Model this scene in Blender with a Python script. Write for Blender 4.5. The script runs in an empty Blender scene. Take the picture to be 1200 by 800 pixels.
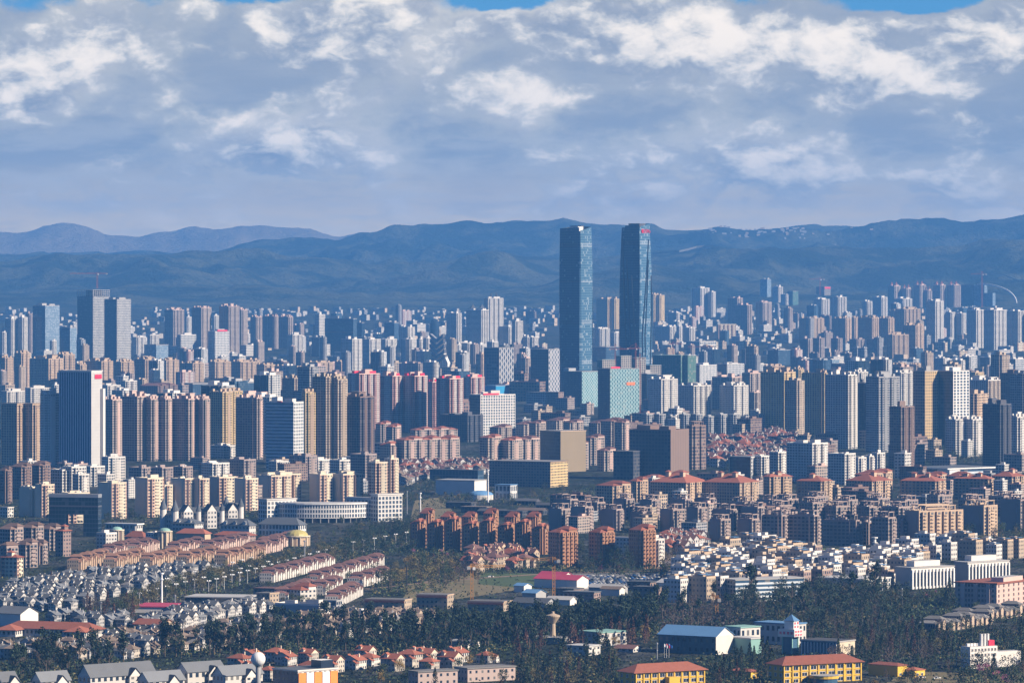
import bpy, math, random
import numpy as np
from mathutils import Vector, noise as mnoise
S = bpy.context.scene
COL = S.collection
RND = random.Random(7)
R = math.radians

# ------------------------------------------------------------------ camera, sky, sun, exposure
HC = 230.0                     # height of the lookout above the plain
FPX = 5714.0                   # focal length in pixels of the 1200 px wide frame
HOR = 320.0                    # row of the horizon
cam = bpy.data.cameras.new('camera'); camo = bpy.data.objects.new('camera', cam); COL.objects.link(camo)
camo.location = (0, 0, HC); camo.rotation_euler = (R(90), 0, 0)
cam.sensor_width = 36; cam.lens = 36 * FPX / 1200.0; cam.shift_y = -(400 - HOR) / 1200.0
cam.clip_start = 5; cam.clip_end = 90000
S.camera = camo

SUN_AZ = 112.0                 # clockwise from the view direction (+Y): right and a little behind the camera
SUN_EL = 30.0
sd = Vector((math.sin(R(SUN_AZ)) * math.cos(R(SUN_EL)), math.cos(R(SUN_AZ)) * math.cos(R(SUN_EL)), math.sin(R(SUN_EL))))
sl = bpy.data.lights.new('sun', 'SUN'); sl.energy = 5.0; sl.angle = R(0.5); sl.color = (1.0, 0.85, 0.66)
so = bpy.data.objects.new('sun', sl); COL.objects.link(so); so.rotation_euler = sd.to_track_quat('Z', 'Y').to_euler()
so.location = (3000, -1000, 4000)

S.view_settings.view_transform = 'Standard'; S.view_settings.look = 'None'
S.view_settings.exposure = 1.0; S.view_settings.gamma = 1.0; S.view_settings.use_curve_mapping = False
cy = S.cycles
cy.max_bounces = 5; cy.diffuse_bounces = 2; cy.glossy_bounces = 2; cy.transmission_bounces = 2; cy.volume_bounces = 0
cy.transparent_max_bounces = 4; cy.caustics_reflective = False; cy.caustics_refractive = False
cy.sample_clamp_indirect = 4.0
try:
    cy.use_denoising = True; cy.denoiser = 'OPENIMAGEDENOISE'; cy.denoising_prefilter = 'ACCURATE'
except Exception: pass
S.render.film_transparent = False

class NT:
    """small helper to wire shader nodes"""
    def __init__(s, tree): s.t = tree; s.n = tree.nodes; s.l = tree.links
    def new(s, typ, **kw):
        nd = s.n.new(typ)
        for k, v in kw.items(): setattr(nd, k, v)
        return nd
    def put(s, sock, v):
        if hasattr(v, 'is_output') or isinstance(v, bpy.types.NodeSocket): s.l.new(v, sock)
        else: sock.default_value = v
    def m(s, op, a, b=None, c=None, clamp=False):
        nd = s.n.new('ShaderNodeMath'); nd.operation = op; nd.use_clamp = clamp
        s.put(nd.inputs[0], a)
        if b is not None: s.put(nd.inputs[1], b)
        if c is not None: s.put(nd.inputs[2], c)
        return nd.outputs[0]
    def mix(s, f, a, b, mode='MIX'):
        nd = s.n.new('ShaderNodeMix'); nd.data_type = 'RGBA'; nd.blend_type = mode
        s.put(nd.inputs['Factor'], f)
        for k, v in ((6, a), (7, b)):
            if isinstance(v, tuple) and len(v) == 3: v = (*v, 1)
            s.put(nd.inputs[k], v)
        return nd.outputs[2]
    def ss(s, v, a, b, lo=0.0, hi=1.0):
        nd = s.n.new('ShaderNodeMapRange'); nd.interpolation_type = 'SMOOTHSTEP'
        s.put(nd.inputs[0], v); nd.inputs[1].default_value = a; nd.inputs[2].default_value = b
        nd.inputs[3].default_value = lo; nd.inputs[4].default_value = hi
        return nd.outputs[0]
    def xyz(s, x, y, z):
        nd = s.n.new('ShaderNodeCombineXYZ')
        for i, v in enumerate((x, y, z)): s.put(nd.inputs[i], v)
        return nd.outputs[0]
    def sep(s, v):
        nd = s.n.new('ShaderNodeSeparateXYZ'); s.put(nd.inputs[0], v); return nd.outputs
    def noise(s, vec, scale, detail=4, rough=0.55, dist=0.0, dim='3D', col=False):
        nd = s.n.new('ShaderNodeTexNoise'); nd.noise_dimensions = dim
        s.put(nd.inputs['Vector'], vec); nd.inputs['Scale'].default_value = scale; nd.inputs['Detail'].default_value = detail
        nd.inputs['Roughness'].default_value = rough; nd.inputs['Distortion'].default_value = dist
        return nd.outputs['Color' if col else 'Fac']

W = bpy.data.worlds.new('World'); S.world = W; W.use_nodes = True
def build_world():
    t = NT(W.node_tree); t.n.clear()
    sky = t.new('ShaderNodeTexSky', sky_type='NISHITA', sun_disc=False)
    sky.sun_elevation = R(SUN_EL); sky.sun_rotation = R(SUN_AZ); sky.altitude = 2000; sky.air_density = 1.0; sky.dust_density = 0.6; sky.ozone_density = 2.0
    d = t.new('ShaderNodeTexCoord').outputs['Generated']
    x, y, z = t.sep(d)
    az = t.m('ARCTAN2', x, y)
    hyp = t.m('SQRT', t.m('ADD', t.m('MULTIPLY', x, x), t.m('MULTIPLY', y, y)))
    el = t.m('ARCTAN2', z, hyp)
    U = t.m('MULTIPLY', az, 5.714); V = t.m('MULTIPLY', el, 5.714)       # in units of ~10 degrees/57 : thousandths of a pixel
    # rows of cloud compress towards the horizon
    Vc = t.m('POWER', t.m('ADD', t.m('MAXIMUM', V, 0.0), 0.02), 0.72)
    p = t.xyz(t.m('MULTIPLY', U, 6.0), t.m('MULTIPLY', Vc, 9.5), 3.7)
    wob = t.noise(p, 1.6, 4, 0.6, col=True)
    vm = t.new('ShaderNodeVectorMath', operation='MULTIPLY_ADD'); t.put(vm.inputs[0], wob); vm.inputs[1].default_value = (.30, .30, .0); t.put(vm.inputs[2], p)
    pw = vm.outputs[0]
    off = t.new('ShaderNodeVectorMath', operation='ADD'); t.put(off.inputs[0], pw); off.inputs[1].default_value = (0.10, 0.22, 0)
    n1 = t.noise(pw, 1.0, 11, 0.59); n2 = t.noise(off.outputs[0], 1.0, 7, 0.55)
    # where the big heaps stand (direction, size), irregular because the noise is added on top
    heap = None
    Uw = t.m('ADD', U, t.m('MULTIPLY', t.m('SUBTRACT', t.sep(wob)[0], .5), .06)); Vw = t.m('ADD', V, t.m('MULTIPLY', t.m('SUBTRACT', t.sep(wob)[1], .5), .06))
    for (u, v, a, b, s) in CLOUD_HEAPS:
        du = t.m('DIVIDE', t.m('SUBTRACT', Uw, (u - 600) / 1000), a / 1000); dv = t.m('DIVIDE', t.m('SUBTRACT', Vw, (HOR - v) / 1000), b / 1000)
        g = t.m('MULTIPLY', t.m('EXPONENT', t.m('MULTIPLY', t.m('ADD', t.m('MULTIPLY', du, du), t.m('MULTIPLY', dv, dv)), -1.0)), s)
        heap = g if heap is None else t.m('ADD', heap, g)
    relief = t.m('SUBTRACT', n1, n2)
    big = t.noise(p, 0.5, 5, 0.55)
    fine = t.noise(pw, 4.0, 7, 0.62)
    fadeh = t.ss(V, 0.03, 0.15, 0.2, 1.0)                              # near the horizon clouds merge into an even veil
    def ramp(v, stops):
        cr = t.new('ShaderNodeValToRGB'); t.put(cr.inputs[0], v); e = cr.color_ramp.elements
        e[0].position, e[0].color = stops[0][0], (*stops[0][1], 1); e[1].position, e[1].color = stops[-1][0], (*stops[-1][1], 1)
        for pos, c in stops[1:-1]: q = e.new(pos); q.color = (*c, 1)
        return cr.outputs[0]
    # back sheet : grey-blue stratus with darker and paler folds
    sheetv = t.m('ADD', t.m('ADD', big, t.m('MULTIPLY', t.m('SUBTRACT', n1, .5), 1.3)), t.m('MULTIPLY', heap, .22))
    vc = ramp(t.ss(t.m('MULTIPLY_ADD', t.m('SUBTRACT', sheetv, .5), fadeh, .5), .30, .76), [(0, (.38, .42, .48)), (.32, (.60, .60, .57)), (.62, (.86, .80, .70)), (1, (1.15, 1.02, .84))])
    veil = t.ss(V, 0.03, 0.15, 1.0, 0.0)
    vc = t.mix(t.m('MULTIPLY', veil, 0.8), vc, VEIL)
    # front heaps : firm-edged puffs, bright towards the sun, blue-grey underneath
    puff = t.m('ADD', t.m('ADD', n1, t.m('MULTIPLY', heap, .30)), t.m('ADD', t.m('MULTIPLY', t.m('SUBTRACT', big, .5), .35), t.m('MULTIPLY', t.m('SUBTRACT', fine, .5), .20)))
    streak = t.noise(t.xyz(t.m('MULTIPLY', U, 5.0), t.m('MULTIPLY', Vc, 22.0), 9.1), 1.5, 7, 0.6)
    vc = t.mix(t.m('MULTIPLY', t.ss(streak, .42, .66), t.ss(V, .10, .24, .40, .12)), vc, (.86, .82, .74))
    vc = t.mix(t.m('MULTIPLY', t.ss(streak, .30, .48, 1.0, 0.0), t.ss(V, .10, .24, .32, .12)), vc, (.36, .42, .52))
    pm = t.m('MULTIPLY', t.ss(puff, .42, .60), fadeh)
    pl = t.m('ADD', t.m('MULTIPLY', relief, 3.4), t.m('ADD', t.m('MULTIPLY', t.m('SUBTRACT', puff, .56), 1.9), t.m('MULTIPLY', t.m('SUBTRACT', fine, .5), .55)))
    pc = ramp(t.ss(pl, -.40, .85), [(0, (.34, .38, .45)), (.28, (.60, .60, .60)), (.58, (.92, .86, .77)), (1, (1.30, 1.14, .95))])
    vc = t.mix(pm, vc, pc)
    # cover : almost closed low down, breaking up above
    cov = t.m('ADD', t.m('ADD', n1, t.m('MULTIPLY', heap, 0.35)), t.ss(V, 0.275, 0.335, 0.22, -0.06))
    mask = t.ss(cov, 0.38, 0.52)
    thin = t.ss(el, 0.10, 0.45, 1.0, 0.25)
    front = t.ss(y, 0.0, 0.6)                                            # the bank stands over the hills; unseen sky behind kept clear for darker shade
    mask = t.m('MULTIPLY', t.m('MULTIPLY', mask, thin), front)
    nish = t.mix(1.0, sky.outputs[0], (0.25, 0.54, 1.0), 'MULTIPLY')
    scaled = t.new('ShaderNodeVectorMath', operation='SCALE'); t.put(scaled.inputs[0], vc); scaled.inputs['Scale'].default_value = CLOUD_GAIN
    blue = t.mix(t.m('MULTIPLY', front, t.ss(el, 0.03, 0.30, 0.85, 0.0)), nish, tuple(CLOUD_GAIN * c for c in (.10, .36, .66)))
    colr = t.mix(mask, blue, scaled.outputs[0])
    below = t.ss(el, -0.02, 0.0)
    colr = t.mix(below, tuple(CLOUD_GAIN * c for c in (.30, .38, .52)), colr)
    bg = t.new('ShaderNodeBackground'); t.put(bg.inputs[0], colr); bg.inputs[1].default_value = SKY_STRENGTH
    out = t.new('ShaderNodeOutputWorld'); t.l.new(bg.outputs[0], out.inputs[0])
VEIL = (1.85, 1.30, .52)
SKY_STRENGTH = 0.05
CLOUD_GAIN = 0.52 / 0.05
CLOUD_HEAPS = [(370, 45, 75, 45, .8), (120, 40, 75, 40, .6), (10, 70, 50, 40, .5), (900, 42, 170, 50, .8), (1145, 48, 60, 45, .6), (790, 40, 60, 30, .3), (640, 55, 70, 35, .35),
               (290, 105, 40, 14, .4), (200, 95, 40, 16, .3), (660, 95, 80, 22, .35), (540, 100, 40, 25, .3), (1010, 80, 60, 25, .3), (20, 125, 50, 20, .3),
               (480, 75, 60, 30, -.35), (700, 140, 260, 22, -.3), (80, 150, 120, 20, -.25), (340, 140, 120, 18, -.15), (60, 15, 50, 12, -.2), (1080, 5, 70, 16, -1.2), (590, 2, 60, 14, -1.0), (300, 0, 50, 8, -.8)]
build_world()

# ------------------------------------------------------------------ the lie of the land
def ground(D):
    if D <= 9500: return 0.0
    t = (D - 9500) / 7000.0
    return 100.0 * (t ** 1.35 if t < 1.3 else 1.3 ** 1.35)
_D = np.concatenate([np.linspace(300, 9500, 1500), np.linspace(9510, 18500, 2500)])
_ROW = np.array([HOR + FPX * (HC - ground(d)) / d for d in _D])
def depth_of(row):                                # distance of the ground seen at a row of the photograph
    return float(np.interp(-row, -_ROW, _D))
def at(x, row, D=None):
    D = depth_of(row) if D is None else D
    return Vector(((x - 600) / FPX * D, D, ground(D)))
def zrow(row, D): return HC - (row - HOR) / FPX * D
# ------------------------------------------------------------------ materials
MATS = {}
def _mat(name):
    m = bpy.data.materials.new(name); m.use_nodes = True; t = NT(m.node_tree); t.n.clear()
    out = t.new('ShaderNodeOutputMaterial'); b = t.new('ShaderNodeBsdfPrincipled'); t.l.new(b.outputs[0], out.inputs[0])
    MATS[name] = m
    return m, t, b
def plain(name, c, rough=0.8, var=0.12, nscale=0.15, metal=0.0, spec=0.3, tint=0.10):
    """one plain material, mottled by dirt and slightly different on every object"""
    m, t, b = _mat(name)
    g = t.new('ShaderNodeNewGeometry').outputs['Position']
    n = t.noise(g, nscale, 4, 0.6)
    rnd = t.new('ShaderNodeObjectInfo').outputs['Random']
    k = t.m('ADD', t.m('MULTIPLY', t.m('SUBTRACT', n, 0.5), 2 * var), t.m('MULTIPLY_ADD', t.m('SUBTRACT', rnd, 0.5), 2 * tint, 1.0))
    sc = t.new('ShaderNodeVectorMath', operation='SCALE'); sc.inputs[0].default_value = c; t.put(sc.inputs['Scale'], k)
    t.put(b.inputs['Base Color'], sc.outputs[0]); b.inputs['Roughness'].default_value = rough; b.inputs['Metallic'].default_value = metal
    b.inputs['Specular IOR Level'].default_value = spec
    return m
def facade(name, wall, glass, ua=.2, ub=.8, va=.3, vb=.85, slab=None, slabh=.12, accent=None, agroup=4, rough_g=.18, var=.14, lightwin=.2, lw=(.20, .195, .185), shape=None):
    """a wall of window cells: u counts bays along the wall, v counts storeys (so the pattern is the wall's own, in its UVs)"""
    m, t, b = _mat(name)
    u, v, _ = t.sep(t.new('ShaderNodeUVMap').outputs[0])
    fu = t.m('FRACT', u); fv = t.m('FRACT', v); cu = t.m('FLOOR', u); cv = t.m('FLOOR', v)
    step = lambda x, a, bb: t.m('MULTIPLY', t.m('GREATER_THAN', x, a), t.m('LESS_THAN', x, bb))
    if shape == 'tri':
        par = t.m('MODULO', t.m('ADD', cu, cv), 2.0)
        up = t.m('LESS_THAN', t.m('ABSOLUTE', t.m('SUBTRACT', fu, .5)), t.m('MULTIPLY', fv, .46))
        dn = t.m('LESS_THAN', t.m('ABSOLUTE', t.m('SUBTRACT', fu, .5)), t.m('MULTIPLY', t.m('SUBTRACT', 1.0, fv), .46))
        mask = t.m('ADD', t.m('MULTIPLY', par, up), t.m('MULTIPLY', t.m('SUBTRACT', 1.0, par), dn))
    else:
        mask = t.m('MULTIPLY', step(fu, ua, ub), step(fv, va, vb))
    rnd = t.new('ShaderNodeObjectInfo').outputs['Random']
    wn = t.new('ShaderNodeTexWhiteNoise', noise_dimensions='3D'); t.put(wn.inputs['Vector'], t.xyz(cu, cv, t.m('MULTIPLY', rnd, 97.0)))
    r1 = wn.outputs['Value']
    gl = t.mix(t.m('MULTIPLY', t.m('GREATER_THAN', r1, 1 - lightwin), t.m('MULTIPLY', r1, .8)), glass, lw)
    g = t.new('ShaderNodeNewGeometry').outputs['Position']
    n = t.noise(g, 0.06, 4, 0.6)
    k = t.m('ADD', t.m('MULTIPLY', t.m('SUBTRACT', n, .5), 2 * var), t.m('MULTIPLY_ADD', t.m('SUBTRACT', rnd, .5), .24, 1.0))
    wc = wall
    if accent: wc = t.mix(t.m('LESS_THAN', t.m('FRACT', t.m('DIVIDE', t.m('ADD', cu, 0.1), float(agroup))), 1.0 / agroup), wall, accent)
    if slab: wc = t.mix(t.m('LESS_THAN', fv, slabh), wc, slab)
    sc = t.new('ShaderNodeVectorMath', operation='SCALE')
    if isinstance(wc, tuple): sc.inputs[0].default_value = wc
    else: t.put(sc.inputs[0], wc)
    t.put(sc.inputs['Scale'], k)
    t.put(b.inputs['Base Color'], t.mix(mask, sc.outputs[0], gl))
    t.put(b.inputs['Roughness'], t.m('MULTIPLY_ADD', mask, rough_g - .8, .8)); b.inputs['Specular IOR Level'].default_value = .4
    return m
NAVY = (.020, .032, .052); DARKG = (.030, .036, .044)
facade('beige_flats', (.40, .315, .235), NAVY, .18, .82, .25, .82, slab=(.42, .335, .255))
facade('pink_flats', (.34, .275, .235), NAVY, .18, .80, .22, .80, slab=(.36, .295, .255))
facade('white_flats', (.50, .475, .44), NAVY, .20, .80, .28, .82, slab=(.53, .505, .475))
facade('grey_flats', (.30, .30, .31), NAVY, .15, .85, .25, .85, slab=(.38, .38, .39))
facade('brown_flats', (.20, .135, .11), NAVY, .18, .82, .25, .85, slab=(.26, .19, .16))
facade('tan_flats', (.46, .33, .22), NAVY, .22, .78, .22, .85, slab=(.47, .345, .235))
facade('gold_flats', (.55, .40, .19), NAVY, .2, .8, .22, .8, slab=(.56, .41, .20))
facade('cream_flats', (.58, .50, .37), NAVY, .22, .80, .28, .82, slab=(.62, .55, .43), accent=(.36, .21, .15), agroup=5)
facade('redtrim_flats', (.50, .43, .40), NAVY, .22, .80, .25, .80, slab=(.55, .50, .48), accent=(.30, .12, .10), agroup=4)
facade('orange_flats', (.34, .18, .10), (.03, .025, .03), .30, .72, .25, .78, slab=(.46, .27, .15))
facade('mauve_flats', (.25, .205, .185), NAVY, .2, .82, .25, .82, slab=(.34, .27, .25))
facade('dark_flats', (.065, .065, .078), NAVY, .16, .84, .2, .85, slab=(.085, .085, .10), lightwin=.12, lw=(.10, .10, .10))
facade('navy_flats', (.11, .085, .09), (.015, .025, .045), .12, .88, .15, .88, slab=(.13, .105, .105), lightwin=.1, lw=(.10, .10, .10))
facade('tan_fins', (.30, .235, .145), (.20, .155, .10), .45, 1.0, .0, 1.0, rough_g=.7, lightwin=0)
facade('brown_fins', (.22, .155, .125), (.15, .105, .09), .5, 1.0, .0, 1.0, rough_g=.7, lightwin=0)
facade('fine_grid', (.47, .46, .45), (.34, .34, .35), .35, .7, .3, .75, rough_g=.5, lightwin=0)
facade('shed_wall', (.10, .13, .15), NAVY, .3, .7, .35, .75, lightwin=.2)
facade('pink_wall', (.42, .33, .30), NAVY, .3, .65, .35, .75)
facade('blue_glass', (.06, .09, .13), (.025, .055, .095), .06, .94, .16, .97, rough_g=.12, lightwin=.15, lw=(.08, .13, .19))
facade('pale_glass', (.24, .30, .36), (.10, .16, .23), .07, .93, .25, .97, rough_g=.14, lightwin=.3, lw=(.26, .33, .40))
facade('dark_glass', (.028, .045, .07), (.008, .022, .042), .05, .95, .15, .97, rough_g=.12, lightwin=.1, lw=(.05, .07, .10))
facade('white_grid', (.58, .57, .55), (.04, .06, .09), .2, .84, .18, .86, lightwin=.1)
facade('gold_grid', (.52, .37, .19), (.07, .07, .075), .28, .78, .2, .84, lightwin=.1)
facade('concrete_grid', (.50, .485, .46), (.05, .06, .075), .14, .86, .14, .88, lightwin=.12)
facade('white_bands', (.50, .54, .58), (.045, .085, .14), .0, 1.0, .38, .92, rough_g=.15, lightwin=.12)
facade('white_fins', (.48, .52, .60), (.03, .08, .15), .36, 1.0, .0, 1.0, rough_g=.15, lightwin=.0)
facade('lattice_glass', (.40, .40, .42), (.05, .065, .09), shape='tri', lightwin=.1)
facade('teal_lattice', (.30, .44, .46), (.035, .10, .12), shape='tri', lightwin=.15)
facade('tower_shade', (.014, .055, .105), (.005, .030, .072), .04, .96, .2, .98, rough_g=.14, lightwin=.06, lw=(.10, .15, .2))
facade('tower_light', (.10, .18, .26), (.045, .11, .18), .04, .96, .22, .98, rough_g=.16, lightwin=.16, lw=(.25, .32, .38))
facade('green_net', (.10, .20, .165), (.05, .11, .09), .1, .9, .1, .9, rough_g=.8, lightwin=.2, lw=(.2, .2, .18))
facade('open_frame', (.36, .33, .30), (.03, .035, .04), .18, .82, .2, .95, rough_g=.9, lightwin=.0)
facade('brick_low', (.25, .18, .16), NAVY, .25, .75, .3, .75, lightwin=.15)
facade('village_flats', (.40, .36, .31), NAVY, .28, .72, .35, .8, var=.2)
facade('village_white', (.47, .45, .425), NAVY, .25, .75, .35, .8, var=.15)
facade('village_tan', (.34, .27, .20), NAVY, .3, .7, .35, .78, var=.2)
facade('pink_hotel', (.52, .40, .40), NAVY, .3, .7, .3, .8)
plain('beige_plaster', (.40, .315, .235)); plain('white_plaster', (.60, .57, .53)); plain('tan_plaster', (.46, .34, .24)); plain('brown_plaster', (.19, .13, .11))
plain('mauve_plaster', (.30, .235, .215)); plain('grey_plaster', (.33, .33, .335)); plain('cream_plaster', (.58, .50, .38)); plain('pink_plaster', (.52, .38, .33))
plain('orange_brick', (.30, .155, .09)); plain('yellow_paint', (.60, .385, .05), tint=.04); plain('dark_plaster', (.085, .085, .10)); plain('peach_plaster', (.42, .30, .215))
plain('roof_grey', (.17, .165, .16), tint=.3); plain('roof_dark', (.075, .078, .085), tint=.25); plain('roof_slate', (.085, .095, .11), tint=.3); plain('roof_pale', (.36, .36, .36), tint=.2)
plain('roof_red', (.27, .095, .06), nscale=.5, var=.25, tint=.2); plain('roof_maroon', (.15, .08, .07), nscale=.5, var=.25, tint=.2); plain('roof_brown', (.16, .105, .085), nscale=.5, var=.2, tint=.25)
plain('roof_tan', (.17, .13, .105), nscale=.5, var=.2, tint=.25); plain('roof_blue', (.09, .20, .36), tint=.2); plain('roof_pink', (.40, .05, .10), tint=.1); plain('roof_teal', (.20, .36, .33))
plain('concrete', (.36, .345, .33)); plain('steel_white', (.70, .70, .70), rough=.5); plain('steel_grey', (.30, .31, .33), rough=.5, metal=.4)
plain('crane_yellow', (.45, .22, .05), rough=.5); plain('crane_red', (.30, .085, .05), rough=.5); plain('sign_red', (.65, .03, .07), rough=.5, tint=.05); plain('sign_orange', (.75, .20, .08), tint=.05)
plain('blue_wrap', (.03, .28, .52), tint=.05); plain('glass_dark', (.02, .03, .05), rough=.12, spec=.5, var=.2, nscale=.6); plain('glass_blue', (.05, .11, .18), rough=.15, spec=.5)
plain('trim_white', (.66, .65, .63)); plain('ribbon_dark', (.012, .024, .045), rough=.4); plain('bark', (.10, .075, .055)); plain('flag_blue', (.03, .15, .45)); plain('gold_dome', (.42, .36, .13), rough=.4)
plain('green_copper', (.22, .38, .34), rough=.6); plain('solar_panel', (.02, .03, .06), rough=.15, spec=.6); plain('black_metal', (.03, .03, .035), rough=.5)
def leaf(name, c, c2, tint=.3):
    m, t, b = _mat(name)
    g = t.new('ShaderNodeNewGeometry').outputs['Position']
    n = t.noise(g, .55, 3, .6); rnd = t.new('ShaderNodeObjectInfo').outputs['Random']
    k = t.m('MULTIPLY_ADD', t.m('SUBTRACT', rnd, .5), 2 * tint, 1.0)
    sc = t.new('ShaderNodeVectorMath', operation='SCALE'); t.put(sc.inputs[0], t.mix(t.ss(n, .35, .65), c, c2)); t.put(sc.inputs['Scale'], k)
    t.put(b.inputs['Base Color'], sc.outputs[0]); b.inputs['Roughness'].default_value = .7; b.inputs['Specular IOR Level'].default_value = .2
    return m
leaf('leaf_dark', (.012, .024, .015), (.032, .048, .024)); leaf('leaf_green', (.026, .044, .018), (.062, .080, .030)); leaf('leaf_olive', (.085, .078, .028), (.145, .12, .048))
leaf('leaf_rust', (.07, .032, .022), (.11, .052, .034)); leaf('leaf_bare', (.045, .036, .034), (.078, .060, .054)); leaf('leaf_pink', (.22, .07, .13), (.34, .12, .20)); leaf('leaf_yellow', (.20, .13, .03), (.28, .19, .06))
def blend(c, k): return tuple(a * k for a in c)

# ------------------------------------------------------------------ mesh building
class MB:
    def __init__(s): s.v = []; s.f = []; s.mi = []; s.uv = []; s.mats = []
    def mat(s, name):
        if name not in s.mats: s.mats.append(name)
        return s.mats.index(name)
    def face(s, pts, mat, uvs=None):
        i = len(s.v); s.v += [tuple(p) for p in pts]; n = len(pts)
        s.f.append(tuple(range(i, i + n))); s.mi.append(s.mat(mat)); s.uv += list(uvs) if uvs else [(.5, .05)] * n
    def wall(s, P, Q, z0, z1, mat, cell=3.6, fh=3.0, plainmat=None, v0=0):
        """an upright wall seen from the right of P->Q ; UVs count whole bays and storeys"""
        L = math.hypot(Q[0] - P[0], Q[1] - P[1]); nu = max(1, round(L / cell)); nv = max(1, round((z1 - z0) / fh))
        if L < cell * .55 and plainmat: mat = plainmat
        s.face([(P[0], P[1], z0), (Q[0], Q[1], z0), (Q[0], Q[1], z1), (P[0], P[1], z1)], mat, [(0, v0), (nu, v0), (nu, v0 + nv), (0, v0 + nv)])
    def prism(s, poly, z0, z1, mats, top, cell=3.6, fh=3.0, plainmat=None, bottom=False):
        """poly counter-clockwise; mats a name or a function of the side's outward normal"""
        n = len(poly)
        for i in range(n):
            P, Q = poly[i], poly[(i + 1) % n]
            nx, ny = Q[1] - P[1], P[0] - Q[0]
            mt = mats(nx, ny) if callable(mats) else mats
            s.wall(P, Q, z0, z1, mt, cell, fh, plainmat)
        if top: s.face([(p[0], p[1], z1) for p in poly], top)
        if bottom: s.face([(p[0], p[1], z0) for p in reversed(poly)], top or 'concrete')
    def box(s, cx, cy, z0, sx, sy, h, mat, top=None, cell=3.6, fh=3.0, bottom=False):
        x0, x1, y0, y1 = cx - sx / 2, cx + sx / 2, cy - sy / 2, cy + sy / 2
        s.prism([(x0, y0), (x1, y0), (x1, y1), (x0, y1)], z0, z0 + h, mat, top or (mat if not callable(mat) else 'roof_grey'), cell, fh, bottom=bottom)
    def hip(s, cx, cy, z, sx, sy, h, mat, ov=.6, ridge=None):
        sx += 2 * ov; sy += 2 * ov; a, b = sx / 2, sy / 2
        zb = z - .25
        if sx >= sy: r = (sx - sy * .9) / 2 if ridge is None else ridge * a; R1, R2 = (cx - r, cy, z + h), (cx + r, cy, z + h)
        else: r = (sy - sx * .9) / 2 if ridge is None else ridge * b; R1, R2 = (cx, cy - r, z + h), (cx, cy + r, z + h)
        A, B, Cc, Dd = (cx - a, cy - b, z), (cx + a, cy - b, z), (cx + a, cy + b, z), (cx - a, cy + b, z)
        if sx >= sy: fs = [(A, B, R2, R1), (B, Cc, R2), (Cc, Dd, R1, R2), (Dd, A, R1)]
        else: fs = [(A, B, R1), (B, Cc, R2, R1), (Cc, Dd, R2), (Dd, A, R1, R2)]
        for f in fs: s.face(f, mat)
        dn = lambda p: (p[0], p[1], zb)
        for P, Q in ((A, B), (B, Cc), (Cc, Dd), (Dd, A)): s.face((dn(P), dn(Q), Q, P), mat)
        s.face((dn(Dd), dn(Cc), dn(B), dn(A)), mat)
    def gable(s, cx, cy, z, sx, sy, h, mat, wallmat, along='x', ov=.5):
        """pitched roof with its ridge along x or y, solid, gable ends in the wall's material"""
        a, b = sx / 2, sy / 2
        def T(x, y, zz): return (cx + x, cy + y, zz) if along == 'x' else (cx - y, cy + x, zz)
        if along != 'x': a, b = b, a
        A, B = a + ov, b + ov; zd = z - ov * h / b; th = .22
        for sg in (-1, 1):
            q = [T(-A, sg * B, zd), T(A, sg * B, zd), T(A, 0, z + h), T(-A, 0, z + h)]
            if sg > 0: q = q[::-1]
            s.face([(p[0], p[1], p[2] + th) for p in q], mat); s.face(q[::-1], mat)
            e = [T(-A, sg * B, zd), T(A, sg * B, zd)]
            if sg > 0: e = e[::-1]
            s.face([e[0], e[1], (e[1][0], e[1][1], e[1][2] + th), (e[0][0], e[0][1], e[0][2] + th)], mat)
            g = [T(sg * a, -b, z), T(sg * a, b, z), T(sg * a, 0, z + h)]
            if sg < 0: g = g[::-1]
            s.face(g, wallmat, [(0, 0), (.1, 0), (.05, .1)])
            for yy in (-1, 1):
                w_ = [T(sg * A, yy * B, zd), T(sg * A, 0, z + h)]
                if sg * yy > 0: w_ = w_[::-1]
                s.face([w_[0], w_[1], (w_[1][0], w_[1][1], w_[1][2] + th), (w_[0][0], w_[0][1], w_[0][2] + th)], mat)
    def cyl(s, cx, cy, z0, z1, r0, r1=None, n=10, mat='concrete', cap=True, cell=3.6, fh=3.0):
        r1 = r0 if r1 is None else r1
        A = [(cx + r0 * math.cos(2 * math.pi * i / n), cy + r0 * math.sin(2 * math.pi * i / n), z0) for i in range(n)]
        B = [(cx + r1 * math.cos(2 * math.pi * i / n), cy + r1 * math.sin(2 * math.pi * i / n), z1) for i in range(n)]
        k = max(1, round(2 * math.pi * r0 / n / cell)); nv = max(1, round((z1 - z0) / fh))
        for i in range(n):
            j = (i + 1) % n
            s.face((A[i], A[j], B[j], B[i]), mat, [(i * k, 0), (i * k + k, 0), (i * k + k, nv), (i * k, nv)])
        if cap and r1 > .01: s.face(B, mat)
    def dome(s, cx, cy, z, r, h, mat, n=14, m=5):
        prev = [(cx + r * math.cos(2 * math.pi * i / n), cy + r * math.sin(2 * math.pi * i / n), z) for i in range(n)]
        for k in range(1, m + 1):
            a = math.pi / 2 * k / m; rr, zz = r * math.cos(a), z + h * math.sin(a)
            cur = [(cx + rr * math.cos(2 * math.pi * i / n), cy + rr * math.sin(2 * math.pi * i / n), zz) for i in range(n)]
            for i in range(n):
                j = (i + 1) % n
                s.face((prev[i], prev[j], cur[j], cur[i]) if k < m else (prev[i], prev[j], (cx, cy, z + h)), mat)
            prev = cur
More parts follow.
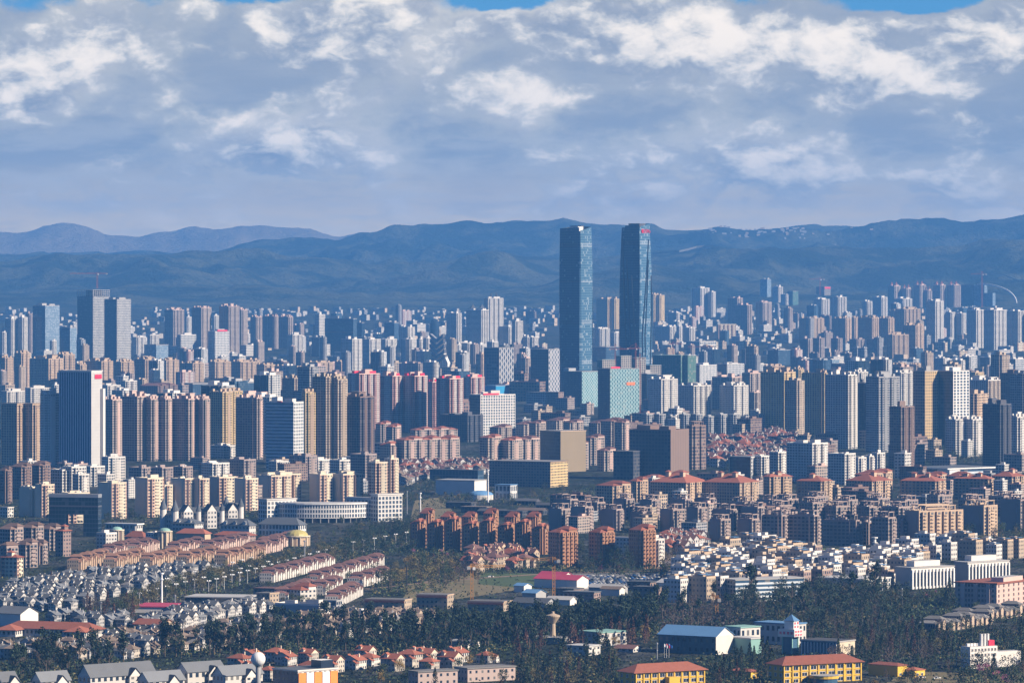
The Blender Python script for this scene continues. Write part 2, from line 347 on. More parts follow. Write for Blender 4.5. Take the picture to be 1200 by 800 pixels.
    def bar(s, p, q, w, mat):
        p, q = Vector(p), Vector(q); d = (q - p).normalized(); a = d.cross(Vector((0, 0, 1)))
        if a.length < .01: a = Vector((1, 0, 0))
        a.normalize(); b = d.cross(a); w2 = w / 2
        c = [(-1, -1), (1, -1), (1, 1), (-1, 1)]
        P = [p + a * (i * w2) + b * (j * w2) for i, j in c]; Q = [q + a * (i * w2) + b * (j * w2) for i, j in c]
        for i in range(4):
            j = (i + 1) % 4; s.face((P[j], P[i], Q[i], Q[j]), mat)
        s.face(P, mat); s.face(Q[::-1], mat)
    def mesh(s, name):
        me = bpy.data.meshes.new(name); me.from_pydata(s.v, [], s.f)
        for n in s.mats: me.materials.append(MATS[n])
        me.polygons.foreach_set('material_index', s.mi)
        uv = me.uv_layers.new(name='UVMap'); uv.data.foreach_set('uv', np.array(s.uv, 'f').ravel())
        me.update(); return me
    def build(s, name, parent=None):
        o = bpy.data.objects.new(name, s.mesh(name)); COL.objects.link(o)
        if parent is not None: o.parent = parent
        return o

# ------------------------------------------------------------------ things, labels, copies
THINGS = []           # (root, description, district, row word, x on the photo, row)
OCC = []
def thing(name, cat, loc, rot=0, group=None, label=None):
    o = bpy.data.objects.new(name, None); COL.objects.link(o); o.location = loc; o.rotation_euler = (0, 0, rot); o.empty_display_size = 1
    o['category'] = cat
    if group: o['group'] = group
    if label: o['label'] = label
    return o
def tag(o, cat=None, label=None, group=None, kind=None):
    for k, v in (('category', cat), ('label', label), ('group', group), ('kind', kind)):
        if v: o[k] = v
    return o
def dup(root, kids, loc, rot=0, scale=None):
    r = root.copy(); COL.objects.link(r); r.location = loc; r.rotation_euler = (0, 0, rot)
    if scale: r.scale = scale if isinstance(scale, tuple) else (scale,) * 3
    for ch, subs in kids:
        c = ch.copy(); COL.objects.link(c); c.parent = r
        for g in subs:
            e = g.copy(); COL.objects.link(e); e.parent = c
    return r
def kids_of(root): return [(c, list(c.children)) for c in root.children]
def free(x, y, r):
    for a, b, c in OCC:
        if abs(a - x) < r + c and abs(b - y) < r + c and (a - x) ** 2 + (b - y) ** 2 < (r + c) ** 2: return False
    return True
def later(o, desc, where, x, row): THINGS.append((o, desc, where, x, row))
facade('villa_wall', (.40, .39, .38), NAVY, .25, .75, .3, .8, var=.2)
plain('villa_plaster', (.40, .39, .38))
plain('slate_light', (.15, .16, .175), tint=.3)
plain('roof_peach', (.23, .125, .085), nscale=.5, var=.2, tint=.15)
# ------------------------------------------------------------------ terrain, hills, roads, haze
def smooth_prof(pts):
    xs = np.array([p[0] for p in pts], float); ys = np.array([p[1] for p in pts], float)
    def f(x):
        x = np.clip(x, xs[0], xs[-1]); i = np.clip(np.searchsorted(xs, x) - 1, 0, len(xs) - 2)
        t = (x - xs[i]) / (xs[i + 1] - xs[i]); t = t * t * (3 - 2 * t)
        return ys[i] * (1 - t) + ys[i + 1] * t
    return f
RIDGES = [   # depth, width before, width behind, crest rows on the photograph, spur amplitude
    (18500, 1300, 1500, [(-900, 332), (-300, 338), (0, 340), (150, 332), (260, 336), (420, 342), (560, 344), (620, 336), (680, 319), (730, 311), (770, 309), (820, 314), (880, 328), (940, 338), (1040, 341), (1120, 334), (1200, 326), (1500, 318), (2200, 325)], .20),
    (20800, 2000, 1800, [(-900, 318), (-200, 312), (0, 309), (90, 300), (200, 297), (290, 293), (370, 300), (460, 306), (560, 300), (640, 305), (740, 301), (830, 291), (900, 297), (990, 289), (1090, 287), (1200, 279), (1500, 285), (2200, 290)], .26),
    (24800, 2600, 2000, [(-900, 310), (-200, 304), (0, 300), (150, 301), (240, 294), (320, 283), (390, 279), (430, 271), (480, 266), (560, 259), (620, 258), (690, 261), (720, 263), (790, 267), (850, 271), (900, 269), (950, 266), (1010, 264), (1060, 258), (1120, 255), (1200, 250), (1400, 244), (2200, 256)], .22),
    (27500, 2000, 1500, [(-900, 300), (300, 292), (860, 275), (930, 265), (985, 259), (1040, 262), (1100, 268), (1300, 270), (2200, 275)], .12),
    (33500, 2600, 2400, [(-900, 270), (-100, 262), (30, 264), (85, 261), (130, 268), (165, 274), (230, 266), (300, 262), (350, 266), (400, 274), (460, 268), (505, 261), (550, 266), (640, 276), (2200, 280)], .10)]
PROFS = [smooth_prof(r[3]) for r in RIDGES]
def hill_heights(X, Y):
    xp = 600 + X / Y * FPX
    base = np.array([ground(d) for d in Y.ravel()]).reshape(Y.shape)
    h = base.copy()
    crest = np.vectorize(lambda q: 16 * mnoise.fractal(Vector((q / 38.0, 5.5, 1.2)), 0.9, 2.0, 5) - 3)(np.clip(xp, -3000, 4200))
    nz = np.empty(X.shape); nz2 = np.empty(X.shape); nz3 = np.zeros(X.shape)
    for i in range(X.shape[0]):
        for j in range(X.shape[1]):
            x, y = X[i, j], Y[i, j]
            if y < 16200: nz[i, j] = 0; nz2[i, j] = 0; continue
            nz[i, j] = mnoise.ridged_multi_fractal(Vector((x / 1500, y / 2100, 2.3)), 0.9, 2.1, 5, 1.0, 2.0)
            nz3[i, j] = -abs(mnoise.fractal(Vector((x / 900, y / 1500, 3.1)), 1.0, 2.0, 3)) + .25
            nz2[i, j] = mnoise.fractal(Vector((x / 420, y / 420, 7.1)), 1.0, 2.0, 4)
    for (Dk, wf, wb, _, amp), pf in zip(RIDGES, PROFS):
        zc = HC + (HOR - pf(xp)) / FPX * Dk + crest * Dk / 24000
        t = np.where(Y < Dk, (Dk - Y) / wf, (Y - Dk) / wb); t = np.clip(t, 0, 1)
        prof = (1 - t) ** 1.25
        sp = (nz - 1.15) * amp * 2.6 * np.sin(np.clip(t, 0, 1) * math.pi) * (zc - 100)
        cand = base + (zc - base) * prof + np.where((t > 0) & (t < 1), sp, 0)
        h = np.maximum(h, np.minimum(cand, zc))
    far = np.clip((Y - 16600) / 1500, 0, 1)
    return h + nz2 * 11 * far + nz3 * 70 * far * np.clip((h - 120) / 150, 0, 1)
def build_ground():
    a1 = np.linspace(-.16, .16, 260)
    ang = np.concatenate([np.linspace(-.7, -.17, 40), a1, np.linspace(.17, .7, 40)])
    dep = np.concatenate([[-3000, 150], np.linspace(400, 9400, 40), np.linspace(9500, 16500, 50), np.linspace(16600, 25500, 200), np.linspace(25600, 36000, 70), [36200]])
    X = np.tan(ang)[None, :] * np.maximum(np.abs(dep), 900)[:, None]; Y = np.repeat(dep[:, None], len(ang), 1)
    Z = hill_heights(X, np.maximum(Y, 1.0))
    n, m = X.shape
    v = np.stack([X, Y, Z], -1).reshape(-1, 3)
    i = np.arange(n - 1)[:, None] * m + np.arange(m - 1)[None, :]
    f = np.stack([i, i + 1, i + m + 1, i + m], -1).reshape(-1, 4)
    me = bpy.data.meshes.new('terrain'); me.from_pydata(v.tolist(), [], f.tolist())
    me.polygons.foreach_set('use_smooth', np.ones(len(f), bool))
    m_, t, b = _mat('terrain'); me.materials.append(m_)
    g = t.new('ShaderNodeNewGeometry').outputs['Position']; gx, gy, gz = t.sep(g)
    n1 = t.noise(g, .011, 5, .6); n2 = t.noise(g, .045, 4, .6); n3 = t.noise(g, .0035, 4, .6)
    town = t.mix(t.ss(n1, .46, .58), (.020, .028, .020), (.048, .050, .048))
    town = t.mix(t.ss(n2, .64, .69), town, (.12, .11, .10))
    town = t.mix(t.ss(n2, .30, .42, 1.0, 0.0), town, (.030, .042, .022))
    wood = t.mix(t.ss(n3, .42, .58), (.010, .018, .012), (.075, .078, .045))
    wood = t.mix(t.ss(t.noise(g, .0016, 5, .62), .66, .70), wood, (.06, .06, .04))
    wood = t.mix(t.m('MULTIPLY', t.ss(n2, .35, .7), .5), wood, (.028, .036, .024))
    t.put(b.inputs['Base Color'], t.mix(t.ss(gy, 28500, 30500), t.mix(t.ss(t.m('ADD', gy, t.m('MULTIPLY', n3, 900.0)), 16900, 17500), town, wood), (.22, .175, .11))); b.inputs['Roughness'].default_value = .95  # farthest range gets a paler base colour standing in for denser haze
    b.inputs['Specular IOR Level'].default_value = .1
    bp = t.new('ShaderNodeBump'); bp.inputs['Strength'].default_value = .8; bp.inputs['Distance'].default_value = 60.0
    t.put(bp.inputs['Height'], t.m('ADD', t.noise(g, .012, 6, .65), t.m('MULTIPLY', n2, .3))); t.l.new(bp.outputs[0], b.inputs['Normal'])
    o = bpy.data.objects.new('terrain', me); COL.objects.link(o); o['kind'] = 'structure'
    return o
TERRAIN = build_ground()

HAZE_COLOR = (.12, .39, .92)
def haze(density, color):
    mb = MB()
    bpy.data.materials.new('haze'); m = bpy.data.materials['haze']; m.use_nodes = True; t = NT(m.node_tree); t.n.clear(); MATS['haze'] = m
    out = t.new('ShaderNodeOutputMaterial'); v = t.new('ShaderNodeVolumePrincipled')
    v.inputs['Color'].default_value = (*color, 1); v.inputs['Density'].default_value = density; v.inputs['Anisotropy'].default_value = 0.0
    v.inputs['Absorption Color'].default_value = (0, 0, 0, 1)
    t.l.new(v.outputs[0], out.inputs['Volume'])
    x0, x1, y0, y1, z0, z1 = -26000, 26000, -3200, 36500, -40, 760
    P = [(x0, y0, z0), (x1, y0, z0), (x1, y1, z0), (x0, y1, z0), (x0, y0, z1), (x1, y0, z1), (x1, y1, z1), (x0, y1, z1)]
    for q in ((0, 3, 2, 1), (4, 5, 6, 7), (0, 1, 5, 4), (1, 2, 6, 5), (2, 3, 7, 6), (3, 0, 4, 7)): mb.face([P[i] for i in q], 'haze')
    o = mb.build('haze'); o['kind'] = 'stuff'
haze(4.2e-5, HAZE_COLOR)

def sheet(name, pts, mat, lift=.10, label=None):
    """a patch of ground or road laid on the plain, its outline given where it lies on the photograph"""
    mb = MB(); P = []
    for x, r in pts:
        p = at(x, r); P.append((p.x, p.y, p.z + lift))
    a = sum(P[i][0] * P[(i + 1) % len(P)][1] - P[(i + 1) % len(P)][0] * P[i][1] for i in range(len(P)))
    mb.face(P if a > 0 else P[::-1], mat)
    o = mb.build(name); o['kind'] = 'structure'; return o
def road(name, pts, width, mat='asphalt', lift=.12, line=False):
    mb = MB(); C = [at(x, r) for x, r in pts]; L = []; Rr = []
    for i, p in enumerate(C):
        d = (C[min(i + 1, len(C) - 1)] - C[max(i - 1, 0)]).normalized(); n = Vector((-d.y, d.x, 0)) * width / 2
        L.append(p + n + Vector((0, 0, lift))); Rr.append(p - n + Vector((0, 0, lift)))
    for i in range(len(C) - 1): mb.face((Rr[i], Rr[i + 1], L[i + 1], L[i]), mat)
    if line:
        for i in range(len(C) - 1):
            a, b = (Rr[i] + L[i]) / 2, (Rr[i + 1] + L[i + 1]) / 2; n = (L[i] - Rr[i]).normalized() * .35; up = Vector((0, 0, .06))
            mb.face((a - n + up, b - n + up, b + n + up, a + n + up), 'trim_white')
    o = mb.build(name); o['kind'] = 'structure'; return o
plain('asphalt', (.055, .055, .058)); plain('pale_asphalt', (.22, .21, .20)); plain('lawn', (.06, .09, .03), nscale=.05, var=.3); plain('bare_soil', (.20, .14, .10), nscale=.05, var=.3)
plain('dry_field', (.15, .125, .06), nscale=.04, var=.4); plain('yard', (.16, .155, .15), nscale=.05)
# ------------------------------------------------------------------ generic blocks and towers
def lettering(txt, size, mat, root, loc, rot, extrude=.25, sx=1.0, name='lettering'):
    cu = bpy.data.curves.new('lettering', 'FONT'); cu.body = txt; cu.size = size; cu.extrude = extrude; cu.align_x = 'CENTER'; cu.offset = .03 * size * .2
    tmp = bpy.data.objects.new('tmp', cu); COL.objects.link(tmp)
    me = bpy.data.meshes.new_from_object(tmp.evaluated_get(bpy.context.evaluated_depsgraph_get())); bpy.data.objects.remove(tmp)
    me.materials.clear(); me.materials.append(MATS[mat])
    for p in me.polygons: p.material_index = 0
    o = bpy.data.objects.new(name, me); COL.objects.link(o); o.parent = root; o.location = loc; o.rotation_euler = rot; o.scale = (sx, 1, 1)
    return o
PL = {'beige_flats': 'beige_plaster', 'pink_flats': 'pink_plaster', 'white_flats': 'white_plaster', 'grey_flats': 'grey_plaster', 'brown_flats': 'brown_plaster', 'tan_flats': 'tan_plaster',
      'gold_flats': 'tan_plaster', 'cream_flats': 'cream_plaster', 'redtrim_flats': 'pink_plaster', 'orange_flats': 'orange_brick', 'mauve_flats': 'mauve_plaster', 'dark_flats': 'dark_plaster', 'navy_flats': 'brown_plaster',
      'village_flats': 'beige_plaster', 'village_white': 'white_plaster', 'village_tan': 'tan_plaster', 'brick_low': 'brown_plaster', 'pink_hotel': 'pink_plaster', 'concrete_grid': 'concrete', 'white_grid': 'white_plaster'}
def bayed(wl, wr, bl, br, e, el=None):
    """outline of a block whose long sides step out in bays: bl bays on the -y/+y sides, br on the -x/+x sides"""
    C = [(-wl / 2, -wr / 2), (wl / 2, -wr / 2), (wl / 2, wr / 2), (-wl / 2, wr / 2)]; out = []
    for i in range(4):
        P, Q = Vector(C[i]), Vector(C[(i + 1) % 4]); d = (Q - P); L = d.length; d /= L; n = Vector((d.y, -d.x)); k = bl if i % 2 == 0 else br; e_ = (e if el is None else el) if i % 2 == 0 else e
        out.append((P.x, P.y))
        if k <= 0: continue
        g = L * .38 / (k + 1); w = L * .62 / k
        for j in range(k):
            a = P + d * (g * (j + 1) + w * j); b = a + d * w
            for q in (a, a + n * e_, b + n * e_, b): out.append((q.x, q.y))
    return out
def frame_of(x0, xc, x1, yb, th=None, D=None):
    p = at(xc, yb) if D is None else at(xc, 0, D); s = p.y / FPX
    lp, rp = max(xc - x0, 1.5), max(x1 - xc, 1.5)
    if th is None: th = min(60, max(25, .65 * math.degrees(math.atan2(rp, lp)) + .35 * 38))
    th = R(th); wl = lp * s / math.cos(th); wr = rp * s / math.sin(th)
    wr = max(9.0, min(wr, 75)); wl = max(9.0, min(wl, 110))
    c = Vector((p.x, p.y, 0)) + Vector((-math.cos(th), math.sin(th), 0)) * wl / 2 + Vector((math.sin(th), math.cos(th), 0)) * wr / 2
    c.z = min(ground(p.y), ground(c.y)) - .3
    return c, th, wl, wr, s
def roof_bits(root, wl, wr, h, crown, roof, plaster, rnd, s=1.0):
    if crown in ('boxes', 'cap', 'frame', 'spires', 'ornate'):
        mb = MB(); t = .35                                       # parapet round a flat roof
        for (cx, cy_, sx, sy) in ((0, -wr / 2 + t / 2, wl, t), (0, wr / 2 - t / 2, wl, t), (-wl / 2 + t / 2, 0, t, wr - 2 * t), (wl / 2 - t / 2, 0, t, wr - 2 * t)):
            mb.box(cx, cy_, h - .02, sx, sy, 1.3, plaster)
        mb.build('parapet', root)
    if crown == 'boxes' or crown == 'ornate':
        n = 1 if wl * wr < 500 else 2
        for i in range(n):
            mb = MB(); bw, bd, bh = wl * rnd.uniform(.18, .34), wr * rnd.uniform(.25, .5), rnd.uniform(3.0, 5.5) * min(1.4, max(.8, h / 40))
            cx = (rnd.uniform(-.28, .28) if n == 1 else (-.24, .24)[i]) * wl; cyy = rnd.uniform(-.15, .15) * wr
            mb.box(cx, cyy, h - .05, bw, bd, bh, plaster, roof)
            if crown == 'ornate': mb.box(cx, cyy, h - .05 + bh + .01, bw * 1.15, bd * 1.15, .7, plaster, roof, bottom=True)
            mb.build('plant_room', root)
    if crown == 'ornate':
        for i, (fx, fy) in enumerate(((-.32, -.5), (.32, -.5), (.5, -.25), (.5, .25))):
            mb = MB(); w = 3.4; cx, cyy = fx * (wl - w), fy * (wr - w)
            mb.box(cx, cyy, h - .03, w, w, 4.6, plaster, roof); mb.build('roof_turret', root)
    if crown == 'cap':
        mb = MB(); mb.box(0, 0, h + 1.3, wl + 1.6, wr + 1.6, .9, plaster, roof, bottom=True); mb.build('roof_slab', root)
    if crown == 'frame':
        for sx_ in (-.25, .25):
            mb = MB(); a, b, zz = wl * .36, wr * .66, h + rnd.uniform(4.2, 5.2)
            for px, py in ((-a / 2, -b / 2), (a / 2, -b / 2), (a / 2, b / 2), (-a / 2, b / 2)): mb.box(sx_ * wl + px, py, h - .02, .8, .8, zz - h, plaster)
            for px, py, lx, ly in ((0, -b / 2, a + 1.4, .9), (0, b / 2, a + 1.4, .9), (-a / 2, 0, .9, b - .95), (a / 2, 0, .9, b - .95)): mb.box(sx_ * wl + px, py, zz + .01, lx, ly, .8, plaster, roof, bottom=True)
            mb.build('roof_frame', root)
        mb = MB(); mb.box(0, 0, h - .04, wl * .3, wr * .4, 3.2, plaster, roof); mb.build('plant_room', root)
    if crown == 'spires':
        for fx, fy in ((-.25, -.1), (.25, .1)):
            mb = MB(); mb.box(fx * wl, fy * wr, h - .04, wl * .3, wr * .4, 5, plaster, roof); mb.build('roof_turret', root)
            mb = MB(); mb.cyl(fx * wl, fy * wr, h + 4.9, h + 16, wl * .22, .05, 4, roof); mb.build('spire', root)
    if crown == 'hip':
        mb = MB(); mb.hip(0, 0, h + .02, wl, wr, min(wl, wr) * .22, roof, .9); mb.build('roof', root)
        n = max(1, int(max(wl, wr) / 18))
        for i in range(n):
            f = (i + .5) / n - .5; mb = MB()
            cx, cyy = (f * wl * .8, -wr * .18) if wl > wr else (wl * .18, f * wr * .8)
            mb.box(cx, cyy, h + .3, 4.2, 4.2, min(wl, wr) * .2 + 1.6, plaster); mb.hip(cx, cyy, h + .3 + min(wl, wr) * .2 + 1.6, 4.2, 4.2, 1.5, roof, .5); mb.build('roof_tower', root)
    if crown == 'multihip':                                       # a stepped skyline of small red pitched roofs
        n = max(2, int(max(wl, wr) / 11)); lo = wl > wr; L = (wl if lo else wr) / n
        for i in range(n):
            mb = MB(); f = -(wl if lo else wr) / 2 + (i + .5) * L; up = (i % 2) * 2.2
            cx, cyy = (f, 0) if lo else (0, f); sx, sy = (L * .92, wr) if lo else (wl, L * .92)
            if up: mb.box(cx, cyy, h - .02, sx, sy, up, plaster)
            mb.hip(cx, cyy, h + up + .02, sx, sy, 2.3, roof, .7); mb.build('roof', root)
    if crown == 'mono':
        mb = MB(); mb.box(0, 0, h - .02, wl + .8, wr + .8, .8, plaster, roof, bottom=True); mb.build('roof', root)
def block(x0, xc, x1, yt, yb, wall, crown='boxes', roof='roof_grey', name='apartment_tower', cat='apartment tower', label=None, desc=None, where=None, bays=None, e=2.2, fh=3.0, cell=3.4, th=None,
          left=None, right=None, el=.45, group=None, D=None, plaster=None, store=True):
    c, th, wl, wr, s = frame_of(x0, xc, x1, yb, th, D)
    h = max(6.0, round((yb - yt) * s / fh) * fh) + .3
    root = thing(name, cat, c, -th, group, label)
    if label is None: later(root, desc or 'plain ' + cat, where or 'in the city', (x0 + x1) / 2, yb)
    rnd = random.Random(int(x0 * 31 + yt * 17 + yb))
    if bays is None:
        res = wall.endswith('_flats'); bays = (max(1, round(wl / 20)), max(1, round(wr / 15))) if res else (0, 0)
    if left and left.endswith('_flats') and wall.endswith('_flats') or left == 'blue_glass' and wall.endswith('_flats'): left = None   # same walls all round, the sun does the rest
    plaster = plaster or PL.get(wall, 'concrete')
    f = wall
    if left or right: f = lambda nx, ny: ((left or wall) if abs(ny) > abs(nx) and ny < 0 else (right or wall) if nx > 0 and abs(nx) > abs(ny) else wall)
    mb = MB(); mb.prism(bayed(wl, wr, bays[0], bays[1], e, el), 0, h, f, roof, cell, fh, PL.get(wall)); mb.build('wall', root)
    roof_bits(root, wl, wr, h, crown, roof, plaster, rnd, s)
    if yb > 518 and fh == 3.0 and wall.endswith('_flats'):         # near enough to show: balconies with parapets, one stack to each bay, and tanks on the roof
        n = bays[1] or max(1, round(wr / 13)); nf = int(h / fh)
        for j in range(min(n, 6)):
            g, w = wr * .38 / (n + 1), wr * .62 / n; y = -wr / 2 + g * (j + 1) + w * j + w / 2 if bays[1] else -wr / 2 + wr * (j + .5) / n
            x = wl / 2 + (e if bays[1] else 0); mb = MB(); bw = min(w * .55, 5.0)
            P = [(x + .02, fh)]
            for k in range(1, nf): z = k * fh; P += [(x + 1.2, z - .1), (x + 1.2, z + 1.0), (x + 1.06, z + 1.0), (x + 1.06, z + .12), (x + .12, z + .12), (x + .12, z + fh - .1)]
            P = [(x + .02, fh - .1)] + P[1:-1] + [(x + .02, P[-2][1])]; y0, y1 = y - bw / 2, y + bw / 2
            if nf > 2:
                for q in range(len(P)):
                    a, b = P[q], P[(q + 1) % len(P)]; mb.face([(a[0], y0, a[1]), (b[0], y0, b[1]), (b[0], y1, b[1]), (a[0], y1, a[1])], plaster)
                mb.face([(a[0], y0, a[1]) for a in reversed(P)][::-1], plaster); mb.face([(a[0], y1, a[1]) for a in P][::-1], plaster); mb.build('balcony_stack', root)
        if crown in ('boxes', 'frame', 'ornate', 'cap'):
            for j in range(3):
                mb = MB(); tx, ty = rnd.uniform(-.42, .42) * wl, rnd.uniform(-.42, .42) * wr; mb.cyl(tx, ty, h - .02, h + rnd.uniform(1.6, 2.6), .9, .9, 8, rnd.choice(('steel_white', 'steel_grey', 'roof_pale'))); mb.build('roof_tank', root)
    if store: OCC.append((c.x, c.y, .42 * math.hypot(wl, wr)))
    root['dims'] = (wl, wr, h)
    return root
def sign(root, mat, face, along, z, w, h, txt=None, size=None):
    """lettering or a red board fixed to the shaded (-y) or the sunlit (+x) face"""
    wl, wr, H = root['dims']
    if txt:
        return lettering(txt, size or h, mat, root, (wl / 2 + .5, along * wr, z) if face == 'x' else (along * wl, -wr / 2 - .5, z), (R(90), 0, R(90) if face == 'x' else 0))
    mb = MB()
    if face == 'x': mb.box(wl / 2 + .45, along * wr, z, .6, w, h, mat, bottom=True)
    else: mb.box(along * wl, -wr / 2 - .45, z, w, .6, h, mat, bottom=True)
    return mb.build('sign', root)
def rows(where, desc, wall, lst, **kw):
    return [block(*t, wall, desc=desc, where=where, **kw) for t in lst]
def office(*a, **k):
    k.setdefault('name', 'office_tower'); k.setdefault('cat', 'office tower'); k.setdefault('bays', (0, 0)); k.setdefault('fh', 3.9); k.setdefault('cell', 4.0); k.setdefault('crown', 'boxes')
    return block(*a, **k)

# ------------------------------------------------------------------ the two landmark towers
def super_tower(xl, xc, xr, ytop, yb, which, label):
    D = depth_of(yb); s = D / FPX; th = R(31); H = (yb - ytop) * s
    w = ((xc - xl) * s / math.cos(th) + (xr - xc) * s / math.sin(th)) / 2
    p = at(xc, yb); c = Vector((p.x, p.y, 0)) + Vector((-math.cos(th), math.sin(th), 0)) * w / 2 + Vector((math.sin(th), math.cos(th), 0)) * w / 2
    root = thing('skyscraper', 'skyscraper', c, -th, None, label)
    N = 72; secs = []
    prof = (lambda t: 1.0 - .17 * max(0, (t - .45) / .55) ** 1.8 - .05 * max(0, (.3 - t) / .3) ** 1.5) if which == 2 else (lambda t: 1.01 - .11 * max(0, (t - .5) / .5) ** 1.5)
    def ring(t):
        k = prof(t) * w / 2; ch = (3.0 if which == 2 else 4.2) * (.6 + .4 * math.cos(t * 3)); sh = (0 if which == 2 else (t - .5) * 3.5)
        bow = 1.6
        q = []
        for i in range(4):
            ca, sa = [(1, 0), (0, 1), (-1, 0), (0, -1)][i]
            for (a, b) in ((-k + ch, -k), (-k / 3, -k - bow), (k / 3, -k - bow), (k - ch, -k)):
                x, y = a * ca - b * sa, a * sa + b * ca
                q.append((x - (sh if which == 1 and i in (0,) else 0), y))
        return q
    mb = MB(); fl = 66; rings = [(t / N, ring(t / N)) for t in range(N + 1)]
    top = H - 9
    for (t0, a), (t1, b) in zip(rings, rings[1:]):
        for i in range(16):
            j = (i + 1) % 16; nx = a[j][1] - a[i][1]; ny = a[i][0] - a[j][0]
            lit = nx > abs(ny) * .6
            seg = i % 4; u0 = [0, 4, 8, 12][seg] if seg < 3 else 0; u1 = u0 + (4 if seg < 3 else 1)
            mech = any(abs(t0 * fl - m_) < .75 for m_ in (14, 30, 46, 60))
            mt = 'tower_light' if lit else 'tower_shade'  # faces towards the sun take a paler glass; shade is put into the colour
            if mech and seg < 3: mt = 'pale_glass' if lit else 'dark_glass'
            mb.face([(a[i][0], a[i][1], t0 * top), (a[j][0], a[j][1], t0 * top), (b[j][0], b[j][1], t1 * top), (b[i][0], b[i][1], t1 * top)], mt, [(u0, t0 * fl), (u1, t0 * fl), (u1, t1 * fl), (u0, t1 * fl)])
    mb.face([(x, y, top) for x, y in rings[-1][1]], 'roof_dark')
    mb.build('wall', root)
    # crown : glass screens that carry the faces up past the roof, each with a sloping top edge
    R_ = rings[-1][1]
    def screen(i0, hs, mat, name='crown_screen'):
        mb = MB(); pts = [R_[(i0 + k) % 16] for k in range(4)]
        for k in range(3):
            (x0, y0), (x1, y1) = pts[k], pts[k + 1]; z0, z1 = top + hs[k], top + hs[k + 1]; n = Vector((y1 - y0, x0 - x1, 0)).normalized() * -.6
            A, B, C_, D_ = (x0, y0, top), (x1, y1, top), (x1, y1, z1), (x0, y0, z0); O = lambda p: (p[0] + n.x, p[1] + n.y, p[2])
            mb.face((A, B, C_, D_), mat, [(k * 4, 0), (k * 4 + 4, 0), (k * 4 + 4, 2), (k * 4, 2)]); mb.face((O(B), O(A), O(D_), O(C_)), 'roof_dark'); mb.face((D_, C_, O(C_), O(D_)), 'steel_grey')
        return mb.build(name, root)
    kx = prof(1) * w / 2
    if which == 1:
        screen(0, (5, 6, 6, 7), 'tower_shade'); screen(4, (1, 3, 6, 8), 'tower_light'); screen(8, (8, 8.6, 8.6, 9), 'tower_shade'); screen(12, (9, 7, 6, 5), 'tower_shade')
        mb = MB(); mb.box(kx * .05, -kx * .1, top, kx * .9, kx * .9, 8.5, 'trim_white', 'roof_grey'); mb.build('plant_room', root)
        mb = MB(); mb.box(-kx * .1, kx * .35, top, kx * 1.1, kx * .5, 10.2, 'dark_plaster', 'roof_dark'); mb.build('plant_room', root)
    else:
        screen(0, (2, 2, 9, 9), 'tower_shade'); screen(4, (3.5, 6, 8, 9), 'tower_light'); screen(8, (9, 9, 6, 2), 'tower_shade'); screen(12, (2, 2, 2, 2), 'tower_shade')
        mb = MB(); mb.box(kx * .12, 0, top, kx * 1.15, kx * 1.2, 9.5, 'dark_plaster', 'roof_dark'); mb.build('plant_room', root)
        mb = MB(); mb.box(-kx * .62, -kx * .3, top, kx * .5, kx * .5, 5.5, 'tower_shade', 'roof_grey'); mb.build('plant_room', root)
        for q in range(3):                                       # three dark ribs sweeping down the sunlit and the shaded face
            for face in (0, 1):
                mb = MB(); pr = None
                for k in range(41):
                    t = .96 - k / 40 * .94
                    if t > .95 - q * .11: continue
                    kk = prof(t) * w / 2 - 1; ph = (1 - t)
                    a = .93 - (1.75 if q == 0 else 1.35 if q == 1 else .6) * min(1, ph * (1.6 if q < 2 else 1.0)) ** (.62 if q < 2 else 1.4) + (0 if q == 2 else .35 * max(0, ph - .6)) if face else (-.9 + .42 * q) + .85 * ph ** .8
                    if abs(a) > .95: pr = None; continue
                    bow = 1.6 * (1 - a * a) + 1.25
                    pt = Vector((kk + bow, a * kk, t * top)) if face else Vector((a * kk, -kk - bow, t * top))
                    if pr is not None: mb.bar(pr, pt, 2.4 if face else 2.0, 'ribbon_dark')
                    pr = pt
                if mb.f: mb.build('ribbon', root)
        root['dims'] = (prof(.97) * w + 3.4, prof(.97) * w, H)
        kz = top - 7.5
        mb = MB(); n = 16; cy0 = -kx * .62; X = kx + 1.9          # round emblem, then the lettering
        for i in range(n):
            a, b = 2 * math.pi * i / n, 2 * math.pi * (i + 1) / n
            mb.bar((X, cy0 + 3.1 * math.cos(a), kz + 3 + 3.1 * math.sin(a)), (X, cy0 + 3.1 * math.cos(b), kz + 3 + 3.1 * math.sin(b)), 1.1, 'sign_red')
        mb.bar((X, cy0 - 1.6, kz + 1.2), (X, cy0, kz + 4.6), 1, 'sign_red'); mb.bar((X, cy0, kz + 4.6), (X, cy0 + 1.6, kz + 1.2), 1, 'sign_red'); mb.build('emblem', root)
        lettering('万达中心', 8.0, 'sign_red', root, (X, kx * .24, kz), (R(90), 0, R(90)), .3, .8)
    OCC.append((c.x, c.y, w * .8))
super_tower(655, 680.5, 696, 265, 468, 1, 'left of the two tallest glass skyscrapers, chamfered corner and bright white patch at its crown')
super_tower(726, 750.5, 766, 262, 468, 2, 'right of the two tallest glass skyscrapers, red sign at the top and dark curving ribs')
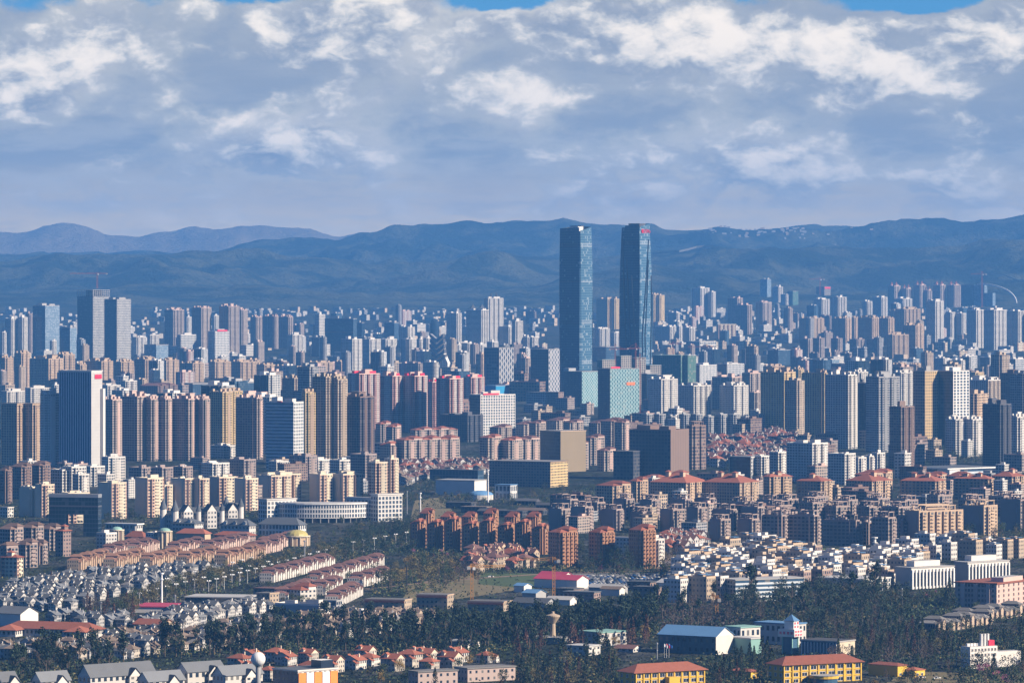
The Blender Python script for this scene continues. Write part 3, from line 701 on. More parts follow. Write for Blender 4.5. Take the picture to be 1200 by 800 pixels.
# ------------------------------------------------------------------ towers far across the plain, left
wh = 'far behind the white-finned office slab'
rows(wh, 'pale flat tower', 'white_flats', [(5, 13, 20, 373, 418), (20, 26, 32, 372, 418)])
office(37, 53, 68, 359, 418, 'pale_glass', left='blue_glass', label='blue glass office tower left of the two concrete-framed towers', th=38)
block(30, 34, 39, 368, 414, 'mauve_flats', desc='narrow mauve flat tower', where=wh)
office(69, 82, 89, 384, 420, 'pale_glass', left='blue_glass', label='short blue glass block at the foot of the crane-topped tower')
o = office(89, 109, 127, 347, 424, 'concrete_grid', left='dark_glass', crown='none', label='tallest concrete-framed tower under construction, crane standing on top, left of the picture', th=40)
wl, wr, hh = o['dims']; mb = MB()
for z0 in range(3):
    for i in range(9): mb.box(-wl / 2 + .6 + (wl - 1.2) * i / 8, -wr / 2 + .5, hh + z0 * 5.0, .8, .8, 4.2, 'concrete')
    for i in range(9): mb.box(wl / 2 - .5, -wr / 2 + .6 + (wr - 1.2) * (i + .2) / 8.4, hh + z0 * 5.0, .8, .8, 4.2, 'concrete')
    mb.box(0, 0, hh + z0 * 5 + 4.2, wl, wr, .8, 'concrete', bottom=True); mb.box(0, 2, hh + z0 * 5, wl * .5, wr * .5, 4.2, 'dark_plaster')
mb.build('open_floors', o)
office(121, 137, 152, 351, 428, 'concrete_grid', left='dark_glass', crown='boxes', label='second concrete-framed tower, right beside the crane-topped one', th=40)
office(86, 98, 108, 395, 424, 'blue_glass', desc='small blue glass office', where=wh, crown='boxes') if False else None
rows(wh, 'brown ribbed flat tower', 'pink_flats', [(192, 203, 215, 363, 408), (224, 236, 247, 361, 418), (256, 268, 280, 359, 418), (276, 283, 290, 363, 416), (293, 300, 307, 371, 408), (307, 322, 326, 371, 409), (326, 338, 343, 371, 408)], crown='ornate')
o = office(207, 212, 229, 392, 428, 'white_grid', left='pale_glass', label='white office block with flat top below the brown ribbed towers', th=50)
o = office(243, 252, 268, 389, 428, 'white_grid', left='pale_glass', label='white office block with pink rooftop sign', th=50); sign(o, 'sign_red', 'x', .0, o['dims'][2] + .5, o['dims'][1] * .7, 4)
rows(wh, 'cream flat block', 'white_flats', [(155, 160, 171, 396, 420), (216, 219, 225, 371, 400), (248, 251, 257, 370, 398), (336, 343, 354, 393, 422), (172, 176, 186, 392, 415), (230, 234, 240, 415, 430), (58, 61, 66, 400, 420), (0, 3, 9, 390, 418)])
office(168, 183, 196, 404, 424, 'pale_glass', label='low stepped glass office below the pale houses', crown='cap')
# middle distance, left of centre
wh = 'rank right behind the white-finned office slab'
rows(wh, 'beige flat block with cream roof', 'tan_flats', [(16, 25, 35, 414, 457), (33, 57, 72, 420, 464), (66, 74, 87, 415, 462), (98, 119, 131, 424, 458), (133, 142, 156, 425, 459), (157, 170, 184, 421, 455), (184, 195, 209, 422, 452), (208, 226, 238, 426, 448), (244, 252, 270, 425, 452), (270, 282, 300, 425, 450),
     (88, 94, 101, 428, 458), (0, 6, 15, 420, 460), (300, 310, 322, 428, 452), (322, 332, 345, 430, 452), (346, 352, 362, 431, 450), (360, 372, 390, 425, 445), (392, 400, 408, 424, 446)], crown='ornate', roof='roof_tan')
rows(wh, 'white grid flat block', 'white_flats', [(0, 8, 28, 458, 490), (28, 36, 58, 455, 488), (118, 126, 141, 452, 474), (141, 147, 160, 446, 475), (60, 64, 70, 452, 478), (285, 292, 304, 446, 470)])
block(163, 185, 206, 452, 474, 'brown_flats', 'multihip', 'roof_maroon', label='dark brown apartment complex with wavy maroon roofs', th=30)
office(210, 226, 258, 450, 468, 'blue_glass', crown='cap', label='long low teal glass office in front of the cream roofs', name='office_block', cat='office block')
office(268, 285, 300, 449, 472, 'blue_glass', crown='cap', label='squat blue glass office right of the teal glass one', name='office_block', cat='office block')
rows('just left of the white-finned office slab', 'beige striped flat tower', 'tan_flats', [(0, 20, 30, 475, 545), (28, 38, 47, 474, 545)], crown='cap')
block(46, 52, 69, 462, 548, 'white_flats', 'ornate', label='white gridded flat tower touching the white-finned slab on its left')
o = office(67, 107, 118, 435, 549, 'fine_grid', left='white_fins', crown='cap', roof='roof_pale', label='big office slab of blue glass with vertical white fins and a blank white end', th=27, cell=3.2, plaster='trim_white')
sign(o, 'sign_red', 'x', .1, o['dims'][2] - 7.5, o['dims'][1] * .62, 5.0)
mb = MB(); wl, wr, hh = o['dims']; mb.box(wl / 2 + 2, wr * .42, 0, 4, wr * .2, hh * .83, 'white_plaster'); mb.build('stair_shaft', o)
wh = 'dark row of towers right of the white-finned slab'
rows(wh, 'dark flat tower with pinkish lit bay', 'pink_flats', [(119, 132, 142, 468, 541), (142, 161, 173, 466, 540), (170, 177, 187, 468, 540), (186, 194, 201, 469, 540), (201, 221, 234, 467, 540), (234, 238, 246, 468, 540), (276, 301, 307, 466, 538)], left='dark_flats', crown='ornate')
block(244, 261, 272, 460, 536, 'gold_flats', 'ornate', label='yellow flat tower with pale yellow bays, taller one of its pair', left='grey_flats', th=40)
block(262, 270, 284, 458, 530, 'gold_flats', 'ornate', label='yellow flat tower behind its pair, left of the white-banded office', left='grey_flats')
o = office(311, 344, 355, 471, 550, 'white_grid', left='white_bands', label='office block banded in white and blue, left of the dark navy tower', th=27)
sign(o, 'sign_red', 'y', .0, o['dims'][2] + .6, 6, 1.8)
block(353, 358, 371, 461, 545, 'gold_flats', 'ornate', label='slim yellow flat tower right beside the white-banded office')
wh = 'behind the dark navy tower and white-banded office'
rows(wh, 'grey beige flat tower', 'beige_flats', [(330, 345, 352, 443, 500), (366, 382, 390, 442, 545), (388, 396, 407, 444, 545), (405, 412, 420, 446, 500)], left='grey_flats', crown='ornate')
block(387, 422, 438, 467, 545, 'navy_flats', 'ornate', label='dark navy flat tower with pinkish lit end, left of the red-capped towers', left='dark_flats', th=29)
# centre : red-capped towers
wh = 'row of red-capped towers left of the blue-wrapped building'
for t in [(407, 421, 445, 438, 503), (445, 460, 471, 441, 507), (470, 486, 501, 442, 507), (500, 507, 513, 448, 503), (511, 527, 543, 444, 508), (543, 552, 568, 442, 492)]:
    o = block(*t, 'redtrim_flats', 'boxes', 'roof_red', desc='white flat tower with red roof caps', where=wh, left='grey_flats')
    wl, wr, hh = o['dims']
    for i in range(3):
        mb = MB(); mb.box(wl * (-.3 + .3 * i), -wr * .2 + i * wr * .2, hh + .1, wl * .22, wr * .3, 4.5, 'sign_red', 'roof_red'); mb.build('roof_cap', o)
block(515, 548, 566, 486, 518, 'dark_flats', 'boxes', label='dark low flat block in front of the red-capped towers', th=33)
o = office(550, 563, 604, 464, 512, 'white_grid', left='dark_flats', label='wide white gridded office with red rooftop sign', th=58); sign(o, 'sign_red', 'x', -.2, o['dims'][2] + .5, o['dims'][1] * .45, 2.4)
o = office(567, 581, 617, 452, 470, 'blue_wrap', crown='mono', roof='roof_blue', label='building wrapped in bright blue netting', name='wrapped_building', cat='building', th=52)
# far centre
wh = 'hazy far row left of the skyscrapers'
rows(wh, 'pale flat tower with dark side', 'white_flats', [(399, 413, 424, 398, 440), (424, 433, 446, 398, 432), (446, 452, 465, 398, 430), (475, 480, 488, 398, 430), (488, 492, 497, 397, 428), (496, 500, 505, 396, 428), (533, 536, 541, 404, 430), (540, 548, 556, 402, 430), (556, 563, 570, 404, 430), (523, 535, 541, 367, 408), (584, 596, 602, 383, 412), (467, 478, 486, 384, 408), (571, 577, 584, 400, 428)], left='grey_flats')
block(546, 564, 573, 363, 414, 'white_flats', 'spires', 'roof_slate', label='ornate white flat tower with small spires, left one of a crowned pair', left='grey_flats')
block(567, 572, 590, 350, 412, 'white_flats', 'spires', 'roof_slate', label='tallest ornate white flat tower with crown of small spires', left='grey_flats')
office(369, 374, 381, 369, 412, 'white_flats', desc='narrow hazy white slab', where=wh)
o = office(380, 414, 418, 373, 416, 'blue_glass', label='broad hazy blue glass slab with one brown stripe, far left of the skyscrapers', th=25); mb = MB(); mb.box(0, -o['dims'][1] / 2 - .3, o['dims'][2] * .62, o['dims'][0] * .98, .5, 3, 'brown_plaster', bottom=True); mb.build('stripe', o)
office(365, 374, 380, 396, 418, 'blue_glass', desc='small hazy blue office', where=wh); office(415, 424, 427, 379, 402, 'dark_glass', desc='small hazy blue office', where=wh); office(450, 462, 467, 379, 402, 'blue_glass', desc='small hazy blue office', where=wh)
office(567, 585, 602, 409, 464, 'lattice_glass', left='blue_glass', label='lattice-clad office with an orange band, just left of the skyscrapers', crown='mono', cell=6, fh=6); 
office(622, 643, 657, 410, 462, 'lattice_glass', left='dark_glass', label='dark lattice-clad office with red sign, beside the left skyscraper', crown='mono', cell=5, fh=5)
o = bpy.data.objects['office_tower.%03d' % 0] if False else None
office(617, 640, 662, 459, 476, 'brick_low', crown='mono', left='grey_flats', label='grey podium hall below the dark lattice-clad office', name='office_block', cat='office block')
rows('right at the left skyscraper foot', 'hazy pale slab', 'white_flats', [(600, 604, 613, 376, 420), (613, 618, 622, 395, 420), (617, 624, 631, 396, 420)], left='grey_flats')
# beside and behind the skyscrapers
wh = 'tan striped pair behind the skyscrapers'
for t in [(699, 712, 718, 351, 386), (709, 720, 726, 351, 386), (758, 766, 771, 345, 382), (765, 773, 779, 346, 382)]: block(*t, 'gold_flats', 'boxes', desc='tan striped far tower', where=wh, left='mauve_flats', bays=(1, 1))
wh = 'hazy towers right of the skyscrapers'
rows(wh, 'hazy white flat tower', 'white_flats', [(811, 821, 832, 338, 374), (830, 834, 839, 342, 374), (768, 785, 793, 383, 404), (785, 796, 800, 383, 402), (800, 808, 815, 384, 404), (697, 703, 715, 386, 410), (715, 720, 730, 390, 412), (783, 793, 797, 366, 384)], left='blue_glass')
rows(wh, 'hazy dark-sided flat tower', 'pink_flats', [(853, 864, 871, 350, 388), (862, 876, 882, 357, 392), (886, 894, 905, 355, 388)], left='blue_glass')
block(840, 842, 863, 381, 397, 'cream_flats', 'cap', label='broad cream block among hazy low houses', th=60, name='apartment_block', cat='apartment block')
o = office(805, 820, 840, 399, 424, 'white_grid', left='pale_glass', label='white-framed office shell under construction right of the skyscrapers', crown='mono', cell=7, fh=8)
wh = 'green-netted building site at the skyscraper feet'
for t in [(700, 706, 722, 421, 474), (722, 728, 740, 418, 475), (740, 745, 757, 418, 474), (757, 762, 775, 428, 472)]: office(*t, 'open_frame', desc='bare frame block wrapped in green netting', where=wh, left='green_net', crown='mono', roof='green_copper', name='building_shell', cat='building shell')
for t in [(765, 798, 806, 416, 466), (798, 806, 816, 417, 466)]: office(*t, 'green_net', desc='dark block fully wrapped in green netting', where=wh, crown='mono', roof='green_copper', name='building_shell', cat='building shell')
office(695, 710, 735, 407, 424, 'blue_glass', desc='glass office between the skyscrapers', where='above the green-netted site', crown='mono')
# patterned pair
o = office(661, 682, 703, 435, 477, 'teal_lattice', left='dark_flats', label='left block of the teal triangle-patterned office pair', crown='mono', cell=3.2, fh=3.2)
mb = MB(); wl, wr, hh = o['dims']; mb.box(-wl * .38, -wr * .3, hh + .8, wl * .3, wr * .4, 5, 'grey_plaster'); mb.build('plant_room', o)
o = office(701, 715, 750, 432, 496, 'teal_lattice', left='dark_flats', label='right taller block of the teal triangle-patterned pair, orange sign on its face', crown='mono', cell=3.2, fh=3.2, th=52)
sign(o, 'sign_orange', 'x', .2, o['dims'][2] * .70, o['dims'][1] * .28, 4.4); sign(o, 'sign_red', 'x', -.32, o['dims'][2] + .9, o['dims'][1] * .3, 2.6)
# right of centre
wh = 'office rank right of the teal patterned pair'
for t, m in [((752, 758, 771, 438, 475), 'dark_glass'), ((772, 796, 805, 427, 456), 'white_flats'), ((804, 820, 841, 428, 456), 'white_grid'), ((840, 852, 873, 427, 444), 'white_grid'), ((873, 885, 902, 427, 442), 'white_grid')]:
    office(*t, m, left='dark_glass', desc='office block, dark glass side and pale lit side', where=wh)
wh = 'front of the office rank right of the patterned pair'
rows(wh, 'white flat tower with deep balconies', 'white_flats', [(760, 775, 795, 446, 492), (795, 813, 834, 453, 490), (844, 860, 878, 453, 490)], left='grey_flats', crown='ornate')
rows(wh, 'dark-sided pink flat tower', 'pink_flats', [(835, 858, 872, 442, 480), (870, 879, 894, 438, 482), (878, 884, 894, 461, 494)], left='dark_flats', crown='boxes')
wh = 'row of small towers below the deep-balconied ones'
rows(wh, 'small grey flat tower', 'grey_flats', [(752 + i * 14.5, 758 + i * 14.5, 766 + i * 14.5, 486 + (i % 3), 508) for i in range(10)], crown='boxes')
# far right
wh = 'far hill terrace on the right'
for t in [(1041, 1048, 1056, 327, 352), (1056, 1062, 1070, 330, 352), (1071, 1078, 1086, 326, 352), (1083, 1087, 1093, 335, 355), (1094, 1102, 1109, 326, 352), (1110, 1118, 1127, 326, 352)]:
    block(*t, 'pink_flats', 'spires', 'roof_red', desc='pink-spired flat tower', where=wh, left='mauve_flats', D=17000)
rows(wh, 'pale hazy flat tower', 'white_flats', [(905, 912, 918, 336, 356), (915, 921, 928, 345, 358), (954, 963, 973, 351, 378), (1010, 1016, 1023, 353, 377), (1048, 1058, 1070, 350, 376), (974, 982, 993, 348, 382), (1022, 1033, 1041, 348, 375)], left='blue_glass')
office(891, 899, 904, 327, 354, 'pale_glass', desc='narrow hazy glass tower', where=wh); office(923, 929, 936, 341, 358, 'green_net', desc='green-netted hazy tower', where=wh, crown='mono')
o = office(957, 966, 974, 336, 352, 'open_frame', left='mauve_flats', label='hazy unfinished tower with pink topmost floors under a crane', crown='mono'); sign(o, 'sign_red', 'x', 0, o['dims'][2] - 8, o['dims'][1] * .9, 7)
o = block(1086, 1096, 1107, 353, 405, 'white_flats', 'boxes', label='tall slim pale tower standing alone before the right terrace', left='grey_flats')
wh = 'hazy double row below the right terrace'
rows(wh, 'tan-lit flat tower', 'tan_flats', [(937, 952, 967, 373, 402), (975, 991, 999, 373, 407), (998, 1001, 1007, 372, 398), (1006, 1022, 1031, 373, 406), (1029, 1041, 1049, 373, 405), (1059, 1073, 1084, 381, 419), (1040, 1046, 1066, 393, 420), (1050, 1060, 1080, 362, 398)], left='blue_glass', crown='ornate')
rows(wh, 'mauve shadowed flat block', 'mauve_flats', [(938, 947, 953, 398, 424), (952, 960, 967, 397, 423), (974, 982, 988, 397, 420), (996, 1004, 1014, 398, 418), (1016, 1026, 1034, 398, 418)], left='blue_glass')
rows('far right edge below the terrace', 'grey-white flat tower', 'white_flats', [(1108, 1114, 1120, 366, 398), (1120, 1127, 1133, 368, 398), (1134, 1144, 1156, 364, 408), (1154, 1165, 1181, 364, 410), (1181, 1193, 1202, 365, 408), (1200, 1212, 1225, 365, 408)], left='blue_glass')
wh = 'low office belt across the right'
for t, m in [((976, 1014, 1046, 426, 444), 'dark_glass'), ((900, 912, 930, 410, 428), 'blue_glass'), ((946, 975, 985, 421, 436), 'pale_glass'), ((1100, 1108, 1117, 421, 438), 'white_grid'), ((1117, 1125, 1133, 420, 440), 'white_grid'), ((1128, 1134, 1146, 418, 438), 'white_grid'), ((1046, 1055, 1072, 426, 440), 'grey_flats'), ((1150, 1160, 1178, 418, 440), 'white_grid'), ((1180, 1190, 1205, 420, 440), 'white_grid')]:
    office(*t, m, left='blue_glass', desc='low office block', where=wh, name='office_block', cat='office block')
wh = 'row of cream roofs in front of the low offices'
rows(wh, 'tan flat block with cream roof', 'tan_flats', [(1012, 1020, 1032, 426, 448), (1045, 1052, 1066, 427, 450), (1066, 1074, 1086, 428, 450), (895, 905, 920, 430, 452), (1160, 1170, 1182, 430, 452)], crown='ornate', roof='roof_tan')
# big dark row on the right
wh = 'big tower row on the right'
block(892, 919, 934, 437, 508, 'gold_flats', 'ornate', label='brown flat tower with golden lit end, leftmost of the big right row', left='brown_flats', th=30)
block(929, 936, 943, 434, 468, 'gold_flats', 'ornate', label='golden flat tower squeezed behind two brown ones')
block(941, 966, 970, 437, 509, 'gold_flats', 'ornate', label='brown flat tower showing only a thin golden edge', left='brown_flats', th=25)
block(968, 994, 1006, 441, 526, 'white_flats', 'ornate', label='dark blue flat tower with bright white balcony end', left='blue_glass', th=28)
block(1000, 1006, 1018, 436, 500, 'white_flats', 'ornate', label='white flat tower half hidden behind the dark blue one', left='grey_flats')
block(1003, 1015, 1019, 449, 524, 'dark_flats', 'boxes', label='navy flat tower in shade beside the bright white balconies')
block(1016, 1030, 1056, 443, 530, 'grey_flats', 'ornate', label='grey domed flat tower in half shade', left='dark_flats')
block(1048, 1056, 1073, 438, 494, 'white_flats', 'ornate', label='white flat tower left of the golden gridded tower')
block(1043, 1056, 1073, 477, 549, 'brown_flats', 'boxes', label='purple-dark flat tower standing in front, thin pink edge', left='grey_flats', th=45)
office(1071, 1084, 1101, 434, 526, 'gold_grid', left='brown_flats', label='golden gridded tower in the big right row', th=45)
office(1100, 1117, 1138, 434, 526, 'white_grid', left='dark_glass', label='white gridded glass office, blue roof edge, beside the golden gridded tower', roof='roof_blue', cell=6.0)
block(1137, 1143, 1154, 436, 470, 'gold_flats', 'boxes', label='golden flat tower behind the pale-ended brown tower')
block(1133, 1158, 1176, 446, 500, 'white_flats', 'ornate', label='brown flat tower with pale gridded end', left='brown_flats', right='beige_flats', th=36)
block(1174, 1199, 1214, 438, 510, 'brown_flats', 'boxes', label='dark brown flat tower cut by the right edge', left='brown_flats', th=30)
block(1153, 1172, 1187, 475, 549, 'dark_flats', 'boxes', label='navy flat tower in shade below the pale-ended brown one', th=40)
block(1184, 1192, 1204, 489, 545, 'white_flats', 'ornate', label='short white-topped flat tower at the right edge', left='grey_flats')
# ------------------------------------------------------------------ nearer city : white estates, red roofs, brown estates
def slab(*a, **k):
    k.setdefault('name', 'apartment_block'); k.setdefault('cat', 'apartment block'); return block(*a, **k)
wh = 'front row of the white estate'
rows(wh, 'cream flat block with striped end', 'cream_flats', [(23, 38, 42, 572, 605), (40, 49, 63, 570, 606), (114, 131, 147, 566, 608), (157, 173, 191, 563, 606), (199, 217, 227, 561, 598), (226, 234, 245, 562, 598), (243, 257, 276, 560, 596), (274, 288, 302, 561, 598), (300, 318, 341, 558, 590), (312, 330, 352, 557, 588), (362, 375, 391, 555, 588), (386, 402, 425, 555, 588), (190, 193, 200, 570, 598)], crown='boxes', name='apartment_block', cat='apartment block', left='cream_plaster')
wh = 'back row of the white estate'
rows(wh, 'white flat block', 'white_flats', [(58, 73, 84, 552, 582), (72, 84, 100, 548, 582), (97, 106, 122, 548, 570), (118, 127, 146, 537, 565), (235, 249, 268, 544, 566), (314, 324, 341, 541, 560), (362, 373, 388, 538, 558), (386, 398, 415, 541, 562), (84, 92, 104, 556, 584)], crown='boxes', name='apartment_block', cat='apartment block')
rows('shaded rank at the back of the white estate', 'mauve shadowed flat block', 'mauve_flats', [(150, 166, 178, 549, 568), (176, 190, 202, 548, 568), (200, 214, 225, 547, 567), (267, 286, 299, 540, 565), (338, 358, 371, 535, 560), (410, 428, 441, 533, 565), (66, 76, 84, 545, 566)], left='grey_flats', name='apartment_block', cat='apartment block')
block(431, 440, 454, 541, 588, 'cream_flats', 'boxes', label='left half of the tall cream flat pair at the end of the white estate'); block(450, 458, 467, 537, 587, 'cream_flats', 'boxes', label='right half of the tall cream flat pair at the end of the white estate')
rows('shaded estate left of the white estate', 'dark brown flat block', 'brown_flats', [(11, 25, 36, 547, 585), (33, 46, 58, 546, 583), (0, 6, 13, 552, 590), (52, 58, 66, 552, 580)], left='dark_flats', crown='multihip', roof='roof_brown', name='apartment_block', cat='apartment block')
slab(245, 262, 276, 524, 537, 'white_flats', 'boxes', label='white terraced low block at the foot of the yellow towers', th=50)
# gate-shaped glass block
def at_root(name, cat, xc, row, th, label, group=None):
    p = at(xc, row); return thing(name, cat, Vector((p.x, p.y, p.z - .2)), -R(th), group, label), p.y / FPX
def gate():
    root, s = at_root('gate_building', 'office building', 88, 628, 14, 'dark glass gate-shaped building with a tall opening through its middle')
    w = 59 * s / math.cos(R(14)); h = 50 * s; d = 9
    for k, fx in enumerate((-.5 + .165, .5 - .15)):
        mb = MB(); mb.box(fx * w, 0, 0, w * (.33 if k == 0 else .30), d, h * .52, 'dark_glass', cell=3, fh=3.6); mb.build('leg_block', root)
    mb = MB(); mb.box(0, 0, h * .52, w, d + .1, h * .40, 'dark_glass', 'roof_dark', cell=3, fh=3.6, bottom=True); mb.build('bridge_block', root)
    mb = MB(); mb.box(0, 0, h * .92 + .01, w + .6, d + .8, h * .08, 'steel_grey', 'roof_grey', bottom=True); mb.build('roof_band', root)
    mb = MB(); mb.box(0, 0, h * .70, w + .5, d + .6, 1.2, 'dark_plaster', bottom=True); mb.build('band', root)
    OCC.append((root.location.x, root.location.y, w / 2))
gate()
block(70, 80, 104, 577, 613, 'cream_flats', 'boxes', label='cream flat block seen through the opening of the gate-shaped building', name='apartment_block', cat='apartment block')
def chateau():
    root, s = at_root('chateau', 'castle', 236, 618, -36, 'white castle-like hall with slate roofs and pointed corner towers')
    W_, Dp = 66, 20
    mb = MB(); mb.box(0, 0, 0, W_, Dp, 13, 'village_white', 'roof_slate', cell=3.3, fh=4.3); mb.build('wall', root)
    mb = MB(); mb.hip(0, 0, 13, W_, Dp, 6, 'roof_slate', .6); mb.build('roof', root)
    for fx in (-.36, .02, .36):
        mb = MB(); mb.box(fx * W_, -Dp / 2 - 2, 0, 10, 8, 16, 'village_white', 'roof_slate', cell=3.3, fh=4); mb.build('gable_pavilion', root)
        mb = MB(); mb.gable(fx * W_, -Dp / 2 - 2, 16, 10, 8, 6, 'roof_slate', 'white_plaster', 'y'); mb.build('roof', root)
    for fx in (.2, -.2):
        mb = MB(); mb.box(W_ / 2 + 2, fx * Dp * 1.6, 0, 7, 7, 17, 'village_white', 'roof_slate', cell=3, fh=4); mb.build('gable_pavilion', root)
        mb = MB(); mb.gable(W_ / 2 + 2, fx * Dp * 1.6, 17, 7, 7, 5, 'roof_slate', 'white_plaster', 'x'); mb.build('roof', root)
    for (fx, fy, r, h) in ((-.52, -.5, 3.2, 17), (.52, -.62, 2.6, 19), (.52, .6, 2.6, 20), (-.18, -.7, 2.2, 16), (.2, -.7, 2.2, 16), (-.52, .5, 3, 18)):
        mb = MB(); mb.cyl(fx * W_, fy * Dp, 0, h, r, r, 12, 'white_plaster'); t = mb.build('corner_tower', root)
        mb = MB(); mb.cyl(fx * W_, fy * Dp, h, h + r * 3.2, r * 1.25, .05, 12, 'roof_slate'); mb.build('spire', t)
    OCC.append((root.location.x, root.location.y, 36))
chateau()
def civic(x0, xc, x1, yt, yb, wall, roofm, label, kind='flat', th=None):
    c, th, wl, wr, s = frame_of(x0, xc, x1, yb, th); h = (yb - yt) * s
    root = thing('public_hall', 'public hall', c, -th, None, label)
    mb = MB(); mb.box(0, 0, 0, wl, wr, h * (.72 if kind != 'flat' else .9), wall, roofm, cell=3.4, fh=h * .72 / 2); mb.build('wall', root)
    if kind == 'flat':
        mb = MB(); mb.box(0, 0, h * .9 + .01, wl + 2.4, wr + 2.4, h * .1, 'trim_white', roofm, bottom=True); mb.build('roof', root)
        n = max(3, int(wl / 5))
        for i in range(n): mb = MB(); mb.cyl(-wl / 2 + 1 + (wl - 2) * i / (n - 1), -wr / 2 - .8, 0, h * .9, .5, .5, 6, 'trim_white', False); mb.build('column', root)
    else:
        mb = MB(); mb.hip(0, 0, h * .72, wl, wr, h * .42, roofm, 1.0); mb.build('roof', root)
        if kind == 'dormer':
            n = max(2, int(wl / 8))
            for i in range(n):
                mb = MB(); x = -wl / 2 + wl * (i + .5) / n; mb.box(x, -wr * .36, h * .72, 3.2, 4, 2.2, 'white_plaster'); mb.gable(x, -wr * .36, h * .72 + 2.2, 3.2, 4, 1.6, roofm, 'white_plaster', 'y', .3); mb.build('dormer', root)
    OCC.append((c.x, c.y, .45 * math.hypot(wl, wr))); root['dims'] = (wl, wr, h); return root
civic(122, 160, 166, 613, 627, 'village_white', 'roof_pale', 'white colonnaded hall right of the gate-shaped building')
civic(257, 292, 299, 610, 628, 'village_white', 'roof_slate', 'white hall with a row of dormers right of the castle-like hall', 'dormer')
civic(302, 350, 358, 609, 628, 'white_grid', 'roof_slate', 'grey-hipped white hall in front of the long curved office', 'hip')
civic(201, 228, 237, 609, 622, 'village_white', 'roof_slate', 'white dormered wing in front of the castle-like hall', 'dormer')
slab(112, 124, 136, 627, 647, 'village_white', 'boxes', label='pale boxy block below the gate-shaped building', bays=(0, 0))
slab(171, 180, 187, 627, 642, 'village_white', 'boxes', label='small pale block between two red roofs, left of the green dome', bays=(0, 0))
civic(206, 240, 246, 621, 634, 'tan_plaster', 'roof_red', 'long low hall with flat red roof right of the green dome', 'hip')
civic(146, 168, 174, 624, 640, 'brick_low', 'roof_red', 'low red-roofed hall left of the green dome', 'hip'); civic(250, 292, 299, 624, 634, 'brick_low', 'roof_red', 'long low red-roofed hall under the dormered hall', 'hip')
def rotunda(xc, row, r, h, dm, label, wall='tan_plaster'):
    root, s = at_root('rotunda', 'domed rotunda', xc, row, 0, label)
    mb = MB(); mb.cyl(0, 0, 0, h, r, r, 16, wall); mb.build('wall', root)
    for i in range(10):
        a = i / 10 * 2 * math.pi; mb = MB(); mb.cyl((r + .6) * math.cos(a), (r + .6) * math.sin(a), 0, h, .5, .5, 6, 'cream_plaster', False); mb.build('column', root)
    mb = MB(); mb.cyl(0, 0, h, h + .8, r + 1.4, r + 1.4, 16, 'cream_plaster'); mb.dome(0, 0, h + .8, r * .95, r * .5, dm); mb.build('dome', root)
    OCC.append((root.location.x, root.location.y, r + 2))
rotunda(193, 642, 5.2, 14, 'green_copper', 'tan rotunda with columns and a small green dome, between red-roofed halls'); rotunda(137, 636, 5.0, 11, 'green_copper', 'small dark rotunda with a pale dome left of the red-roofed hall', 'brown_plaster'); rotunda(348, 639, 10, 8, 'gold_dome', 'wide low rotunda with a yellowish dome beside the boulevard trees')
def curved_office():
    root, s = at_root('curved_office', 'office building', 376, 612, 0, 'long curved white office with fins, in front of the white estate')
    R0, n = 44, 14; mb = MB(); inner = []; outer = []
    for i in range(n + 1):
        a = R(-160 + 140 * i / n); outer.append((R0 * math.cos(a), R0 * .62 * math.sin(a) + 20))
    poly = outer + [(R0 * .8, 22), (-R0 * .8, 22)]
    mb.prism(poly, 4.5, 17, 'white_grid', 'roof_pale', cell=2.6, fh=4.2, bottom=True); mb.build('wall', root)
    mb = MB(); mb.prism([(x * 1.03, (y - 20) * 1.03 + 20) for x, y in poly], 17.01, 18.4, 'trim_white', 'roof_pale', bottom=True); mb.build('cornice', root)
    mb = MB(); mb.prism([(x * .86, (y - 20) * .8 + 20) for x, y in poly], 0, 4.5, 'glass_dark', None); mb.build('base', root)
    for i in range(1, n, 1):
        mb = MB(); mb.box(outer[i][0] * .97, (outer[i][1] - 20) * .97 + 20, 0, .8, .8, 4.5, 'concrete'); mb.build('column', root)
    OCC.append((root.location.x, root.location.y + 10, 40))
curved_office()
office(405, 436, 442, 585, 610, 'white_grid', crown='cap', label='shaded finned wing joining the curved office to its corner block', name='office_block', cat='office block', th=30)
office(434, 443, 471, 582, 611, 'white_grid', crown='cap', label='square white finned corner block at the right end of the curved office', name='office_block', cat='office block', th=55)
office(302, 313, 346, 586, 612, 'white_grid', crown='cap', label='white finned block left of the curved office', name='office_block', cat='office block', th=52)
# red-roofed blocks, centre
wh = 'red-roofed estate behind the sheds, centre'
rows(wh, 'beige block under red hipped roof', 'pink_flats', [(463, 474, 562, 516, 548), (440, 446, 458, 497, 520), (452, 460, 470, 500, 524), (480, 487, 536, 503, 522), (562, 572, 588, 512, 545), (586, 596, 612, 515, 545), (445, 458, 466, 520, 548)], crown='multihip', roof='roof_red', name='apartment_block', cat='apartment block')
wh = 'red-roofed estate around the tan office'
rows(wh, 'beige block under small red roofs', 'pink_flats', [(600, 612, 633, 514, 544), (620, 628, 640, 496, 516), (640, 652, 668, 492, 510), (660, 668, 684, 496, 518), (684, 692, 709, 512, 545), (704, 716, 733, 494, 532), (690, 700, 716, 496, 516), (720, 729, 738, 494, 534), (604, 614, 626, 496, 512), (574, 584, 600, 500, 516), (668, 676, 690, 520, 550), (700, 708, 722, 528, 552)], crown='multihip', roof='roof_maroon', name='apartment_block', cat='apartment block')
office(633, 657, 687, 506, 553, 'tan_fins', left='dark_glass', cell=1.6, plaster='tan_plaster', crown='mono', label='tan blank-faced office split by a vertical seam, dark glass on its left', th=50)
slab(573, 645, 666, 543, 571, 'brick_low', 'mono', left='brick_low', right='gold_flats', label='long low brick block with a yellow sunlit end', bays=(0, 0), th=28)
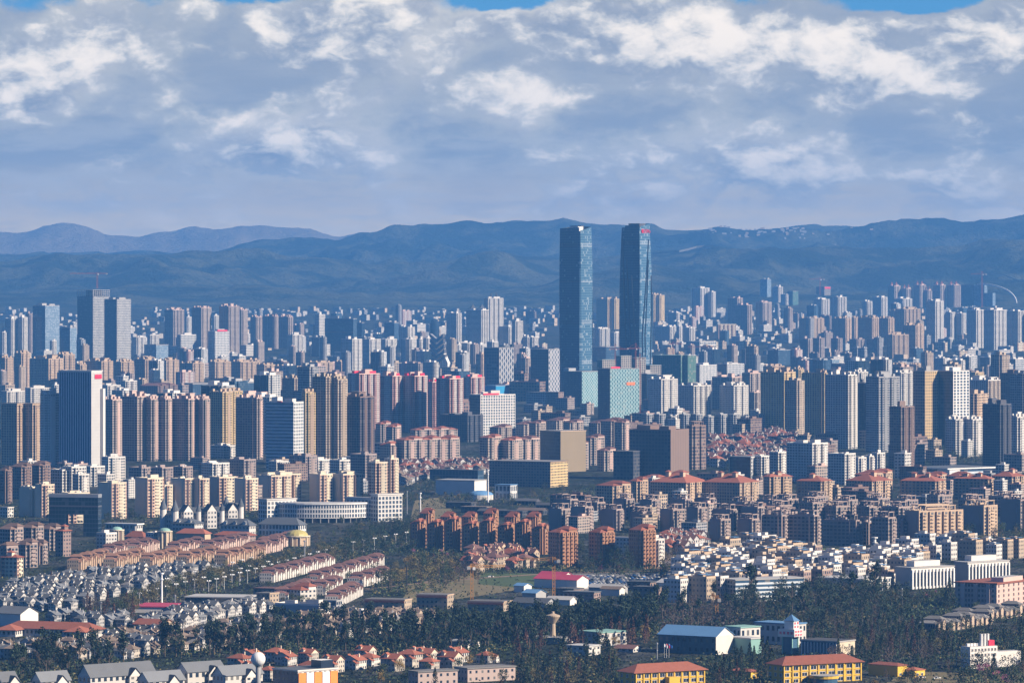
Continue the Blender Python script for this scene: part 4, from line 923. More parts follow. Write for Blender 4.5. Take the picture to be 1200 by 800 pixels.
office(738, 786, 809, 504, 562, 'brown_fins', left='dark_flats', plaster='brown_plaster', crown='boxes', label='big navy-shaded block with a plain brown sunlit face', th=30)
office(806, 811, 828, 501, 550, 'brown_flats', crown='frame', label='brown slatted tower joined to the right of the navy-shaded block', th=45, bays=(1, 2), cell=2.6)
office(719, 742, 752, 530, 562, 'dark_flats', crown='mono', label='lower dark block in front of the navy-shaded block', name='office_block', cat='office block')
# right of centre red roofs
wh = 'red-roofed row right of centre'
rows(wh, 'long beige block under red roof', 'tan_flats', [(763, 804, 832, 567, 594), (826, 867, 891, 567, 594), (895, 902, 929, 560, 590), (935, 962, 976, 562, 592), (993, 1022, 1048, 562, 588), (1057, 1096, 1110, 565, 588), (1120, 1158, 1166, 562, 585), (1164, 1186, 1204, 558, 582)], crown='hip', roof='roof_red', left='mauve_flats', name='apartment_block', cat='apartment block')
wh = 'second red-roofed row, right of centre'
rows(wh, 'beige block under small red roofs', 'tan_flats', [(699, 718, 740, 569, 594), (738, 746, 760, 562, 588), (745, 760, 782, 560, 582), (782, 792, 808, 556, 576), (1003, 1018, 1036, 556, 576), (1085, 1098, 1111, 556, 574), (1110, 1124, 1140, 558, 578), (1020, 1034, 1047, 553, 574)], crown='multihip', roof='roof_red', left='mauve_flats', name='apartment_block', cat='apartment block')
wh = 'brown estate with roof frames'
L = []
rr = random.Random(5)
for base, xs, hh in ((608, range(648, 900, 34), 22), (622, range(640, 905, 33), 24), (634, range(676, 905, 38), 27)):
    for x in xs:
        j = rr.uniform(-4, 4); w = rr.uniform(24, 30); f = rr.uniform(.5, .72)
        if base == 634 and x < 800: continue
        L.append((x + j, x + j + w * f, x + j + w, base - hh + rr.uniform(-2, 2), base + rr.uniform(-1.5, 1.5)))
rows(wh, 'brown flat block with roof frames', 'mauve_flats', L, crown='frame', roof='roof_brown', left='mauve_plaster', name='apartment_block', cat='apartment block')
wh = 'brown estate, right half'
L = []
for base, xs, hh in ((604, range(906, 1190, 36), 20), (617, range(900, 1060, 34), 24)):
    for x in xs:
        j = rr.uniform(-4, 4); w = rr.uniform(27, 34); f = rr.uniform(.3, .6)
        L.append((x + j, x + j + w * f, x + j + w, base - hh + rr.uniform(-2, 2), base + rr.uniform(-1.5, 1.5)))
rows(wh, 'brown flat block with roof frames', 'mauve_flats', L, crown='frame', roof='roof_brown', left='mauve_flats', name='apartment_block', cat='apartment block')
rows('front of the brown estate, right', 'dark brown block facing the white village', 'mauve_flats', [(895, 916, 921, 604, 638), (925, 954, 961, 604, 638), (966, 1003, 1008, 612, 640), (1006, 1018, 1024, 612, 638), (1023, 1041, 1051, 609, 641), (1050, 1058, 1066, 612, 636)], crown='frame', roof='roof_brown', name='apartment_block', cat='apartment block', left='mauve_flats')
slab(1062, 1077, 1132, 601, 637, 'tan_flats', 'frame', 'roof_brown', label='long sunlit brown slab with eight repeating bays, front of the brown estate', th=58, left='mauve_plaster', bays=(0, 6))
slab(1129, 1153, 1171, 592, 630, 'tan_flats', 'frame', 'roof_brown', label='brown slab right of the long sunlit one, dark blank end', left='mauve_plaster', th=42)
slab(1174, 1196, 1209, 586, 622, 'mauve_flats', 'frame', 'roof_brown', label='mauve blank-ended block at the right edge', left='mauve_plaster')
block(923, 952, 972, 520, 565, 'white_flats', 'boxes', label='grey-and-white flat tower standing above the red roofs', left='mauve_flats', th=38)
block(971, 990, 1004, 532, 568, 'white_flats', 'boxes', label='white flat block right of the grey-and-white tower', left='grey_flats')
rows('white flats beside the grey-and-white tower', 'white flat block', 'white_flats', [(1000, 1006, 1016, 536, 562), (1012, 1019, 1024, 534, 560), (1022, 1028, 1038, 530, 556), (902, 912, 922, 532, 562), (884, 892, 904, 536, 560)], left='grey_flats', name='apartment_block', cat='apartment block')
block(1109, 1120, 1134, 491, 534, 'white_flats', 'ornate', label='left of two white flat towers by the trees, below the golden tower', left='grey_flats'); block(1130, 1140, 1153, 492, 534, 'white_flats', 'ornate', label='right of two white flat towers by the trees, below the golden tower', left='grey_flats')
slab(1073, 1083, 1100, 513, 524, 'gold_flats', 'multihip', 'roof_tan', label='low golden block at the foot of the golden gridded tower')
office(856, 880, 896, 534, 560, 'white_grid', left='dark_glass', crown='mono', label='teal glass block with a pale end among white-and-red villas', name='office_block', cat='office block')
def mall():
    root, s = at_root('exhibition_hall', 'exhibition hall', 1119, 558, 52, 'long white hall with a blue-grey flat roof, above the right red roofs')
    mb = MB(); mb.box(0, 0, 0, 62, 78, 10, 'white_bands', 'roof_blue', cell=6, fh=5); mb.build('wall', root)
    mb = MB(); mb.box(0, 0, 10.01, 66, 84, 1.4, 'trim_white', 'roof_slate', bottom=True); mb.build('roof', root)
    mb = MB(); mb.box(24, -32, 0, 20, 16.2, 9.4, 'trim_white', bottom=True); mb.build('entrance', root)
    OCC.append((root.location.x, root.location.y, 48))
mall()
# orange estate
wh = 'orange brick estate'
L = []
for i in range(8): L.append((481 + i * 20.5, 492 + i * 20.5, 498.5 + i * 20.5, 611.5 + i * .6 + (i % 2) * 2.5, 643 + i * .9))
for i in range(6): L.append((492 + i * 25, 502 + i * 25, 508 + i * 25, 603 + (i % 3) * 2, 634))
for t in L:
    o = block(*t, 'orange_flats', 'multihip', 'roof_red', desc='orange brick tower with red tiled cap', where=wh, bays=(1, 1), e=1.5, el=.8, name='brick_apartment', cat='apartment block')
    wl, wr, hh = o['dims']; mb = MB(); mb.box(wl / 2 + 1.2, 0, hh - .02, 2.2, wr * .42, 2.2, 'orange_brick'); mb.gable(wl / 2 + 1.2, 0, hh + 2.2, 2.2, wr * .42, 1.5, 'roof_red', 'orange_brick', 'x', .3); mb.build('gable_bay', o)
rows('right end of the orange brick estate', 'long orange slab with stepped red roofs', 'orange_flats', [(643, 656, 677, 622, 664), (691, 703, 720, 622, 664), (738, 751, 768, 620, 666)], crown='multihip', roof='roof_red', th=52, bays=(1, 4), name='brick_apartment', cat='apartment block')
slab(718, 738, 745, 632, 652, 'village_white', 'mono', label='white-blue block between two orange slabs', bays=(0, 0))
slab(764, 768, 777, 632, 664, 'white_flats', 'boxes', label='narrow white block at the right end of the orange slabs')
# shed cluster, pale halls in the centre gap
def shed(x0, xc, x1, yt, yb, wall, roofm, label, th=None, gable=True, endwall=None, name='shed', cat='shed', along='x', rh=None):
    c, th, wl, wr, s = frame_of(x0, xc, x1, yb, th); h = max(3.0, (yb - yt) * s); rh = rh or min(3.5, min(wl, wr) * .18)
    root = thing(name, cat, c, -th, None, label)
    mb = MB(); mb.box(0, 0, 0, wl, wr, h - (rh if gable else 0) * .6, (lambda nx, ny: endwall if endwall and abs(nx) > abs(ny) else wall), roofm, cell=4, fh=max(3.5, h * .45)); mb.build('wall', root)
    mb = MB()
    if gable: mb.gable(0, 0, h - rh * .6 + .02, wl, wr, rh, roofm, PL.get(endwall or wall, endwall or wall) if (endwall or wall) in MATS else 'concrete', along, .7)
    else: mb.box(0, 0, h + .02, wl + 1, wr + 1, .7, roofm, bottom=True)
    mb.build('roof', root); root['dims'] = (wl, wr, h); OCC.append((c.x, c.y, .45 * math.hypot(wl, wr))); return root
shed(503, 560, 567, 551, 564, 'blue_glass', 'roof_slate', 'flat blue-grey shed above the white shed, centre gap', gable=False)
shed(510, 556, 570, 563, 580, 'white_plaster', 'roof_pale', 'long white shed left of the blue dome', gable=False)
shed(580, 598, 606, 568, 585, 'white_grid', 'roof_blue', 'small white shed right of the blue dome', gable=False)
def bubble():
    root, s = at_root('dome_hall', 'sports hall', 563, 585, 0, 'low blue domed sports hall beside the white shed')
    mb = MB(); mb.cyl(0, 0, 0, 5, 13, 13, 24, 'white_plaster'); mb.build('wall', root); mb = MB(); mb.dome(0, 0, 5.01, 13, 4.5, 'roof_blue', 24, 6); mb.build('dome', root)
    OCC.append((root.location.x, root.location.y, 14))
bubble()
for i, (x, r) in enumerate(((540, 601), (560, 604), (582, 606), (606, 603), (522, 596), (628, 597), (648, 594), (598, 592))):
    o = shed(x, x + 30, x + 36, r - 7, r, 'dark_flats', 'roof_dark' if i % 3 else 'roof_tan', None, gable=bool(i % 2), name='market_hall', cat='market hall'); later(o, 'dark-roofed market hall', 'behind the orange brick estate', x, r)
# ------------------------------------------------------------------ foreground houses and halls
class Proto:
    """one thing is built; the following ones copy it and each of its parts"""
    def __init__(s, build): s.b = build; s.o = None; s.k = None
    def place(s, loc, rot, scale=1.0, label=None):
        if s.o is None:
            s.o = s.b(); s.k = kids_of(s.o); s.o.location = loc; s.o.rotation_euler = (0, 0, rot); s.o.scale = (scale,) * 3; return s.o
        return dup(s.o, s.k, loc, rot, scale)
def make_villa(wall, roofm, plaster, v, w=11, d=10, name='villa', cat='villa'):
    def b():
        root = thing(name, cat, (0, 0, 0)); h = 6.6 if v % 2 == 0 else 8.6
        mb = MB(); mb.box(0, 0, -1, w, d, h + 1, wall, roofm, cell=2.6, fh=3.3); mb.build('wall', root)
        mb = MB()
        if v in (0, 3): mb.hip(0, 0, h + .02, w, d, 2.9, roofm, .8)
        else: mb.gable(0, 0, h + .02, w, d, 3.1, roofm, plaster, 'x' if v == 1 else 'y', .7)
        rf = mb.build('roof', root)
        mb = MB(); mb.box(w * .22, d * .12, h + .8, .9, .9, 3.4, plaster); mb.build('chimney', rf)
        mb = MB(); mb.box(w * .34, -d * .5 - 1.6, -1, w * .42, 3.8, h * .72 + 1, wall, roofm, cell=2.4, fh=3.2); mb.build('wing', root)
        mb = MB(); mb.gable(w * .34, -d * .5 - 1.6, h * .72 + .02, w * .42, 3.8, 1.7, roofm, plaster, 'y', .5); mb.build('wing_roof', root)
        if v in (1, 2): mb = MB(); mb.box(-w * .2, -d * .3, h + .5, 2.6, 3, 2.1, plaster); mb.gable(-w * .2, -d * .3, h + 2.6, 2.6, 3, 1.3, roofm, plaster, 'y', .3); mb.build('dormer', root)
        return root
    return b
GREYV = [Proto(make_villa('villa_wall' if v != 2 else 'grey_flats', 'roof_slate' if v < 2 else 'slate_light', 'villa_plaster', v, name='villa' if v in (0, 3) else 'gabled_villa')) for v in range(4)] + [Proto(make_villa('village_white', m_, 'white_plaster', v, 10, 9, name=n_)) for v, m_, n_ in ((1, 'roof_dark', 'gabled_villa'), (0, 'roof_grey', 'villa'))]
TANV = [Proto(make_villa('village_tan' if v % 2 else 'village_flats', 'roof_tan', 'beige_plaster', v, name='detached_house', cat='house')) for v in range(4)]
REDV = [Proto(make_villa('village_flats' if v % 2 else 'village_white', 'roof_red', 'cream_plaster', v, 13, 11, name='country_house', cat='house')) for v in range(4)]
REDT = [Proto(make_villa('village_tan', m, 'tan_plaster', v, 10, 9, name='pitched_house', cat='house')) for v, m in enumerate(('roof_red', 'roof_maroon', 'roof_red', 'roof_maroon'))]
MIXV = [Proto(make_villa('villa_wall', m, 'villa_plaster', v, 10, 9, name='pitched_house', cat='house')) for v, m in enumerate(('roof_maroon', 'roof_maroon', 'roof_tan', 'roof_red'))]
def inpoly(x, y, P):
    c = False; n = len(P)
    for i in range(n):
        (a, b), (d, e) = P[i], P[(i + 1) % n]
        if (b > y) != (e > y) and x < (d - a) * (y - b) / (e - b) + a: c = not c
    return c
BOUL = [(120, 722), (200, 696), (300, 671), (400, 650), (520, 630)]
ROADS = [(760, 662), (830, 652), (880, 640), (960, 636), (1200, 634)]
def near_boulevard(x, y, m, line=None):
    line = line or BOUL
    for a, b in zip(line, line[1:]):
        p, q = at(*a), at(*b); d = q - p; t = max(0, min(1, ((x - p.x) * d.x + (y - p.y) * d.y) / (d.x ** 2 + d.y ** 2)))
        if math.hypot(x - p.x - d.x * t, y - p.y - d.y * t) < m: return True
    return False
def estate(protos, poly, desc, where, th, step=15.5, deep=17.0, jit=2.2, keep=.95, seed=1, clear=6.0, sc=(.9, 1.12), turn=.2):
    """houses in ranks along the estate's own street direction, inside an outline given where it lies on the photograph"""
    rnd = random.Random(seed); pts = [at(x, r) for x, r in poly]
    cx = sum(p.x for p in pts) / len(pts); cyy = sum(p.y for p in pts) / len(pts); ca, sa = math.cos(R(th)), math.sin(R(th))
    P = [(p.x, p.y) for p in pts]; n = int(max(math.hypot(p.x - cx, p.y - cyy) for p in pts) / min(step, deep)) + 2; k = 0
    for i in range(-n, n + 1):
        for j in range(-n, n + 1):
            u, v = i * step + rnd.uniform(-jit, jit), j * deep + rnd.uniform(-jit, jit)
            x, y = cx + u * ca + v * sa, cyy - u * sa + v * ca
            if not inpoly(x, y, P) or rnd.random() > keep or not free(x, y, clear) or near_boulevard(x, y, 34) or near_boulevard(x, y, 16, ROADS): continue
            q = rnd.choice(protos); o = q.place((x, y, ground(y)), -R(th) + (0 if rnd.random() > turn else math.pi / 2) + rnd.uniform(-.04, .04), rnd.uniform(*sc))
            OCC.append((x, y, clear)); later(o, desc, where, 600 + x / y * FPX, HOR + FPX * HC / y); k += 1
    return k
def terrace(p0, p1, wall, roofm, plaster, desc, where, unit=6.6, depth=9, h=7.4, group=None):
    """a row of joined houses between two points of the photograph, each house an object"""
    A, B = at(*p0), at(*p1); A.z = B.z = 0; d = B - A; L = d.length; n = max(2, int(L / unit)); d.normalize(); ang = math.atan2(d.y, d.x)
    key = (wall, roofm, unit, depth, h)
    if key not in TERR:
        def mk(v):
            def b():
                root = thing('terraced_house', 'terraced house', (0, 0, 0)); hh = h + (0, 2.3, -.9)[v]
                mb = MB(); mb.box(0, depth / 2 - v * .45, -1, unit - (.05, 1.1, .6)[v], depth + v * .9, hh + 1, wall, roofm, cell=1.7, fh=2.9); mb.build('wall', root)
                mb = MB(); mb.hip(0, depth / 2 - v * .45, hh + .02, unit - .9, depth + v * .9, 1.6 + v * .3, roofm, .4); mb.build('roof', root)
                mb = MB(); mb.box(-unit * .2, -.75, -1, unit * .5, 2.4, hh * .8 + 1, plaster); mb.build('porch', root)
                mb = MB(); mb.gable(-unit * .2, -.75, hh * .8 + .02, unit * .5, 2.4, 1.5, roofm, plaster, 'y', .3); mb.build('porch_roof', root)
                return root
            return b
        TERR[key] = [Proto(mk(0)), Proto(mk(1)), Proto(mk(2))]
    for i in range(n):
        p = A + d * (unit * (i + .5)); p.z = ground(p.y)
        o = TERR[key][(0, 1, 2, 0, 2, 1)[i % 6]].place(p, ang); OCC.append((p.x, p.y + depth / 2, 5.5)); later(o, desc, where, 600 + p.x / p.y * FPX, HOR + FPX * HC / p.y)
TERR = {}
# peach terraces under the domes
wh = 'terraces below the green dome'
for a, b in (((92, 668), (130, 659)), ((134, 667), (172, 658)), ((176, 666), (216, 657)), ((219, 664), (262, 655)), ((264, 662), (312, 652))): terrace(a, b, 'village_tan', 'roof_peach', 'peach_plaster', 'peach terraced house with red roof', wh, h=8.0)
wh = 'pale terraces right of the green dome'
for a, b in (((130, 654), (166, 645)), ((206, 651), (240, 643)), ((246, 649), (292, 638)), ((296, 652), (330, 644)), ((312, 645), (356, 635)), ((160, 650), (186, 643))): terrace(a, b, 'village_flats', 'roof_maroon', 'pink_plaster', 'pale terraced house with red roof', wh, h=7.4, unit=7.6)
wh = 'red terraces along the boulevard'
for a, b in (((318, 682), (392, 662)), ((372, 686), (449, 663)), ((421, 688), (459, 678)), ((334, 706), (368, 694)), ((396, 710), (424, 696)), ((378, 697), (402, 690))): terrace(a, b, 'village_white', 'roof_maroon', 'white_plaster', 'white terraced house with maroon roof', wh, unit=7.6, h=6.8)
# left edge apartments
wh = 'left edge below the white estate'
rows(wh, 'brown-roofed walk-up block', 'mauve_flats', [(-4, 12, 26, 622, 650), (22, 37, 50, 620, 648), (45, 58, 71, 618, 645), (-8, 8, 20, 640, 669), (17, 30, 43, 638, 665), (39, 46, 53, 637, 661)], crown='multihip', roof='roof_brown', left='mauve_flats', name='walk_up_block', cat='apartment block')
slab(66, 74, 81, 622, 652, 'brick_low', 'hip', 'roof_red', label='narrow brick block beside the gate-shaped building', bays=(0, 0))
slab(0, 20, 26, 655, 676, 'cream_flats', 'hip', 'roof_red', label='low cream hall with red eaves at the left edge', bays=(0, 0))
slab(0, 9, 14, 593, 606, 'white_flats', 'mono', label='small white hall at the far left edge, below the dark brown flats', bays=(0, 0))
# signature low buildings
def red_hall():
    root, s = at_root('tiled_hall', 'market hall', 58, 745, 20, 'wide low hall with bright orange-red tiled roof at the left edge')
    mb = MB(); mb.box(0, 6, 0, 62, 15, 5, 'village_white', 'roof_red', cell=3, fh=4); mb.build('wall', root)
    mb = MB(); mb.hip(0, 6, 5.02, 62, 15, 4.2, 'roof_red', 1.6); mb.build('roof', root)
    for sx in (-1, 1):
        mb = MB(); mb.box(sx * 24, -7, 0, 13, 12, 4.6, 'village_white', 'roof_red', cell=3, fh=4); mb.build('wing', root); mb = MB(); mb.hip(sx * 24, -7, 4.62, 13, 14, 3.2, 'roof_red', 1.4); mb.build('wing_roof', root)
    OCC.append((root.location.x, root.location.y, 34))
red_hall()
shed(-8, 24, 42, 714, 734, 'white_plaster', 'roof_slate', 'blue-grey pitched house above the orange-red hall', name='house', cat='house', rh=4)
shed(155, 190, 203, 728, 741, 'village_tan', 'roof_red', 'small hall with orange-red roof right of the wide one', name='tiled_hall', cat='hall', rh=3)
shed(155, 205, 216, 711, 718, 'white_plaster', 'roof_pink', 'long bright pink market roof left of the tall white mast', gable=False, th=10, name='market_hall', cat='market hall'); shed(228, 244, 249, 711, 717, 'white_plaster', 'roof_pink', 'short bright pink market roof right of the tall white mast', gable=False, th=10, name='market_hall', cat='market hall')
shed(216, 290, 300, 700, 711, 'glass_dark', 'roof_pale', 'long flat beige canopy beside the boulevard', gable=False, th=12, name='canopy_hall', cat='station hall'); shed(296, 330, 342, 690, 700, 'brick_low', 'roof_maroon', 'low hall with red roof edge beside the flat beige canopy', gable=False, name='canopy_hall', cat='hall')
slab(321, 374, 386, 709, 731, 'village_white', 'boxes', left='grey_plaster', label='plain grey office with a white windowed end, above the brown villas', bays=(0, 0), th=25, crown='boxes') if False else slab(321, 374, 386, 709, 731, 'village_white', 'boxes', left='grey_plaster', label='plain grey office with a white windowed end, above the brown villas', bays=(0, 0), th=25)
slab(336, 352, 370, 690, 706, 'village_white', 'multihip', 'roof_red', label='white block with several red roofs left of the red terrace', bays=(0, 0)); slab(300, 316, 326, 697, 711, 'village_tan', 'mono', label='low tan block left of the plain grey office', bays=(0, 0)); slab(370, 394, 400, 702, 720, 'grey_flats', 'mono', label='dark glass block behind the plain grey office', bays=(0, 0))
for i, t in enumerate([(427, 474, 482, 703, 719), (488, 524, 532, 699, 713), (548, 590, 600, 704, 716)]):
    o = slab(*t, 'village_tan', 'mono', roof='roof_grey', label=('left', 'middle', 'right')[i] + ' one of three low beige school blocks with red parapets', bays=(0, 0), th=20, name='school_block', cat='school')
    wl, wr, hh = o['dims']; mb = MB(); mb.box(0, -wr / 2 - .7, hh - 1.6, wl, .5, 1.3, 'roof_red', bottom=True); mb.build('red_band', o)
# market and sheds round the car park
shed(626, 676, 690, 676, 690, 'white_plaster', 'roof_pink', 'big bright red market roof beside the car park', th=35, name='market_hall', cat='market hall', rh=3); shed(630, 660, 672, 672, 682, 'white_plaster', 'roof_pink', 'smaller bright red market roof behind the big one', th=35, name='market_hall', cat='market hall', rh=3)
wh = 'shed yard between the car park and dark trees'
for i, (x0, xc, x1, yt, yb, m) in enumerate([(604, 614, 622, 684, 694, 'roof_blue'), (660, 696, 704, 694, 706, 'roof_slate'), (690, 728, 736, 686, 697, 'roof_pale'), (704, 726, 732, 688, 698, 'roof_tan'), (735, 762, 772, 682, 692, 'roof_slate'), (600, 640, 652, 703, 713, 'roof_slate'), (640, 668, 676, 700, 709, 'roof_pale'), (742, 772, 780, 688, 700, 'roof_dark'), (612, 628, 640, 692, 703, 'roof_blue'), (770, 786, 800, 680, 697, 'roof_pale'), (650, 672, 684, 690, 699, 'roof_dark')]):
    o = shed(x0, xc, x1, yt, yb, ['white_plaster', 'brick_low', 'grey_plaster'][i % 3], m, None, gable=i % 3 != 1); later(o, {'roof_blue': 'blue-roofed', 'roof_slate': 'slate-roofed', 'roof_pale': 'pale-roofed', 'roof_tan': 'tan-roofed', 'roof_dark': 'dark-roofed'}[m] + ' shed', wh, xc, yb)
# exhibition block, schools, pink hotel on the right
for t, lb in (((1051, 1068, 1122, 668, 690), 'left half of the long white pillared hall behind the pink hotel'), ((1120, 1134, 1187, 661, 683), 'right half of the long white pillared hall behind the pink hotel')):
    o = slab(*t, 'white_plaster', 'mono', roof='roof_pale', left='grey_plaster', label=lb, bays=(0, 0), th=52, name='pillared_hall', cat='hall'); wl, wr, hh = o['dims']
    for k in range(13):
        mb = MB(); mb.box(wl / 2 + .5, -wr / 2 + .8 + (wr - 1.6) * k / 12, 0, 1.0, 1.2, hh - 1, 'trim_white'); mb.build('pillar', o)
    for k in range(12):
        mb = MB(); mb.box(wl / 2 + .06, -wr / 2 + .8 + (wr - 1.6) * (k + .5) / 12, 2, .12, 2.2, hh - 5, 'glass_dark', bottom=True); mb.build('window', o)
    mb = MB(); mb.box(-wl * .1, 0, hh + .85, wl * .5, wr * .6, 4, 'white_plaster', 'roof_pale'); mb.build('upper_storey', o)
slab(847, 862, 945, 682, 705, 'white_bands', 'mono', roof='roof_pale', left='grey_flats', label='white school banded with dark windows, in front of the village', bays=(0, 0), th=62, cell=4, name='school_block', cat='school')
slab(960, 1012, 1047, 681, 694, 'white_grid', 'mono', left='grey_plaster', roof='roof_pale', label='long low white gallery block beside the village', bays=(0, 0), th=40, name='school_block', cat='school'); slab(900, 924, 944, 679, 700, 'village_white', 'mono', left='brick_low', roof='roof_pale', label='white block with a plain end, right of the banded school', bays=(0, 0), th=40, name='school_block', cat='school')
def window_parts(root, spots, w, h, face, frame='trim_white', pane='glass_dark'):
    """single windows: a frame and its pane, one mesh copied to every place on the wall"""
    mb = MB(); t = .14
    mb.box(0, 0, 0, w, .12, h, pane, bottom=True); mb.box(0, -.06, -t, w + 2 * t, .26, t, frame, bottom=True); mb.box(0, -.06, h, w + 2 * t, .26, t, frame, bottom=True)
    for sx in (-1, 1): mb.box(sx * (w / 2 + t / 2), -.06, 0, t, .24, h, frame, bottom=True)
    mb.box(0, -.05, 0, .1, .2, h, frame); me = mb.mesh('window')
    for x, y, z in spots:
        o = bpy.data.objects.new('window', me); COL.objects.link(o); o.parent = root; o.location = (x, y, z); o.rotation_euler = (0, 0, R(90) if face == 'x' else 0)
def hotel():
    c, th, wl, wr, s = frame_of(1122, 1168, 1222, 713, 33); root = thing('hotel', 'hotel', c, -th, None, 'pink hotel with red roof edge, right edge below the pillared hall'); h = 29 * s
    mb = MB(); mb.box(0, 0, 0, wl, wr, h, 'pink_plaster', 'roof_grey'); mb.build('wall', root)
    window_parts(root, [(-wl / 2 + 3 + i * (wl - 6) / 10, -wr / 2 - .05, 1.2 + k * 3.4) for i in range(11) for k in range(5)], 1.5, 1.9, 'y', 'pink_plaster')
    window_parts(root, [(wl / 2 + .05, -wr / 2 + 3 + i * (wr - 6) / 7, 1.2 + k * 3.4) for i in range(8) for k in range(5)], 1.5, 1.9, 'x', 'pink_plaster')
    mb = MB(); mb.box(0, 0, h + .01, wl + 1.4, wr + 1.4, .9, 'roof_red', 'roof_red', bottom=True); mb.build('roof', root)
    mb = MB(); mb.box(wl * .28, 0, h + .92, wl * .3, wr * .5, 3, 'pink_plaster', 'roof_pale'); mb.build('plant_room', root)
    for fx in (-.3, 0, .3): mb = MB(); mb.box(fx * wl, -wr / 2 - .6, 0, 3, 1.2, h, 'pink_plaster'); mb.build('bay', root)
    OCC.append((c.x, c.y, .45 * math.hypot(wl, wr)))
hotel()
wh = 'brick terrace below the pink hotel'
for a, b in (((1096, 741), (1166, 730)), ((1130, 731), (1205, 720))): terrace(a, b, 'brick_low', 'roof_grey', 'beige_plaster', 'low brick terraced house with pale roof edge', wh, unit=7.6, depth=12, h=6)
def clinic():
    c, th, wl, wr, s = frame_of(1129, 1137, 1171, 783, 58); root = thing('clinic', 'hospital', c, -th, None, 'white four-storey block with three white flues and a red box on its roof'); h = 26 * s
    mb = MB(); mb.box(0, 0, 0, wl, wr, h, 'white_plaster', 'roof_pale'); mb.build('wall', root)
    window_parts(root, [(wl / 2 + .05, -wr / 2 + 1.6 + i * (wr - 3.2) / 7, 1.2 + k * 3.0) for i in range(8) for k in range(4)], 1.1, 1.5, 'x', 'white_plaster')
    mb = MB(); mb.box(0, wr * .5 + 9, 0, wl * .8, 17.9, h * .72, 'white_plaster', 'roof_pale'); mb.build('annex', root)
    mb = MB(); mb.box(0, wr * .36, h, wl * .6, wr * .2, 3.2, 'sign_red'); mb.build('red_box', root)
    for i in range(3): mb = MB(); mb.cyl(wl * .1, wr * (.04 + .12 * i), h, h + 7, .9, .9, 10, 'trim_white'); mb.build('flue', root)
    for i in range(5): mb = MB(); mb.box(-wl * .1, -wr * .38 + i * wr * .12, h, 1.6, 1.8, 1.6, 'trim_white'); mb.build('cooling_unit', root)
    OCC.append((c.x, c.y, 22))
clinic()
def yellow_hall(x0, xc, x1, yb, hpx, label, th, big):
    c, th, wl, wr, s = frame_of(x0, xc, x1, yb, th); wl = max(wl, 15); root = thing('yellow_hall', 'school building', c, -th, None, label); h = hpx * s
    mb = MB(); mb.box(0, 0, 0, wl, wr, h, 'yellow_paint', 'roof_red'); mb.build('wall', root)
    mb = MB(); mb.hip(0, 0, h + .5, wl, wr, 4.2, 'roof_red', 1.5); mb.build('roof', root)
    mb = MB(); mb.box(0, 0, h - .1, wl + 1.6, wr + 1.6, .55, 'yellow_paint', bottom=True); mb.build('cornice', root)
    nf = 3; n = 9
    window_parts(root, [(wl / 2 + .05, -wr / 2 + 2.2 + i * (wr - 4.4) / (n - 1), .9 + k * h / nf) for i in range(n) for k in range(nf) if not (big and i in (4,) and k < 2)], (wr / n) * .62, h / nf * .55, 'x')
    window_parts(root, [(-wl / 2 + 2 + i * (wl - 4) / 2, -wr / 2 - .05, .9 + k * h / nf) for i in range(3) for k in range(nf)], 1.6, 1.7, 'y')
    for i in range(n + 1):
        mb = MB(); mb.box(wl / 2 + .35, -wr / 2 + .6 + i * (wr - 1.2) / n, 0, .7, .7, h - .12, 'yellow_paint'); mb.build('pilaster', root)
    for k in range(1, nf): mb = MB(); mb.box(wl / 2 + .2, 0, k * h / nf - .1, .36, wr - .3, .5, 'yellow_paint', bottom=True); mb.build('ledge', root)
    if big:
        mb = MB(); mb.box(wl / 2 + 2.4, 0, h * .34, 4.6, wr * .16, .8, 'yellow_paint', bottom=True); mb.box(wl / 2 + 2.4, 0, h * .34 + .81, 4.4, wr * .15, h * .34, 'yellow_paint', bottom=True)
        for sy in (-1, 1): mb.box(wl / 2 + 4.2, sy * wr * .065, 0, .7, .7, h * .34 - .02, 'yellow_paint')
        mb.build('porch', root)
    else:
        mb = MB(); mb.cyl(wl / 2 + 6, -wr * .05, 0, 3.2, 7.5, 7.5, 20, 'glass_blue'); mb.cyl(wl / 2 + 6, -wr * .05, 3.21, 4.8, 8.1, 8.1, 20, 'yellow_paint'); mb.cyl(wl / 2 + 6, -wr * .05, 4.81, 5.0, 8.4, 8.4, 20, 'roof_pale'); mb.build('round_lobby', root)
        mb = MB(); mb.box(0, -wr * .42, h * .66 + .01, wl * .98, wr * .1, .3, 'roof_red'); mb.build('lower_roof', root)
    OCC.append((c.x, c.y, .46 * math.hypot(wl, wr))); return root, c, wl, wr, th
yellow_hall(729, 742, 826, 810, 22, 'yellow hall with red hipped roof and central porch, bottom middle among dark trees', 58, True)
yellow_hall(903, 916, 1012, 801, 22, 'long yellow hall with red hipped roof and a round lobby, bottom right', 60, False)
def yellow_annex(x0, xc, x1, yt, yb, label):
    c, th, wl, wr, s = frame_of(x0, xc, x1, yb, 45); root = thing('yellow_annex', 'annex', c, -th, None, label); h = (yb - yt) * s
    mb = MB(); mb.box(0, 0, 0, wl, wr, h, 'yellow_paint', 'roof_red'); mb.build('wall', root); mb = MB(); mb.hip(0, 0, h + .02, wl, wr, 1.3, 'roof_red', .5); mb.build('roof', root)
    window_parts(root, [(wl / 2 + .05, f * wr, 1.2) for f in (-.25, .2)], 1.6, 1.3, 'x'); OCC.append((c.x, c.y, .45 * math.hypot(wl, wr)))
yellow_annex(1020, 1052, 1061, 779, 793, 'plain yellow annex with sloping red roof right of the long yellow hall'); yellow_annex(1058, 1072, 1083, 784, 793, 'lowest yellow annex, farthest from the long yellow hall'); yellow_annex(855, 880, 888, 786, 795, 'small yellow house with red roof between the two yellow halls')
